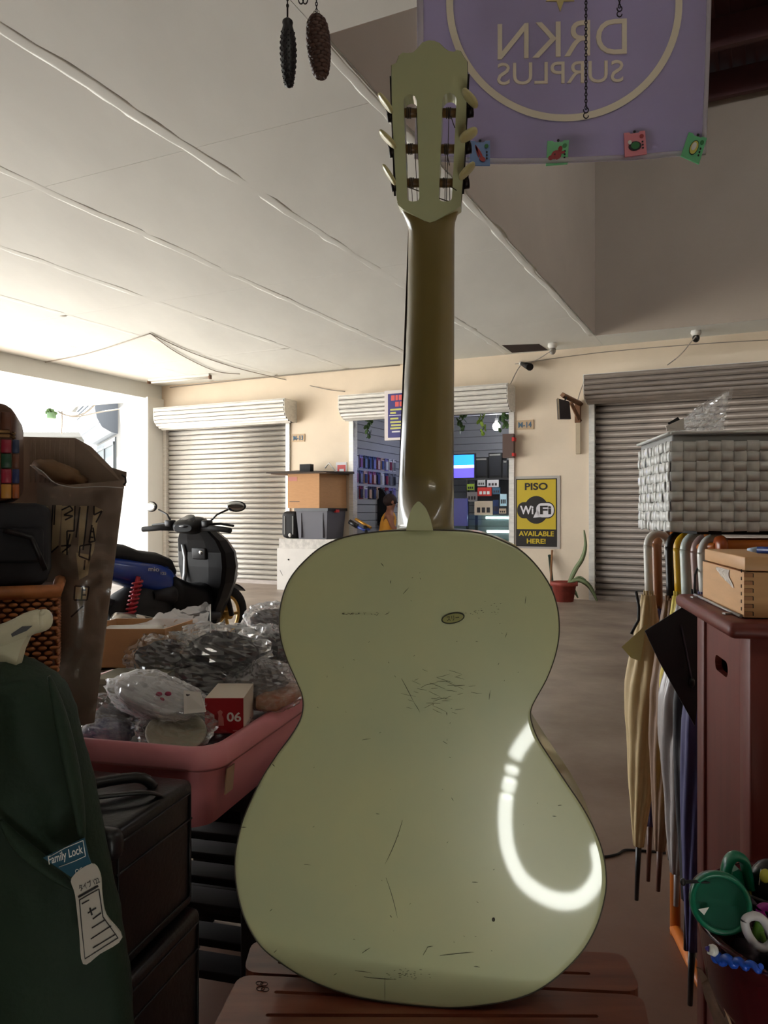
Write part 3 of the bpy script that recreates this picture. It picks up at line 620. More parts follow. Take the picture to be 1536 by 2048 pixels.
cbox('speaker_box', 'taller black box at the back of the shop rack', 'box', 977, 1003, 906, 955, -2.12, 0.3, m_blackmatte, extra=sp_front, stand=rz0)
cbox('speaker_box', 'narrow black box at the jamb end of the shop rack', 'box', 1005, 1015, 920, 955, -2.05, 0.3, m_blackmatte, extra=sp_front, stand=rz0)
cards = [('small green card pinned to the shop rack', 'green card', rgb(150,176,52), 934,948,968,980), ('white card with dark digits pinned to the shop rack', 'white card', rgb(190,186,184), 955,970,960,972), ('pale card at the top of the rack beside the dark digits', 'pale card', rgb(206,200,200), 974,997,960,974),
         ('red card with white marks pinned to the shop rack', 'red card', rgb(206,52,44), 955,983,975,992), ('tan card with a row of small pictures above the counter', 'tan card', rgb(216,190,164), 949,985,1002,1031), ('phone with bright screen standing by the shop jamb', 'bright card', rgb(196,220,232), 1000,1013,988,1012),
         ('grey card under the green card', 'grey card', rgb(142,134,132), 934,954,984,1003), ('teal card strip near the jamb', 'teal card', rgb(60,96,120), 985,1000,975,988), ('small tan card below the bright phone', 'peach card', rgb(208,176,150), 998,1012,1017,1027), ('navy card between the phone and the tan card', 'navy card', rgb(38,52,92), 986,997,1000,1028)]
for lb, nm, cc, u0, u1, v0, v1 in cards:
    t_ = -1.98; a, b = W(u0, v0, t_), W(u1, v1, t_)
    r_ = rthing('display_card', lb, 'card', (a[0]+b[0])/2, t_, b[1], 'cards on the shop rack')
    MB().rbox(a[0], b[0], t_-0.02, t_, b[1], a[1]).build('card', mat(nm, cc, 0.5), r_)
    wv_ = (b[0]-a[0]); mk_ = mat('dark print', rgb(60,50,50), 0.6) if nm != 'red card' else m_white
    n_ = 3
    for k in range(n_): MB().rbox(a[0]+wv_*(0.14+0.27*k), a[0]+wv_*(0.32+0.27*k), t_, t_+0.004, b[1]+(a[1]-b[1])*0.2, b[1]+(a[1]-b[1])*0.55).build('print', mk_, r_)
cn = rthing('glass_counter', 'lit glass display counter in the phone shop', 'counter', 0.1, CT-0.25, 0)
cl, cr = W(905, 1050, CT)[0], shR+0.05
MB().rbox(cl, cr, CT-0.5, CT, 0, 0.35).build('base', m_white, cn)
m_glass = clear_mat('counter glass', (0.86, 0.96, 0.95), 0.12, 0.03, (0.6,0.75,0.75))
MB().rbox(cl, cr, CT-0.012, CT, 0.35, ctop).build('front_pane', m_glass, cn)
MB().rbox(cl, cr, CT-0.5, CT, ctop, ctop+0.01).build('top_pane', m_glass, cn)
MB().rbox(cl, cr, CT-0.5, CT-0.03, 0.70, 0.708).build('shelf_pane', m_glass, cn)
m_tube = mat('lit white tube', (0.9, 1.0, 0.96), 0.4, emit=7)
for z_, s0 in ((ctop-0.035, W(970, 1035, CT)[0]), (0.83, W(972, 1056, CT)[0])):
    MB().tube([R(s0, CT-0.05, z_), R(cr-0.03, CT-0.05, z_)], 0.018, 10).build('light_tube', m_tube, cn)
cbox('blue_chair', 'blue plastic chair beside the glass counter', 'chair', 890, 934, 997, 1052, -1.0, 0.05, mat('blue plastic', rgb(50,52,150), 0.35),
     extra=lambda r_, a, b, t_: (MB().rbox(a[0], b[0], t_, t_+0.36, 0.4, 0.44).build('seat', MATS['blue plastic'], r_), [MB().rbox(x, x+0.03, y, y+0.03, 0, 0.86 if y < t_ else 0.4).build('leg', MATS['blue plastic'], r_) for x in (a[0], b[0]-0.03) for y in (t_-0.05, t_+0.33)]))
# office chair and person
pc = R(-1.36, -0.35, 0)
seat = rthing('padded_stool', 'black padded stool under the person in the shop', 'stool', -1.36, -0.35, 0)
MB().lathe([(0.0,0.0),(0.2,0.0),(0.2,0.02),(0.03,0.05),(0.03,0.55),(0.16,0.56),(0.17,0.6),(0.15,0.635),(0.0,0.64)], pc, 20).build('stool_body', m_black, seat)
def skin_body(name, joints, edges, radii, m, parent, sub=2):
    me = bpy.data.meshes.new(name); o = ORG[parent.name] if parent else Vector()
    me.from_pydata([Vector(j)-o for j in joints], edges, []); ob = bpy.data.objects.new(name, me); C.objects.link(ob)
    if parent: ob.parent = parent
    md = ob.modifiers.new('skin', 'SKIN'); md.use_smooth_shade = True
    for i, r_ in enumerate(radii): me.skin_vertices[0].data[i].radius = (r_, r_)
    me.skin_vertices[0].data[0].use_root = True
    ob.modifiers.new('smooth', 'SUBSURF').levels = sub; ob.modifiers['smooth'].render_levels = sub
    me.materials.append(m); return ob
hx = DS; ho = Vector((DS.x*0.85+DT.x*-0.5, DS.y*0.85+DT.y*-0.5, 0)).normalized(); sd = Vector((-ho.y, ho.x, 0))   # faces into the shop
def pj(f, s_, z): return pc+ho*f+sd*s_+Vector((0, 0, z))
per = rthing('person', 'person with short dark hair in a yellow orange sleeveless shirt sitting in the shop entrance', 'person', -1.36, -0.35, 0.64)
J = [pj(0,0,0.72), pj(0.0,0,0.85), pj(0.02,0,0.98), pj(0.03,0,1.09), pj(0.05,0,1.16), pj(0.06,0,1.25), pj(0.06,0,1.335),
     pj(0.03,0.13,1.075), pj(0.06,0.18,0.92), pj(0.2,0.17,0.80), pj(0.27,0.14,0.80), pj(0.03,-0.13,1.075), pj(0.06,-0.18,0.92), pj(0.2,-0.17,0.80), pj(0.27,-0.14,0.80),
     pj(0.08,0.09,0.71), pj(0.38,0.12,0.68), pj(0.38,0.12,0.3), pj(0.44,0.12,0.06), pj(0.08,-0.09,0.71), pj(0.38,-0.12,0.68), pj(0.38,-0.12,0.3), pj(0.44,-0.12,0.06)]
E = [(0,1),(1,2),(2,3),(3,4),(4,5),(5,6),(3,7),(7,8),(8,9),(9,10),(3,11),(11,12),(12,13),(13,14),(0,15),(15,16),(16,17),(17,18),(0,19),(19,20),(20,21),(21,22)]
RD = [0.12,0.115,0.12,0.09,0.045,0.085,0.075,0.05,0.038,0.03,0.03,0.05,0.038,0.03,0.03,0.075,0.06,0.045,0.04,0.075,0.06,0.045,0.04]
skin_body('body', J, E, RD, mat('skin', rgb(150,96,72), 0.6), per)
hp_ = pj(0.045, 0, 1.305)
hair = MB().ell(hp_, (0.105, 0.105, 0.1), None, 16, 12, disp=0.08, fr=16).build('hair', mat('dark hair', rgb(48,30,28), 0.8), per)
hd_ = pj(0.075, 0, 1.275)
for s_ in (-0.035, 0.035): MB().ell(hd_+ho*0.085+sd*s_, (0.012,0.012,0.01)).build('eye', m_black, per)
MB().ell(hd_+ho*0.095-Vector((0,0,0.03)), (0.016,0.016,0.02)).build('nose', MATS['skin'], per)
MB().ell(hd_+ho*0.085-Vector((0,0,0.065)), (0.02,0.02,0.006)).build('mouth', mat('lips', rgb(130,70,60), 0.5), per)
for s_ in (-0.1, 0.1): MB().ell(hd_+sd*s_*0.92, (0.02,0.02,0.03)).build('ear', MATS['skin'], per)
shr = []
for z_, f_, wx, wy in ((0.66,0.0,0.145,0.125),(0.75,0.0,0.14,0.125),(0.86,0.0,0.138,0.122),(0.97,0.02,0.142,0.122),(1.05,0.03,0.138,0.11),(1.10,0.035,0.11,0.085),(1.125,0.04,0.075,0.066)):
    shr.append([pj(f_+wy*math.cos(t), wx*math.sin(t), z_) for t in [2*PI*j/20 for j in range(20)]])
MB().loft(shr, cap=False).build('shirt', mat('yellow orange shirt', rgb(216,150,48), 0.8), per)
MB().lathe([(0.105,0),(0.108,0.02)], pj(0.04,0,0.66), 12)
for sgn in (-1, 1):
    MB().tube([pj(0.04, sgn*0.09, 0.7), pj(0.36, sgn*0.125, 0.68), pj(0.4, sgn*0.125, 0.4)], [0.095,0.08,0.07], 12).build('trousers', mat('dark shorts', rgb(40,40,52), 0.8), per)
    MB().box(pj(0.5, sgn*0.125, 0.035), (0.2,0.08,0.07), rz(math.atan2(ho.y, ho.x)), 0.02).build('shoe', m_black, per)
    for k in range(5):
        a = pj(0.28, sgn*0.14, 0.8); off = sd*(sgn*(-0.024+k*0.012)); MB().tube([a+off*0.6, a+off+ho*0.035, a+off+ho*0.055-Vector((0,0,0.03))], [0.009,0.008,0.006], 6).build('finger', MATS['skin'], per)
oc = rthing('office_chair', 'black high backed chair with a chrome edge behind the person in the shop', 'chair', -1.75, -1.0, 0)
cc_ = R(-1.45, -0.95, 0)
MB().lathe([(0.0,0.0),(0.26,0.0),(0.26,0.04),(0.04,0.08),(0.035,0.45),(0.22,0.46),(0.24,0.5),(0.2,0.54),(0.0,0.54)], cc_, 20).build('seat', m_black, oc)
def bp(x, y): s_, z_ = W(x, y, -0.95); return R(s_, -0.95, z_)
bkp = smooth_path([(738,1042),(733,1020),(729,1000),(731,985),(737,977),(748,975),(765,980),(775,1000),(778,1030),(775,1048),(755,1050)], 4, closed=True)
MB().prism([bp(p.x, p.y) for p in bkp], DT*-0.07).build('backrest', m_blackmatte, oc)
MB().tube([bp(p.x, p.y)+DT*0.01 for p in bkp[:22]], 0.012, 8).build('chrome_edge', m_chrome, oc)
MB().tube([cc_+Vector((0,0,0.5))-DT*0.18, bp(757,1046)-DT*-0.0], 0.03, 8).build('back_support', m_black, oc)
# handlebar of a bicycle parked at the jamb
bc = rthing('parked_bicycle', 'black and gold bicycle with its handlebar beside the shop jamb', 'bicycle', -1.55, 0.45, 0)
def wp(u, v, t): s_, z_ = W(u, v, t); return R(s_, t, z_)
MB().tube([wp(699,1043,0.45), wp(715,1053,0.45)], 0.035, 10).build('grip', m_black, bc)
MB().tube([wp(711,1038,0.4), wp(742,1056,0.4)], 0.022, 10).build('handlebar', mat('gold tube', rgb(190,140,60), 0.35, 0.6), bc)
MB().tube([wp(715,1053,0.45), wp(728,1060,0.45), wp(740,1058,0.4)], 0.02, 8).build('brake_lever', mat('blue lever', rgb(50,70,140), 0.4), bc)
MB().tube([wp(730,1052,0.42), R(-1.2, 0.5, 0.55), R(-0.7, 0.55, 0.5)], 0.025, 8).build('frame', m_black, bc)
for s_ in (-1.35, -0.45):
    MB().tube([R(s_+0.3*math.cos(t), 0.5, 0.32+0.3*math.sin(t)) for t in [2*PI*j/28 for j in range(29)]], 0.02, 8, cap=False).build('wheel', m_rubber, bc)
MB().tube([R(-1.2,0.5,0.55), R(-1.35,0.5,0.32)], 0.02, 8).build('fork', m_black, bc)
MB().tube([R(-0.7,0.55,0.5), R(-0.45,0.5,0.32)], 0.02, 8).build('stay', m_black, bc)
MB().box(R(-0.6,0.52,0.62), (0.2,0.1,0.06), rz(-TH), 0.02).build('saddle', m_black, bc)
MB().tube([R(-0.65,0.53,0.5), R(-0.6,0.52,0.6)], 0.015, 8).build('seat_post', m_black, bc)
# ------------------------------------------------------------------ things on the wall
def sign(name, label, u0, u1, v0, v1, t_, m_bd, th=0.02, cat='sign'):
    a, b = W(u0, v0, t_), W(u1, v1, t_); r_ = rthing(name, label, cat, (a[0]+b[0])/2, t_, b[1])
    MB().rbox(a[0], b[0], t_-th, t_, b[1], a[1]).build('board', m_bd, r_); return r_, a, b
def sgn_text(r_, txt, cs, cz, t_, h, m, width=None, nm='lettering', off=0.02):
    mb = MB(); letters(mb, txt, h, lambda x, y, z: R(cs+x, t_+0.004+z, cz+y), width=width, ext=0.001, off=off); mb.build(nm, m, r_)
m_tanbd = mat('tan number plate', rgb(200,172,138), 0.7); m_bluepaint = mat('blue grey paint', rgb(84,112,136), 0.7)
for lb, txt, u0, u1, v0, v1 in (('tan plate reading M-13 beside the far shutter', 'M-13', 584,609,869,883), ('tan plate reading M-14 above the yellow poster', 'M-14', 1033,1067,841,858)):
    r_, a, b = sign('number_plate', lb, u0, u1, v0, v1, 0.012, m_tanbd, 0.012)
    sgn_text(r_, txt, (a[0]+b[0])/2, (a[1]+b[1])/2, 0.012, (a[1]-b[1])*0.62, m_bluepaint, (b[0]-a[0])*0.78)
# wifi poster
m_yel = mat('poster yellow', rgb(204,178,52), 0.35); m_pblk = mat('poster black', rgb(34,30,28), 0.4); m_pwh = mat('poster white', rgb(226,222,226), 0.4)
r_, a, b = sign('paper_poster', 'yellow and black internet poster on the cream wall beside the shop', 1028, 1120, 953, 1098, 0.012, mat('clear poster border', rgb(186,178,170), 0.4), 0.012, 'poster')
a, b = W(1032, 958, 0.013), W(1114, 1094, 0.013); pw, ph = b[0]-a[0], a[1]-b[1]; pcx = (a[0]+b[0])/2
def pq(x, y, o=0.0): return R(a[0]+x*pw, 0.0125+o, a[1]-y*ph)
def prect(x0, y0, x1, y1, o, m, nm): MB().prism([pq(x0,y0,o), pq(x1,y0,o), pq(x1,y1,o), pq(x0,y1,o)], DT*0.0015).build(nm, m, r_)
prect(0, 0, 1, 1, 0.0, m_pblk, 'sheet'); prect(0.025, 0.015, 0.975, 0.745, 0.002, m_yel, 'yellow_field')
def pell(cx, cy, rx_, ry_, o, m, nm): MB().prism([pq(cx+rx_*math.cos(t), cy+ry_*math.sin(t), o) for t in [2*PI*j/32 for j in range(32)]], DT*0.0015).build(nm, m, r_)
pell(0.5, 0.46, 0.30, 0.205, 0.004, m_pblk, 'cloud'); 
def pround(x0, y0, x1, y1, rx_, ry_, o, m, nm):
    pts = []
    for cx, cy, a0 in ((x1-rx_, y0+ry_, -PI/2), (x1-rx_, y1-ry_, 0), (x0+rx_, y1-ry_, PI/2), (x0+rx_, y0+ry_, PI)):
        for k in range(8): t = a0+PI/2*k/7; pts.append(pq(cx+rx_*math.cos(t), cy+ry_*math.sin(t), o))
    MB().prism(pts, DT*0.0015).build(nm, m, r_)
pround(0.03, 0.345, 0.95, 0.585, 0.16, 0.12, 0.0045, m_pblk, 'cloud')
pround(0.50, 0.36, 0.925, 0.57, 0.15, 0.09, 0.0065, m_pwh, 'speech_shape')
MB().prism([pq(0.43,0.575,0.0066), pq(0.53,0.44,0.0066), pq(0.62,0.565,0.0066)], DT*0.0014).build('speech_shape', m_pwh, r_)
def ptext(txt, x, y, wd, h, o, m): mb = MB(); c = pq(x, y, o); letters(mb, txt, h*ph, lambda X, Y, Z: c+DS*X+Vector((0,0,Y))+DT*0.002, width=wd*pw, ext=0.0008, off=0.03); mb.build('lettering', m, r_)
ptext('PISO', 0.5, 0.115, 0.56, 0.105, 0.004, m_pblk)
ptext('Wi', 0.27, 0.462, 0.33, 0.125, 0.008, m_pwh); ptext('Fi', 0.73, 0.462, 0.27, 0.125, 0.0095, m_pblk)
ptext('AVAILABLE', 0.5, 0.81, 0.86, 0.075, 0.004, m_yel); ptext('HERE!', 0.5, 0.92, 0.46, 0.075, 0.004, m_yel)
# blue sign box hanging before the hood
r_, a, b = sign('sign_board', 'blue sign with red and yellow lines hanging before the open shutter hood', 769, 862, 782, 877, 0.42, mat('white sign frame', rgb(226,216,212), 0.5), 0.05)
a, b = W(776, 788, 0.421), W(858, 872, 0.421); MB().rbox(a[0], b[0], 0.42, 0.424, b[1], a[1]).build('panel', mat('deep blue print', rgb(50,44,120), 0.4), r_)
sw, sh_ = b[0]-a[0], a[1]-b[1]; m_rp = mat('red print', rgb(220,90,84), 0.5); m_yp = mat('yellow print', rgb(206,206,110), 0.5)
for x0, x1, y0, y1, m in ((0.08,0.17,0.04,0.16,m_rp),(0.19,0.25,0.04,0.16,m_rp),(0.27,0.36,0.04,0.16,m_rp),(0.4,0.6,0.04,0.16,m_rp),(0.18,0.27,0.19,0.3,m_rp),(0.29,0.5,0.19,0.3,m_rp),(0.06,0.4,0.345,0.385,m_yp),(0.06,0.2,0.42,0.46,m_yp),(0.03,0.6,0.49,0.505,m_pwh),(0.06,0.26,0.55,0.59,m_yp),(0.06,0.38,0.63,0.67,m_yp),(0.08,0.36,0.7,0.74,m_yp),(0.06,0.34,0.77,0.81,m_yp),(0.1,0.3,0.85,0.885,m_pwh)):
    MB().rbox(a[0]+x0*sw, a[0]+x1*sw, 0.424, 0.426, a[1]-y1*sh_, a[1]-y0*sh_).build('print', m, r_)
MB().rbox(a[0]+sw*0.3, a[0]+sw*0.34, 0.3, 0.37, a[1]-0.1, a[1]-0.06).build('hanger', m_steel, r_)
# small red sign
r_, a, b = sign('small_sign', 'small red and white sign on the wall above the cardboard box', 672, 693, 925, 952, 0.01, m_pwh, 0.01)
a, b = W(675, 930, 0.011), W(691, 949, 0.011); MB().rbox(a[0], b[0], 0.01, 0.013, b[1], a[1]).build('red_field', mat('sign red', rgb(206,44,40), 0.4), r_)
MB().rbox(a[0]+(b[0]-a[0])*0.25, b[0]-(b[0]-a[0])*0.2, 0.013, 0.015, b[1]+0.03, a[1]-0.06).build('white_mark', m_pwh, r_)
# wooden bracket with black lamp
br_ = rthing('wooden_bracket', 'brown wooden bracket fixed to the wall beside the brown grey shutter', 'bracket', W(1158,850)[0], 0.06, W(1158,908)[1])
def wr(u, v, t): s_, z_ = W(u, v, t); return R(s_, t, z_)
m_bw = mat('weathered brown timber', rgb(122,82,52), 0.7, var=0.2, vs=10); m_pw = mat('pale timber', rgb(196,178,150), 0.7, var=0.1, vs=10)
a, b = W(1153, 842), W(1162, 908); MB().rbox(a[0], b[0], 0, 0.05, b[1], a[1]).build('lower_post', m_pw, br_)
a, b = W(1152, 803), W(1162, 846); MB().rbox(a[0], b[0], 0, 0.08, b[1], a[1]).build('upper_post', m_bw, br_)
MB().tube([wr(1162,808,0.03), wr(1125,790,0.55)], 0.035, 4).build('arm', m_bw, br_)
MB().tube([wr(1160,842,0.03), wr(1142,806,0.34)], 0.028, 4).build('brace', m_bw, br_)
ld = rthing('flood_lamp', 'black square lamp hung from the wooden bracket', 'lamp', W(1128,840,0.5)[0], 0.5, W(1128,838,0.5)[1])
q = [wr(1116,797,0.62), wr(1139,803,0.42), wr(1142,838,0.42), wr(1118,838,0.62)]
MB().prism(q, DT*-0.05-DS*0.03).build('housing', mat('dark lamp housing', rgb(48,40,40), 0.4), ld)
q2 = [wr(1114.5,796,0.625), wr(1118,797,0.6), wr(1120,838,0.6), wr(1116.5,838,0.625)]
MB().prism(q2, DT*0.008).build('rim', m_pw, ld)
MB().tube([wr(1130,800,0.52), wr(1133,794,0.5)], 0.01, 6).build('hook', m_black, ld)
# jamb board right of the shop entrance
jb = rthing('wall_speaker', 'brown flat speaker fixed on the jamb under the number plate M-14', 'speaker', W(1016,915,0.1)[0], 0.1, W(1016,915,0.1)[1])
a, b = W(1005, 868, 0.12), W(1027, 915, 0.12); MB().rbox(a[0], b[0], 0.04, 0.12, b[1], a[1]).build('panel', mat('brown panel', rgb(92,70,62), 0.6), jb)
MB().rbox(b[0]-0.02, b[0]+0.01, 0.03, 0.13, b[1]+0.02, b[1]+0.06).build('clip', mat('sign red', rgb(206,44,40)), jb)
MB().rbox(b[0]-0.02, b[0]+0.01, 0.03, 0.13, a[1]-0.1, a[1]-0.05).build('clip', MATS['sign red'], jb)
# ------------------------------------------------------------------ boxes by the wall
ctr = rthing('white_cabinet', 'white low cabinet standing against the wall under the black crates', 'cabinet', -2.5, 0.35, 0)
a = W(554, 1100, 0.62); zt_ = W(600, 1078, 0.62)[1]; cL, cR = a[0], a[0]+1.35
MB().rbox(cL, cR, 0.04, 0.62, 0, zt_-0.14).build('body', mat('off white paint', rgb(216,210,202), 0.6, var=0.06, vs=5), ctr)
MB().rbox(cL+0.02, cR, 0.02, 0.6, zt_-0.14, zt_).build('top_slab', mat('worn white slab', rgb(206,200,192), 0.7, var=0.25, vs=18), ctr)
MB().ell(R(cL+0.2, 0.625, zt_-0.3), (0.012,0.012,0.012)).build('knob', m_blackmatte, ctr)
bin_ = rthing('plastic_crate', 'grey black lidded plastic tub under the cardboard box', 'crate', cL+0.6, 0.3, zt_)
zc = W(640, 1022, 0.6)[1]; x0, x1 = W(592, 1050, 0.6)[0], W(652, 1050, 0.6)[0]; m_tubg = mat('charcoal tub plastic', rgb(86,84,92), 0.5)
def taper(s0, s1, t0, t1, z0, z1, k, m, nm, par): return MB().hexa([R(s0+k,t1-k,z0),R(s1-k,t1-k,z0),R(s1-k,t0+k,z0),R(s0+k,t0+k,z0),R(s0,t1,z1),R(s1,t1,z1),R(s1,t0,z1),R(s0,t0,z1)]).build(nm, m, par)
taper(x0, x1+0.02, 0.06, 0.6, zt_, zc, 0.03, m_tubg, 'body', bin_)
MB().rbox(x0-0.02, x1+0.04, 0.04, 0.62, zc, zc+0.04).build('lid', m_black, bin_)
for s_ in (x0+0.06, x1-0.08): MB().rbox(s_, s_+0.03, 0.57, 0.605, zt_+0.02, zc-0.03).build('rib', m_tubg, bin_)
MB().rbox(x1-0.02, x1+0.05, 0.3, 0.4, zc-0.02, zc+0.02).build('latch', MATS['sign red'], bin_)
hh = rthing('helmet_case', 'black rounded case with handle standing left of the grey tub', 'case', cL+0.25, 0.3, zt_)
MB().box(R(x0-0.17, 0.33, zt_+0.2), (0.27, 0.42, 0.4), rz(-TH), 0.07, 3).build('shell', m_blackmatte, hh)
for s_ in (x0-0.24, x0-0.1): MB().rbox(s_, s_+0.02, 0.53, 0.55, zt_+0.06, zt_+0.33).build('strap', mat('grey strap', rgb(110,108,104), 0.6), hh)
MB().ell(R(x0-0.13, 0.56, zt_+0.05), (0.022,0.022,0.03)).build('buckle', m_white, hh)
cb_ = rthing('cardboard_box', 'brown cardboard carton stacked on the grey tub near the shop', 'box', cL+0.6, 0.3, zc+0.04)
x0c, x1c = W(577, 1000, 0.62)[0], W(640, 1000, 0.62)[0]; zct = W(610, 948, 0.6)[1]
MB().hexa([R(x0c,0.64,zc+0.041),R(x1c,0.64,zc+0.041),R(x1c+0.10,0.02,zc+0.041),R(x0c+0.1,0.02,zc+0.041),R(x0c,0.64,zct),R(x1c,0.64,zct),R(x1c+0.1,0.02,zct),R(x0c+0.1,0.02,zct)]).build('carton', m_card, cb_)
MB().rbox(x0c+0.01, x0c+0.16, 0.64, 0.643, zct-0.1, zct-0.04).build('printed_label', mat('faded red label', rgb(190,120,104), 0.6), cb_)
MB().rbox(x0c+0.03, x0c+0.2, 0.64, 0.642, zc+0.13, zc+0.14).build('printed_line', mat('dark print', rgb(60,50,50)), cb_)
MB().rbox(x0c-0.25, x1c+0.15, 0.0, 0.7, zct+0.001, zct+0.012).build('flap', m_card_dk, cb_)
ft = rthing('flat_cardboard', 'flattened dark cardboard sheets lying on top of the carton', 'cardboard', x0c, 0.3, zct+0.012)
MB().hexa([R(x0c-0.3,0.75,zct+0.014),R(x1c+0.12,0.72,zct+0.014),R(x1c+0.25,0.05,zct+0.014),R(x0c-0.2,0.05,zct+0.014),R(x0c-0.3,0.75,zct+0.03),R(x1c+0.12,0.72,zct+0.022),R(x1c+0.25,0.05,zct+0.05),R(x0c-0.2,0.05,zct+0.09)]).build('sheet', mat('dark cardboard sheet', rgb(70,60,54), 0.8), ft)
MB().rbox(x0c+0.02, x0c+0.2, 0.25, 0.35, zct+0.05, zct+0.16).build('black_block', m_blackmatte, ft)
MB().tube([wr(650,936,0.3), wr(658,926,0.3), wr(672,944,0.3)], 0.012, 6).build('wire_loop', m_steel, ft)
# ------------------------------------------------------------------ potted plant and sticks
ps, pz = W(1128, 1200, 0.3); pcn = R(ps, 0.3, 0)
pot = thing('flower_pot', 'red brown pot with a long leaved plant at the foot of the wall', 'potted plant', pcn)
MB().lathe([(0.0,0.0),(0.115,0.0),(0.15,0.2),(0.17,0.2),(0.172,0.25),(0.155,0.25),(0.14,0.22),(0.0,0.22)], pcn, 24).build('pot', mat('terracotta red', rgb(150,62,50), 0.6, var=0.25, vs=14), pot)
MB().ell(pcn+Vector((0,0,0.215)), (0.14,0.14,0.02)).build('soil', mat('dark soil', rgb(50,38,30), 0.9), pot)
m_leafp = mat('pale green leaf', rgb(120,134,92), 0.5, var=0.2, vs=10)
for pts, wd in (([(1138,1166),(1150,1140),(1164,1118),(1171,1092),(1168,1060)], 0.028), ([(1139,1166),(1148,1148),(1160,1128)], 0.02), ([(1140,1164),(1160,1160),(1180,1174),(1194,1202)], 0.032), ([(1140,1166),(1148,1180),(1156,1196)], 0.02), ([(1142,1164),(1158,1154),(1172,1160)], 0.014)):
    pp = smooth_path([wr(u, v, 0.22) for u, v in pts], 5); n_ = len(pp)
    a_, b_, c_ = [], [], []
    for k, p in enumerate(pp):
        h_ = wd*(math.sin(PI*min(0.98, 0.25+0.75*k/n_))**0.8+0.05); d_ = (pp[min(k+1, n_-1)]-pp[max(k-1, 0)]).normalized(); nn = d_.cross(DT).normalized(); a_.append(p+nn*h_); b_.append(p-nn*h_); c_.append(p+DT*0.012)
    MB().loft([[x, y, z] for x, y, z in zip(a_, c_, b_)]).build('leaf', m_leafp, pot)
for lb, u0, v0, u1, v1, m, r0 in (('dark green stick leaning against the wall', 1099, 1113, 1108, 1210, mat('dark green rod', rgb(44,60,48), 0.5), 0.018), ('thin brown stick leaning against the wall beside the pot', 1104, 1103, 1100, 1212, mat('brown stick', rgb(140,96,62), 0.6), 0.013)):
    a = wr(u0, v0, 0.03); s_, _ = W(u1, v1, 0.25); b = R(s_, 0.25, 0.0)
    o = thing('garden_stick', lb, 'stick', b); MB().tube([a, b+Vector((0,0,0.0))], r0, 8).build('rod', m, o)
    MB().tube([a, a+(a-b).normalized()*0.02], r0*1.15, 8).build('end_cap', m, o)
# ------------------------------------------------------------------ ceiling and wall fittings
fx = thing('tube_fixture', 'white fluorescent batten fixed to the ceiling near the far shutter', 'light fixture', ZP(358, 757, CEIL-0.05))
a, b = ZP(298, 764, CEIL-0.05), ZP(420, 754, CEIL-0.05); d = (b-a).normalized()
MB().box((a+b)/2+Vector((0,0,0.03)), ((b-a).length, 0.07, 0.04), rz(math.atan2(d.y, d.x)), 0.004).build('batten', m_white, fx)
MB().tube([a+d*0.05-Vector((0,0,0.012)), b-d*0.05-Vector((0,0,0.012))], 0.013, 10).build('tube', mat('unlit tube', rgb(236,234,226), 0.3), fx)
for p in (a, b): MB().box(p-Vector((0,0,0.0)), (0.03, 0.06, 0.06), rz(math.atan2(d.y, d.x)), 0.004).build('socket', mat('brown socket', rgb(110,80,60), 0.5), fx)
def wire(lb, pts, r_=0.006, m=None): 
    o = MB().tube(smooth_path(pts, 4), r_, 6).build('ceiling_wire', m or mat('grey wire', rgb(150,140,128), 0.6)); tag(o, lb, 'wire', 'wires'); return o
c6 = CEIL-0.012
wire('thin wire looping along the ceiling from the beam to the peak', [ZP(72, 728, c6), ZP(180, 706, c6), ZP(300, 667, c6)])
wire('wire running from the ceiling peak down over the open shutter', [ZP(300, 667, c6), ZP(380, 704, c6), ZP(470, 735, c6), wr(560, 757, 0.03), wr(650, 778, 0.03), wr(690, 783, 0.03)])
wire('second loose wire hanging beside the ceiling peak', [ZP(301, 667, c6), ZP(355, 706, c6), ZP(430, 742, c6), ZP(480, 748, c6)])
wire('conduit running along the top of the back wall', [wr(340, 775, 0.02), wr(560, 752, 0.02), wr(800, 730, 0.02)], 0.009)
wire('wire along the upper wall above the brown grey shutter', [wr(1030, 728, 0.02), wr(1200, 705, 0.02), wr(1400, 688, 0.02), wr(1536, 680, 0.02)], 0.005)
wire('short wire falling to the wooden bracket', [wr(1170, 758, 0.05), wr(1160, 785, 0.05), wr(1155, 803, 0.06)])
wire('wire slanting from the lamp holder to the brown grey shutter', [ZP(1392, 672, CEIL-0.1), wr(1360, 710, 0.1), wr(1335, 730, 0.1)], 0.007)
wire('wire between the spot lamp and the ceiling camera', [wr(1020, 770, 0.05), wr(1042, 730, 0.05), wr(1070, 722, 0.08), ZP(1104, 700, CEIL-0.1)], 0.006)
def dome_cam(u, v, lb, cat, nm):
    p = ZP(u, v, CEIL); o = thing(nm, lb, cat, p-Vector((0,0,0.14)))
    MB().lathe([(0.0,0.0),(0.055,0.0),(0.06,-0.03),(0.045,-0.06),(0.0,-0.06)], p, 18).build('base', m_white, o)
    MB().ell(p-Vector((0,0,0.09)), (0.042,0.042,0.05)).build('globe', mat('dark glass', rgb(40,38,36), 0.15) if nm == 'lamp_holder' else mat('grey lens ball', rgb(150,146,140), 0.2), o)
    return o
dome_cam(1105, 687, 'white dome camera on the ceiling beside the dark hatch', 'camera', 'ceiling_camera')
lh = dome_cam(1392, 661, 'white ceiling lamp holder with a dark hanging bulb near the well', 'lamp', 'lamp_holder')
sp = thing('spot_lamp', 'small dark spot lamp on the wall above the number plate M-14', 'lamp', wr(1060, 742, 0.2))
MB().tube([wr(1042,727,0.02), wr(1060,734,0.24)], [0.02,0.05], 10).build('head', m_blackmatte, sp); MB().ell(wr(1042,727,0.02), (0.03,0.03,0.03)).build('mount', m_steel, sp)
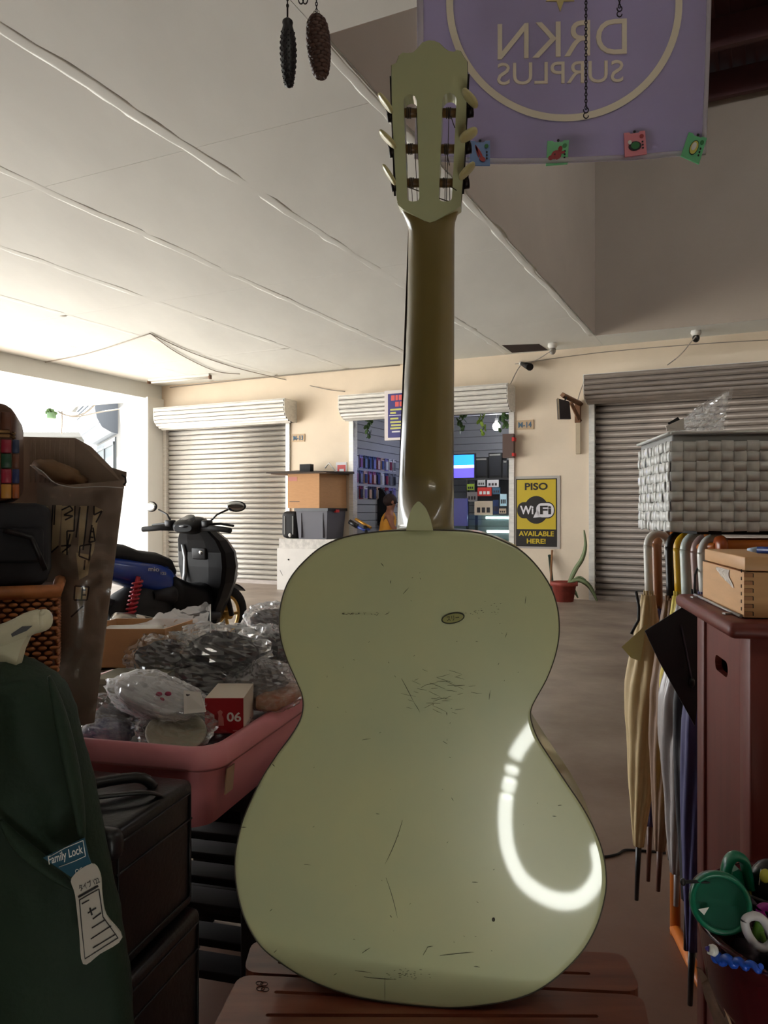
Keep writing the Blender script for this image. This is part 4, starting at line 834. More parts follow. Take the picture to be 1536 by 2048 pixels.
sw_ = thing('wall_bell', 'small round white device on the wall beside the pillar', 'meter', wr(318, 975, 0.05))
MB().lathe([(0.0,0.0),(0.09,0.0),(0.09,0.05),(0.06,0.09),(0.0,0.1)], wr(318, 962, 0.0), 18, axis=DT).build('cover', m_white, sw_)
MB().box(wr(318,980,0.03), (0.08,0.05,0.1), rz(-TH), 0.01).build('box', m_cream, sw_)
lv = thing('hanging_planter', 'small green planter hanging outside under the canopy edge', 'planter', wr(108, 838, 0.6)); lv_p = R(-7.75, 0.6, 2.93)
MB().box(P(103, 831, 13.6), (0.13, 0.13, 0.11), None, 0.02).build('pot', mat('green planter', rgb(90,120,84), 0.6), lv)
MB().tube([P(103, 826, 13.6), P(103, 815, 13.6)], 0.006, 6).build('cord', m_steel, lv)
for k in range(8): MB().ell(P(103+random.uniform(-11, 8), 822+random.uniform(-4, 6), 13.6), (0.05,0.02,0.035), rz(k), 8, 5).build('leaf', g1, lv)
for lb, pts in (('slack cable outside from the canopy to the pillar', [(115,822),(140,832),(170,826),(195,805)]), ('lower slack cable strung outside behind the pillar', [(118,825),(150,834),(200,824),(240,818)]), ('vertical cable hanging outside beside the planter', [(124,822),(124,850),(123,868)])):
    wire(lb, [P(u, v, 13.7) for u, v in pts], 0.012)
# ------------------------------------------------------------------ scooter parked before the far shutter
SA = math.radians(58); fwp = Vector((-1.36, 6.6, 0)); SX = Matrix.Translation(fwp) @ rz(SA)     # local: x forward, y left, z up, origin under the front wheel
sco = thing('motor_scooter', 'black and blue motor scooter parked before the far shutter', 'scooter', SX @ Vector((-0.62, 0, 0)))
def sm(): return MB(SX)
m_sblk = mat('gloss black scooter plastic', rgb(14,13,16), 0.4, spec=0.22); m_sgry = mat('dark grey scooter plastic', rgb(34,32,34), 0.5, spec=0.3); m_sblue = mat('deep blue scooter panel', rgb(30,58,140), 0.25, coat=0.4)
m_gold = mat('gold wheel rim', rgb(190,150,80), 0.35, 0.7); m_spr = mat('red spring', rgb(170,30,46), 0.4)
def torus(c, Rr, r_, n=32, k=10): return [[Vector((c[0]+(Rr+r_*math.cos(b))*math.cos(a), c[1]+r_*1.1*math.sin(b), c[2]+(Rr+r_*math.cos(b))*math.sin(a))) for b in [2*PI*j/k for j in range(k)]] for a in [2*PI*i/n for i in range(n+1)]]
for x, w_ in ((0.0, 0.042), (-1.24, 0.052)):
    c = (x, 0, 0.25)
    wh = sm().loft(torus(c, 0.207, w_), cap=False).build('wheel', m_rubber, sco)
    sm().loft(torus(c, 0.162, 0.014, 32, 8), cap=False).build('rim', m_gold, wh)
    for k in range(5):
        a = 2*PI*k/5; sm().tube([(x+0.03*math.cos(a), 0, 0.25+0.03*math.sin(a)), (x+0.157*math.cos(a), 0, 0.25+0.157*math.sin(a))], 0.014, 8).build('spoke', m_gold, wh)
    sm().tube([(x, -0.06, 0.25), (x, 0.06, 0.25)], 0.035, 14).build('hub', m_gold, wh)
    sm().lathe([(0.03,-0.003),(0.1,-0.003),(0.1,0.003),(0.03,0.003)], (x, 0.05, 0.25), 24, axis=(0,1,0)).build('brake_disc', m_chrome, wh)
for y in (-0.075, 0.075): sm().tube([(0.0, y, 0.25), (-0.13, y, 0.66)], 0.022, 10).build('fork_leg', m_sgry, sco)
sm().grid(lambda a, b: (0.265*math.cos(0.8+a*1.7), (b-0.5)*0.12, 0.25+0.265*math.sin(0.8+a*1.7)), 12, 4, thick=(0,0,0.008)).build('front_fender', m_sblk, sco)
def sec(x, zc, hw, hh, e=2.6, n=20): 
    o = []
    for j in range(n):
        t = 2*PI*j/n; cx, sx_ = math.cos(t), math.sin(t); o.append(Vector((x, hw*math.copysign(abs(cx)**(2/e), cx), zc+hh*math.copysign(abs(sx_)**(2/e), sx_))))
    return o
# front apron and leg shield, wide in the middle, narrowing to the wheel
def shield_ring(z, x, hw, d): return [Vector((x-d*0.35, -hw, z)), Vector((x-d*0.45, -hw*0.9, z)), Vector((x-d*0.5, -hw*0.4, z)), Vector((x-d*0.5, hw*0.4, z)), Vector((x-d*0.45, hw*0.9, z)), Vector((x-d*0.35, hw, z)), Vector((x+d*0.12, hw*0.97, z)), Vector((x+d*0.78, hw*0.5, z)), Vector((x+d, 0, z)), Vector((x+d*0.78, -hw*0.5, z)), Vector((x+d*0.12, -hw*0.97, z))]
sm().loft([shield_ring(z, x, hw, d) for z, x, hw, d in ((0.20,-0.20,0.07,0.12),(0.30,-0.20,0.12,0.16),(0.42,-0.19,0.19,0.20),(0.55,-0.18,0.245,0.235),(0.68,-0.185,0.275,0.25),(0.80,-0.20,0.27,0.235),(0.90,-0.25,0.235,0.20),(0.985,-0.31,0.16,0.15))], smooth=False).build('leg_shield', m_sblk, sco)
sm().loft([[Vector((x-0.105, y0+k*0.03*(1 if y0 > 0 else -1), z)) if k < 2 else Vector((x-0.085, y0+(3-k)*0.03*(1 if y0 > 0 else -1), z)) for k in range(4)] for y0 in (0.14,) for z, x in ((0.52,-0.235),(0.62,-0.22),(0.75,-0.215),(0.86,-0.24))]).build('shield_trim', mat('silver trim', rgb(150,150,152), 0.35, 0.5), sco)
sm().box((-0.32, -0.02, 0.79), (0.03, 0.16, 0.1), ry(-0.1), 0.012).build('glove_box', m_sgry, sco)
sm().ell((-0.335, -0.05, 0.8), (0.012, 0.022, 0.02)).build('ignition_lock', m_chrome, sco)
# tunnel and floorboard
sm().loft([sec(x, zc, hw, hh, 3) for x, zc, hw, hh in ((-0.24,0.42,0.13,0.14),(-0.36,0.42,0.15,0.12),(-0.48,0.44,0.155,0.13),(-0.60,0.46,0.15,0.16),(-0.70,0.50,0.14,0.18))]).build('tunnel', m_sblk, sco)
sm().box((-0.46, 0, 0.285), (0.46, 0.36, 0.06), None, 0.02).build('floorboard', m_sgry, sco)
sm().box((-0.42, 0, 0.22), (0.36, 0.2, 0.1), None, 0.03).build('belly_cover', m_blackmatte, sco)
# body and seat
sm().loft([sec(x, zc, hw, hh, 2.4) for x, zc, hw, hh in ((-0.62,0.56,0.09,0.10),(-0.72,0.60,0.135,0.135),(-0.86,0.64,0.16,0.13),(-1.02,0.68,0.165,0.115),(-1.20,0.72,0.15,0.095),(-1.38,0.76,0.11,0.07),(-1.52,0.79,0.06,0.04))]).build('side_panel', m_sblue, sco)
sm().loft([sec(x, zc, hw, hh, 2.4) for x, zc, hw, hh in ((-0.60,0.48,0.10,0.11),(-0.70,0.49,0.165,0.10),(-0.80,0.50,0.168,0.07),(-0.90,0.50,0.15,0.05))]).build('lower_panel', m_sgry, sco)
sm().loft([sec(x, zc, hw, hh, 2.6) for x, zc, hw, hh in ((-0.60,0.66,0.05,0.03),(-0.68,0.72,0.10,0.055),(-0.82,0.765,0.13,0.06),(-1.0,0.79,0.14,0.06),(-1.12,0.83,0.135,0.065),(-1.3,0.86,0.12,0.06),(-1.45,0.88,0.08,0.04))]).build('seat', m_blackmatte, sco)
lt = MB(SX); letters(lt, 'mio', 0.032, lambda x, y, z: Vector((-0.93+x*1.0, -0.168+z, 0.705+y-0.1*x)), width=0.10, ext=0.002); 
letters(lt, '125', 0.02, lambda x, y, z: Vector((-0.84+x, -0.17+z, 0.668+y-0.1*x)), width=0.05, ext=0.002)
lt.build('side_lettering', mat('pale lettering', rgb(190,190,196), 0.5), sco)
sm().box((-1.42, 0, 0.82), (0.24, 0.16, 0.035), ry(0.1), 0.012).build('grab_rail', mat('silver grab rail', rgb(150,148,146), 0.4, 0.4), sco)
sm().box((-1.5, -0.02, 0.765), (0.1, 0.17, 0.06), ry(0.15), 0.02).build('tail_lamp', mat('red lamp lens', rgb(190,30,40), 0.25), sco)
for y in (-0.14, 0.14): sm().ell((-1.47, y, 0.66), (0.03, 0.03, 0.03)).build('indicator', mat('amber lens', rgb(220,110,40), 0.3), sco)
sm().box((-1.5, 0, 0.55), (0.03, 0.17, 0.3), ry(-0.4), 0.01).build('rear_mudguard', m_blackmatte, sco)
# engine, shock and exhaust on the right side
sm().loft([sec(x, zc, hw, hh, 3) for x, zc, hw, hh in ((-0.64,0.36,0.10,0.14),(-0.78,0.38,0.13,0.20),(-0.95,0.40,0.14,0.20),(-1.1,0.38,0.13,0.16),(-1.26,0.34,0.09,0.09))]).build('engine', m_blackmatte, sco)
coil = []
for j in range(121): t = 2*PI*9*j/120; k = j/120; ctr_ = Vector((-1.16, -0.17, 0.36)).lerp(Vector((-1.08, -0.17, 0.63)), k); coil.append(ctr_+Vector((0.032*math.cos(t), 0.032*math.sin(t), 0)))
sp_ = sm().tube(coil, 0.009, 6).build('spring', m_spr, sco); sm().tube([(-1.17,-0.17,0.33), (-1.075,-0.17,0.66)], 0.017, 8).build('damper', m_spr, sp_)
ex = sm().tube([(-0.72,-0.13,0.22),(-0.85,-0.2,0.25),(-0.95,-0.22,0.27)], 0.025, 10).build('exhaust_pipe', m_chrome, sco)
sm().lathe([(0.0,0),(0.05,0),(0.062,0.03),(0.066,0.1),(0.066,0.34),(0.058,0.4),(0.03,0.41),(0.0,0.41)], (-0.95,-0.22,0.27), 20, axis=(-0.96,-0.06,0.27)).build('exhaust_can', mat('brushed exhaust', rgb(180,172,160), 0.3, 0.9), sco)
sm().box((-1.1,-0.285,0.36), (0.2,0.012,0.05), ry(0.27), 0.005).build('heat_shield', m_chrome, sco)
sm().tube([(-0.66,-0.15,0.33),(-0.66,-0.26,0.33)], 0.014, 8).build('foot_peg', m_sgry, sco)
sm().tube([(-0.72,0.12,0.26),(-0.76,0.24,0.02)], 0.014, 8).build('side_stand', m_sgry, sco)
HX = SX @ Matrix.Translation((-0.36,0.03,0)) @ rz(math.radians(6)) @ Matrix.Translation((0.27,0,0))
def hm_(): return MB(HX)
# handlebar, cowl, mirrors
hm_().loft([sec(x, zc, hw, hh, 2.5) for x, zc, hw, hh in ((-0.38,1.0,0.09,0.03),(-0.34,1.01,0.14,0.055),(-0.27,1.02,0.155,0.075),(-0.19,1.01,0.12,0.08),(-0.12,0.99,0.05,0.05))]).build('handlebar_cowl', m_sblk, sco)
hm_().lathe([(0.0,0),(0.07,0),(0.075,0.01),(0.0,0.012)], (-0.335,-0.01,1.05), 20, axis=(-0.7,0,0.7)).build('speedometer', mat('dial glass', rgb(70,70,74), 0.1), sco)
for y in (1, -1):
    gp = hm_().tube([(-0.30, y*0.13, 1.0),(-0.33, y*0.28, 1.0),(-0.35, y*0.45, 0.985)], [0.026,0.024,0.022], 12).build('grip', m_blackmatte, sco)
    hm_().tube([(-0.29, y*0.16, 1.03),(-0.25, y*0.28, 1.035),(-0.27, y*0.42, 1.02)], 0.01, 8).build('brake_lever', m_black, gp)
    hm_().box((-0.31, y*0.19, 1.035), (0.07, 0.07, 0.06), None, 0.012).build('switch_box', m_black, gp)
    mr = hm_().tube([(-0.29, y*0.2, 1.05),(-0.27, y*0.26, 1.11),(-0.26, y*0.36, 1.15)], 0.008, 8).build('mirror_stem', m_black, sco)
    rot = rz(-0.25*y)
    hm_().ell((-0.26, y*0.44, 1.175), (0.018, 0.085, 0.045), rot).build('mirror_shell', m_black, mr)
    hm_().ell((-0.272, y*0.44, 1.175), (0.010, 0.077, 0.038), rot).build('mirror_glass', mat('mirror glass', rgb(200,205,205), 0.05, 1.0), mr)
sm().ell((-0.09,0,0.86), (0.05,0.11,0.06)).build('headlamp', mat('headlamp lens', rgb(170,175,180), 0.15), sco)
sm().box((0.03,0,0.56), (0.012,0.2,0.12), ry(0.4), 0.004).build('number_plate', m_white, sco)
# ------------------------------------------------------------------ left foreground: tub, table, cases, bags
TA = math.radians(-14.6)
tc0 = P(430, 1512, 1.25); TX = Matrix.Translation((tc0.x, tc0.y, 0)) @ rz(TA)     # local: x left edge negative, y away, origin under the near right rim corner
ZR = tc0.z+0.006; ZB = 0.592; TWd, TLn = 0.56, 0.80
def tl(x, y, z): return TX @ Vector((x, y, z))
table = thing('dark_table', 'dark brown wooden table with slatted shelf under the pink tub', 'table', tl(-0.25, 0.4, 0))
MB(TX).box((-0.24, 0.52, ZB-0.02), (0.44, 0.62, 0.03), None, 0.004).build('table_top', m_dark_wood, table)
MB(TX).box((-0.24, 0.80, (ZB-0.035)/2), (0.36, 0.015, ZB-0.05)).build('back_panel', m_dark_wood, table)  # added dark panel, covers the bright floor to keep the underside dark
MB(TX).box((-0.062, 0.525, (ZB-0.035)/2+0.03), (0.012, 0.46, ZB-0.12)).build('side_panel', m_dark_wood, table)  # second added panel, its dark colour stands in for shade under the tub
for x, y in ((-0.05,0.27),(-0.43,0.27),(-0.05,0.78),(-0.43,0.78)): MB(TX).box((x, y, (ZB-0.035)/2), (0.045,0.045,ZB-0.035), None, 0.004).build('leg', m_dark_wood, table)
for i in range(4):
    for z in (0.16, 0.30): MB(TX).box((-0.24, 0.36+i*0.11, z), (0.40, 0.07, 0.018), None, 0.003).build('slat', m_dark_wood, table)
for z in (0.14, 0.28):
    for x in (-0.05, -0.43): MB(TX).box((x, 0.525, z), (0.025, 0.5, 0.03), None, 0.003).build('rail', m_dark_wood, table)
tub = thing('plastic_tub', 'pink rectangular plastic tub full of bagged goods', 'tub', tl(-TWd/2, TLn/2, ZB))
def rrect(x0, x1, y0, y1, r_, z, n=6):
    o = []
    for cx, cy, a0 in ((x1-r_, y0+r_, -PI/2), (x1-r_, y1-r_, 0), (x0+r_, y1-r_, PI/2), (x0+r_, y0+r_, PI)):
        for k in range(n+1): t = a0+PI/2*k/n; o.append(tl(cx+r_*math.cos(t), cy+r_*math.sin(t), z))
    return o
def tr(k, z, r_=0.045): return rrect(-TWd+k, -k, k, TLn-k, r_, z)
MB().loft([tr(0.042, ZB), tr(0.026, ZR-0.055), tr(0.022, ZR-0.012), tr(0.026, ZR-0.012), tr(0.034, ZR-0.06), tr(0.05, ZB+0.006)]).build('body', m_pink, tub)
MB().loft([tr(0.022, ZR-0.012), tr(0.0, ZR-0.036), tr(-0.003, ZR-0.03), tr(0.0, ZR-0.008), tr(0.008, ZR), tr(0.018, ZR), tr(0.024, ZR-0.008), tr(0.022, ZR-0.012)], cap=False).build('rim', m_pink, tub)
MB(TX).box((-0.018, 0.09, ZR-0.075), (0.002, 0.03, 0.045), ry(0.08)).build('old_sticker', mat('worn sticker', rgb(180,150,120), 0.7), tub)
m_clothk = mat('black cloth', rgb(30,29,34), 0.8, var=0.2, vs=20); m_crisp = clear_mat('crisp film', (1,1,1), 0.17, 0.1, (0.85,0.85,0.85)); m_grey_cl = mat('grey cloth', rgb(96,92,92), 0.8, var=0.15, vs=16)
def ground_to(mb, z): return mb
def pit(u, v, Y): return P(u, v, Y)
def bagged(name, label, cat, u, v, Y, rad, core_m, core_k=0.8, rot=None, seed=0, bag_k=1.06, film=None, disp=-0.22, part='contents'):
    c = P(u, v, Y); o = thing(name, label, cat, c-Vector((0,0,rad[2]))); 
    if core_m: MB().ell(c, tuple(x*core_k for x in rad), rot, 26, 16, disp=-0.16, fr=14, seed=seed).build(part, core_m, o)
    MB().ell(c+Vector((0,0,0.004)), tuple(x*bag_k for x in rad), rot, 48, 30, disp=disp, fr=34, seed=seed+3.7, smooth=False).build('plastic_wrap', film or m_crisp, o)
    return o
G_ = 'bagged goods in the pink tub'
bagged('bagged_garment', 'black garment crumpled in clear plastic beside the open carton', 'bagged garment', 330, 1315, 1.62, (0.075,0.07,0.045), m_clothk, seed=1)
bagged('bagged_garment', 'large black garment in clear plastic in the middle of the tub pile', 'bagged garment', 440, 1310, 1.66, (0.10,0.09,0.06), m_clothk, seed=4)
bagged('bagged_garment', 'dark garment in clear plastic against the guitar body', 'bagged garment', 545, 1305, 1.78, (0.085,0.08,0.055), m_clothk, seed=8)
bagged('bagged_garment', 'grey garment under clear plastic at the back of the tub', 'bagged garment', 545, 1250, 1.92, (0.07,0.06,0.05), m_grey_cl, seed=12)
bagged('bagged_garment', 'dark wrapped bundle low under the pile of the tub', 'bagged garment', 360, 1388, 1.58, (0.13,0.09,0.05), m_clothk, seed=15)
bagged('bagged_garment', 'grey wrapped bundle along the far rim of the tub', 'bagged garment', 520, 1372, 1.60, (0.07,0.09,0.045), m_grey_cl, seed=18)
bagged('bagged_garment', 'wrapped dark bundle deep in the tub under the red box', 'bagged garment', 420, 1462, 1.45, (0.08,0.06,0.03), m_clothk, seed=21)
# big clear bag standing at the back
cbg = thing('clear_bag', 'empty clear plastic bag with a stiff pointed corner behind the tub pile', 'plastic bag', P(380, 1290, 1.78))
cor = smooth_path([P(u, v, 1.78) for u, v in ((236,1250),(290,1242),(318,1228),(345,1222),(380,1212),(421,1209))], 5)
def cbf(a, b):
    k = a*(len(cor)-1); i = min(int(k), len(cor)-2); p = cor[i].lerp(cor[i+1], k-i); q = Vector((p.x, p.y-0.10*b, p.z*(1-b)+0.80*b))
    n_ = noise.noise(Vector((a*9, b*7, 2)))*0.02+noise.noise(Vector((a*22, b*18, 5)))*0.012; return q+Vector((0, n_*(0.4+b), n_*0.5))
MB().grid(cbf, 40, 16, smooth=False).build('film', m_crisp, cbg); MB().tube([cor[-1], P(421,1268,1.73)], 0.0015, 5).build('seam', mat('film seam', rgb(210,208,204), 0.3), cbg)
# open carton
oc_ = thing('open_carton', 'shallow open brown cardboard carton standing in the tub', 'carton', P(262, 1336, 1.66))
def hb(p0, p1, h, th, m, nm, par):       # wall of a carton between two top points
    a, b = p0, p1; d = (b-a); n_ = Vector((-d.y, d.x, 0)).normalized()*th
    MB().hexa([a-Vector((0,0,h)), b-Vector((0,0,h)), b-Vector((0,0,h))+n_, a-Vector((0,0,h))+n_, a, b, b+n_, a+n_]).build(nm, m, par)
k0, k1 = P(150, 1262, 1.62), P(330, 1254, 1.62); k1.z = k0.z = (k0.z+k1.z)/2; k2, k3 = k1+Vector((0.03,0.16,0)), k0+Vector((0.03,0.16,0))
for i, (a, b) in enumerate(((k0,k1),(k1,k2),(k2,k3),(k3,k0))): hb(a, b, 0.085, 0.004, m_card, 'carton_wall', oc_)
MB().hexa([p-Vector((0,0,0.085)) for p in (k0,k1,k2,k3)]+[p-Vector((0,0,0.081)) for p in (k0,k1,k2,k3)]).build('carton_floor', m_card, oc_)
MB().box((k0+k2)/2-Vector((0.02,0,0.035)), (0.13,0.12,0.05), rz(0.1), 0.01).build('white_packing', mat('packing paper', rgb(226,222,214), 0.8), oc_)
# grey box
gb = thing('grey_box', 'flat grey green box lying under the carton in the tub', 'box', P(265, 1400, 1.5)); c = P(268, 1382, 1.52)
MB().box(c, (0.12,0.1,0.05), rz(-0.15), 0.003).build('body', mat('grey green box', rgb(120,116,100), 0.7), gb); MB().box(c+Vector((0,0,0.028)), (0.124,0.104,0.012), rz(-0.15), 0.002).build('lid', mat('grey green lid', rgb(136,130,112), 0.7), gb)
# white cloth in bag with pink flowers
wcl = bagged('bagged_cloth', 'white cloth with pink flowers rolled in a clear bag', 'bagged cloth', 315, 1397, 1.40, (0.085,0.055,0.036), mat('white cloth', rgb(206,204,204), 0.8, var=0.08, vs=14), 0.92, ry(0.28), seed=31, bag_k=1.08, disp=-0.2)
for k in range(6): MB().ell(P(290+k*9+random.uniform(-4,4), 1402+random.uniform(-8,6)-k*2, 1.355), (0.006,0.003,0.004)).build('flower_print', mat('pink print', rgb(170,70,96), 0.8), wcl)
tg = thing('paper_tag', 'white paper card lying against the red box in the tub', 'card', P(392, 1426, 1.36)); MB().prism([P(367,1382,1.37), P(401,1386,1.37), P(412,1424,1.34), P(368,1428,1.34)], (0,0.002,0.001)).build('card', mat('white paper', rgb(216,208,200), 0.8), tg)
MB().prism([P(372,1388,1.366), P(380,1389,1.366), P(381,1393,1.364), P(373,1392,1.364)], (0,-0.0006,0)).build('printed_line', mat('dark print', rgb(60,50,50)), tg)
# plate in film
plt = thing('wrapped_plate', 'cream plate wrapped in clear film at the near rim of the tub', 'plate', P(360, 1490, 1.31)); c = P(352, 1455, 1.37)
MB().lathe([(0.0,0.0),(0.03,0.0),(0.050,0.010),(0.053,0.013),(0.05,0.015),(0.03,0.006),(0.0,0.006)], c-Vector((0,0,0.016)), 28, axis=(0.15,-0.45,0.85)).build('plate', mat('cream china', rgb(190,184,158), 0.3), plt)
MB().ell(c, (0.07,0.05,0.032), rx(0.4), 48, 28, disp=-0.2, fr=34, seed=44, smooth=False).build('plastic_wrap', m_clear, plt)
bagged('wrapped_bottle', 'blue and white patterned bundle in film at the left rim of the tub', 'bundle', 212, 1468, 1.42, (0.048,0.04,0.03), mat('blue white print', rgb(196,198,204), 0.6, vs=26, col2=rgb(40,52,110), var=0.1), 0.92, seed=51, disp=-0.16)
bagged('wrapped_bundle', 'clear crumpled film bundle at the foot of the tall carton', 'bundle', 225, 1430, 1.46, (0.055,0.04,0.035), m_grey_cl, 0.6, seed=55, disp=-0.26)
# red box
rb_ = thing('red_carton', 'red and white small carton printed with 06 in the tub', 'box', P(455, 1455, 1.42))
p0, p1, p2 = P(410,1458,1.40), P(487,1458,1.40), P(507,1430,1.52); p0.z = p1.z = p2.z = 0.728; hh_ = (1458-1388)/F*1.40
p3 = p0+(p2-p1); up_ = Vector((0,0,hh_))
MB().hexa([p0,p1,p2,p3,p0+up_,p1+up_,p2+up_,p3+up_]).build('carton', mat('white carton', rgb(214,200,182), 0.6), rb_)
nrm_ = (p1-p0).cross(Vector((0,0,1))).normalized(); nrm_ = nrm_ if nrm_.y < 0 else -nrm_
MB().prism([p0+nrm_*0.0004, p1+nrm_*0.0004, p1+up_+nrm_*0.0004, p0+up_+nrm_*0.0004], nrm_*0.0006).build('red_face', mat('carton red', rgb(170,24,32), 0.5), rb_)
def rbf(x, y, z): return p0.lerp(p1, 0.5)+up_*0.5+(p1-p0).normalized()*x+Vector((0,0,y))+nrm_*(0.0016+z)
lt = MB(); letters(lt, '06', 0.017, lambda x, y, z: rbf(x+0.018, y-0.002, z), ext=0.0002, width=0.026, off=0.02); lt.build('lettering', m_white, rb_)
MB().add([rbf(x-0.008, y-0.004, 0.0003) for x, y in ((-0.004,-0.014),(0.008,-0.014),(0.007,0.0),(0.004,0.006),(0.006,0.011),(0.001,0.015),(-0.004,0.011),(-0.002,0.005))], [tuple(range(8))]).build('printed_figure', mat('pink figure', rgb(206,120,116), 0.6), rb_)
MB().add([rbf(x, -0.028+y, 0.0003) for x, y in ((0.016,0),(0.034,0),(0.034,0.002),(0.016,0.002))], [(0,1,2,3)]).build('printed_line', MATS['pink figure'], rb_)
og = thing('orange_packet', 'orange printed packet in clear film along the tub rim', 'packet', P(560, 1410, 1.58)); c = P(560, 1393, 1.56)
MB().box(c, (0.05,0.13,0.03), rz(-0.3), 0.008).build('packet', mat('orange print', rgb(178,92,52), 0.5, vs=30, col2=rgb(196,170,140), var=0.1), og); MB().ell(c, (0.045,0.08,0.026), rz(-0.3), 36, 22, disp=-0.2, fr=26, seed=61, smooth=False).build('plastic_wrap', m_clear, og)
wb_ = thing('white_carton', 'long white carton lying beside the red box along the tub', 'box', P(540, 1360, 1.68)); MB().box(P(545, 1366, 1.70), (0.05,0.2,0.035), rz(-0.28), 0.003).build('body', mat('white paper', rgb(216,208,200)), wb_); MB().box(P(545,1366,1.70)+Vector((0,0,0.018)), (0.03,0.1,0.002), rz(-0.28)).build('label', mat('grey label', rgb(150,146,142), 0.7), wb_)
fl = MB()                                              # packed goods that fill the tub under the things on top
for k in range(60):
    x, y = random.uniform(-TWd+0.09, -0.09), random.uniform(0.08, TLn-0.1); fl.ell(tl(x, y, ZB+random.uniform(0.035, 0.07)), (random.uniform(0.03,0.06),random.uniform(0.03,0.06),0.03), rz(random.uniform(0,3)), 12, 8, disp=0.3, fr=18, seed=k)
tag(fl.build('packed_goods', mat('mixed dark packing', rgb(84,80,78), 0.7, var=0.5, vs=14), None), 'dark packed goods filling the bottom of the pink tub', 'goods', kind='stuff')
# ------------------------------------------------------------------ tall carton wrapped in film
tcn = thing('tall_carton', 'tall narrow brown carton wrapped in clear film with its flaps open', 'carton', P(140, 1480, 1.30))
Yc = 1.30
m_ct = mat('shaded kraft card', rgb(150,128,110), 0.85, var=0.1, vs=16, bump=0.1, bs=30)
fr_ = [P(78,975,Yc), P(250,960,Yc), P(189,1445,Yc), P(86,1470,Yc)]
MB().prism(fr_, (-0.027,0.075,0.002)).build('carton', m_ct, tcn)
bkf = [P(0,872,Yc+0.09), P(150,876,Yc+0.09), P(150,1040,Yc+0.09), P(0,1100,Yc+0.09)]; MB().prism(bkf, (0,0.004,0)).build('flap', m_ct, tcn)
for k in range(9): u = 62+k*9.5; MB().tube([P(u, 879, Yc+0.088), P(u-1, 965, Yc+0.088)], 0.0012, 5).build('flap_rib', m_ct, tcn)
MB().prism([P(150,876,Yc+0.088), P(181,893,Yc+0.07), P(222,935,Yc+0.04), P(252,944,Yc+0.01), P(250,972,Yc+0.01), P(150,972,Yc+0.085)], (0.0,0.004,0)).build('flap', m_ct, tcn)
MB().tube([P(244,950,Yc+0.005), P(251,955,Yc), P(252,965,Yc), P(247,970,Yc)], 0.0015, 6).build('string_loop', m_blackmatte, tcn)
MB().ell(P(118, 945, Yc+0.05), (0.05,0.03,0.016), ry(0.35), 18, 10, disp=0.3, fr=16).build('crumpled_paper', mat('brown paper', rgb(128,96,66), 0.85, var=0.2, vs=20), tcn)
m_line = mat('dark carton print', rgb(44,34,34), 0.8); pr_ = MB(); pt_ = MB(); m_tanp = mat('tan carton print', rgb(204,178,138), 0.8)
def cf(u, v, o=0.0012): return P(u, v, Yc-o)
def cline(*q):
    for i in range(len(q)-1):
        a, b = cf(*q[i]), cf(*q[i+1]); d = (b-a).normalized(); n_ = Vector((-d.z, 0, d.x))*0.0013; pr_.add([a+n_, b+n_, b-n_, a-n_], [(0,1,2,3)])
def cpoly(*q): pt_.add([cf(u, v, 0.0008) for u, v in q], [tuple(range(len(q)))])
cpoly((76,1010),(96,1012),(98,1024),(72,1046)); cpoly((108,1010),(124,1010),(117,1090),(101,1106)); cpoly((124,1012),(150,1012),(148,1062),(134,1110),(121,1104)); cpoly((160,1012),(176,1012),(168,1090),(156,1104)); cpoly((188,1012),(206,1020),(196,1040),(188,1100),(176,1130)); cpoly((152,1105),(182,1110),(176,1150),(158,1160)); cpoly((150,1172),(178,1176),(172,1200),(148,1198))
cline((78,1008),(75,1026),(70,1046),(84,1030),(98,1018)); cline((106,1010),(104,1040),(101,1106),(117,1092)); cline((110,1010),(108,1050)); cline((123,1020),(140,1012),(146,1020),(128,1030),(146,1032),(130,1040)); cline((150,1012),(148,1062),(134,1062),(134,1110)); cline((140,1068),(133,1100)); cline((160,1014),(152,1075)); cline((176,1012),(170,1070),(166,1100)); cline((188,1012),(188,1030),(204,1022),(192,1045)); cline((184,1050),(178,1085),(190,1082),(186,1055)); cline((180,1062),(188,1064)); cline((179,1074),(187,1075)); cline((160,1092),(182,1088),(178,1120),(158,1112),(160,1092)); cline((170,1120),(168,1140)); cline((150,1172),(178,1174),(174,1200),(148,1200),(150,1172)); cline((165,1172),(163,1200)); cline((172,1180),(164,1180)); cline((172,1190),(164,1190)); cline((166,1212),(142,1234)); cline((122,1092),(142,1090),(124,1105))
pt_.build('tan_print', m_tanp, tcn); pr_.build('line_print', m_line, tcn)
fo = [P(72,940,Yc-0.008), P(250,975,Yc-0.008), P(190,1450,Yc-0.008), P(84,1475,Yc-0.008)]
def filmf(a, b):
    p = fo[0].lerp(fo[1], a).lerp(fo[3].lerp(fo[2], a), b); top = 0.02*math.sin(PI*a*1.3)*(1-b)**6
    return p+Vector((0, -abs(noise.noise(Vector((a*3, b*9, 1))))*0.014-abs(noise.noise(Vector((a*8, b*24, 4))))*0.006, -top))
MB().grid(filmf, 24, 60, smooth=True).build('plastic_wrap', clear_mat('thin wrap film', (0.95,0.94,0.93), 0.10, 0.2, (0.7,0.68,0.66)), tcn)
MB().tube(smooth_path([P(u, v, Yc-0.02) for u, v in ((66,932),(86,944),(110,966),(150,975),(200,973),(248,976))], 4), 0.0018, 6, flat=0.5).build('film_edge', mat('film fold', rgb(190,182,176), 0.25), tcn)
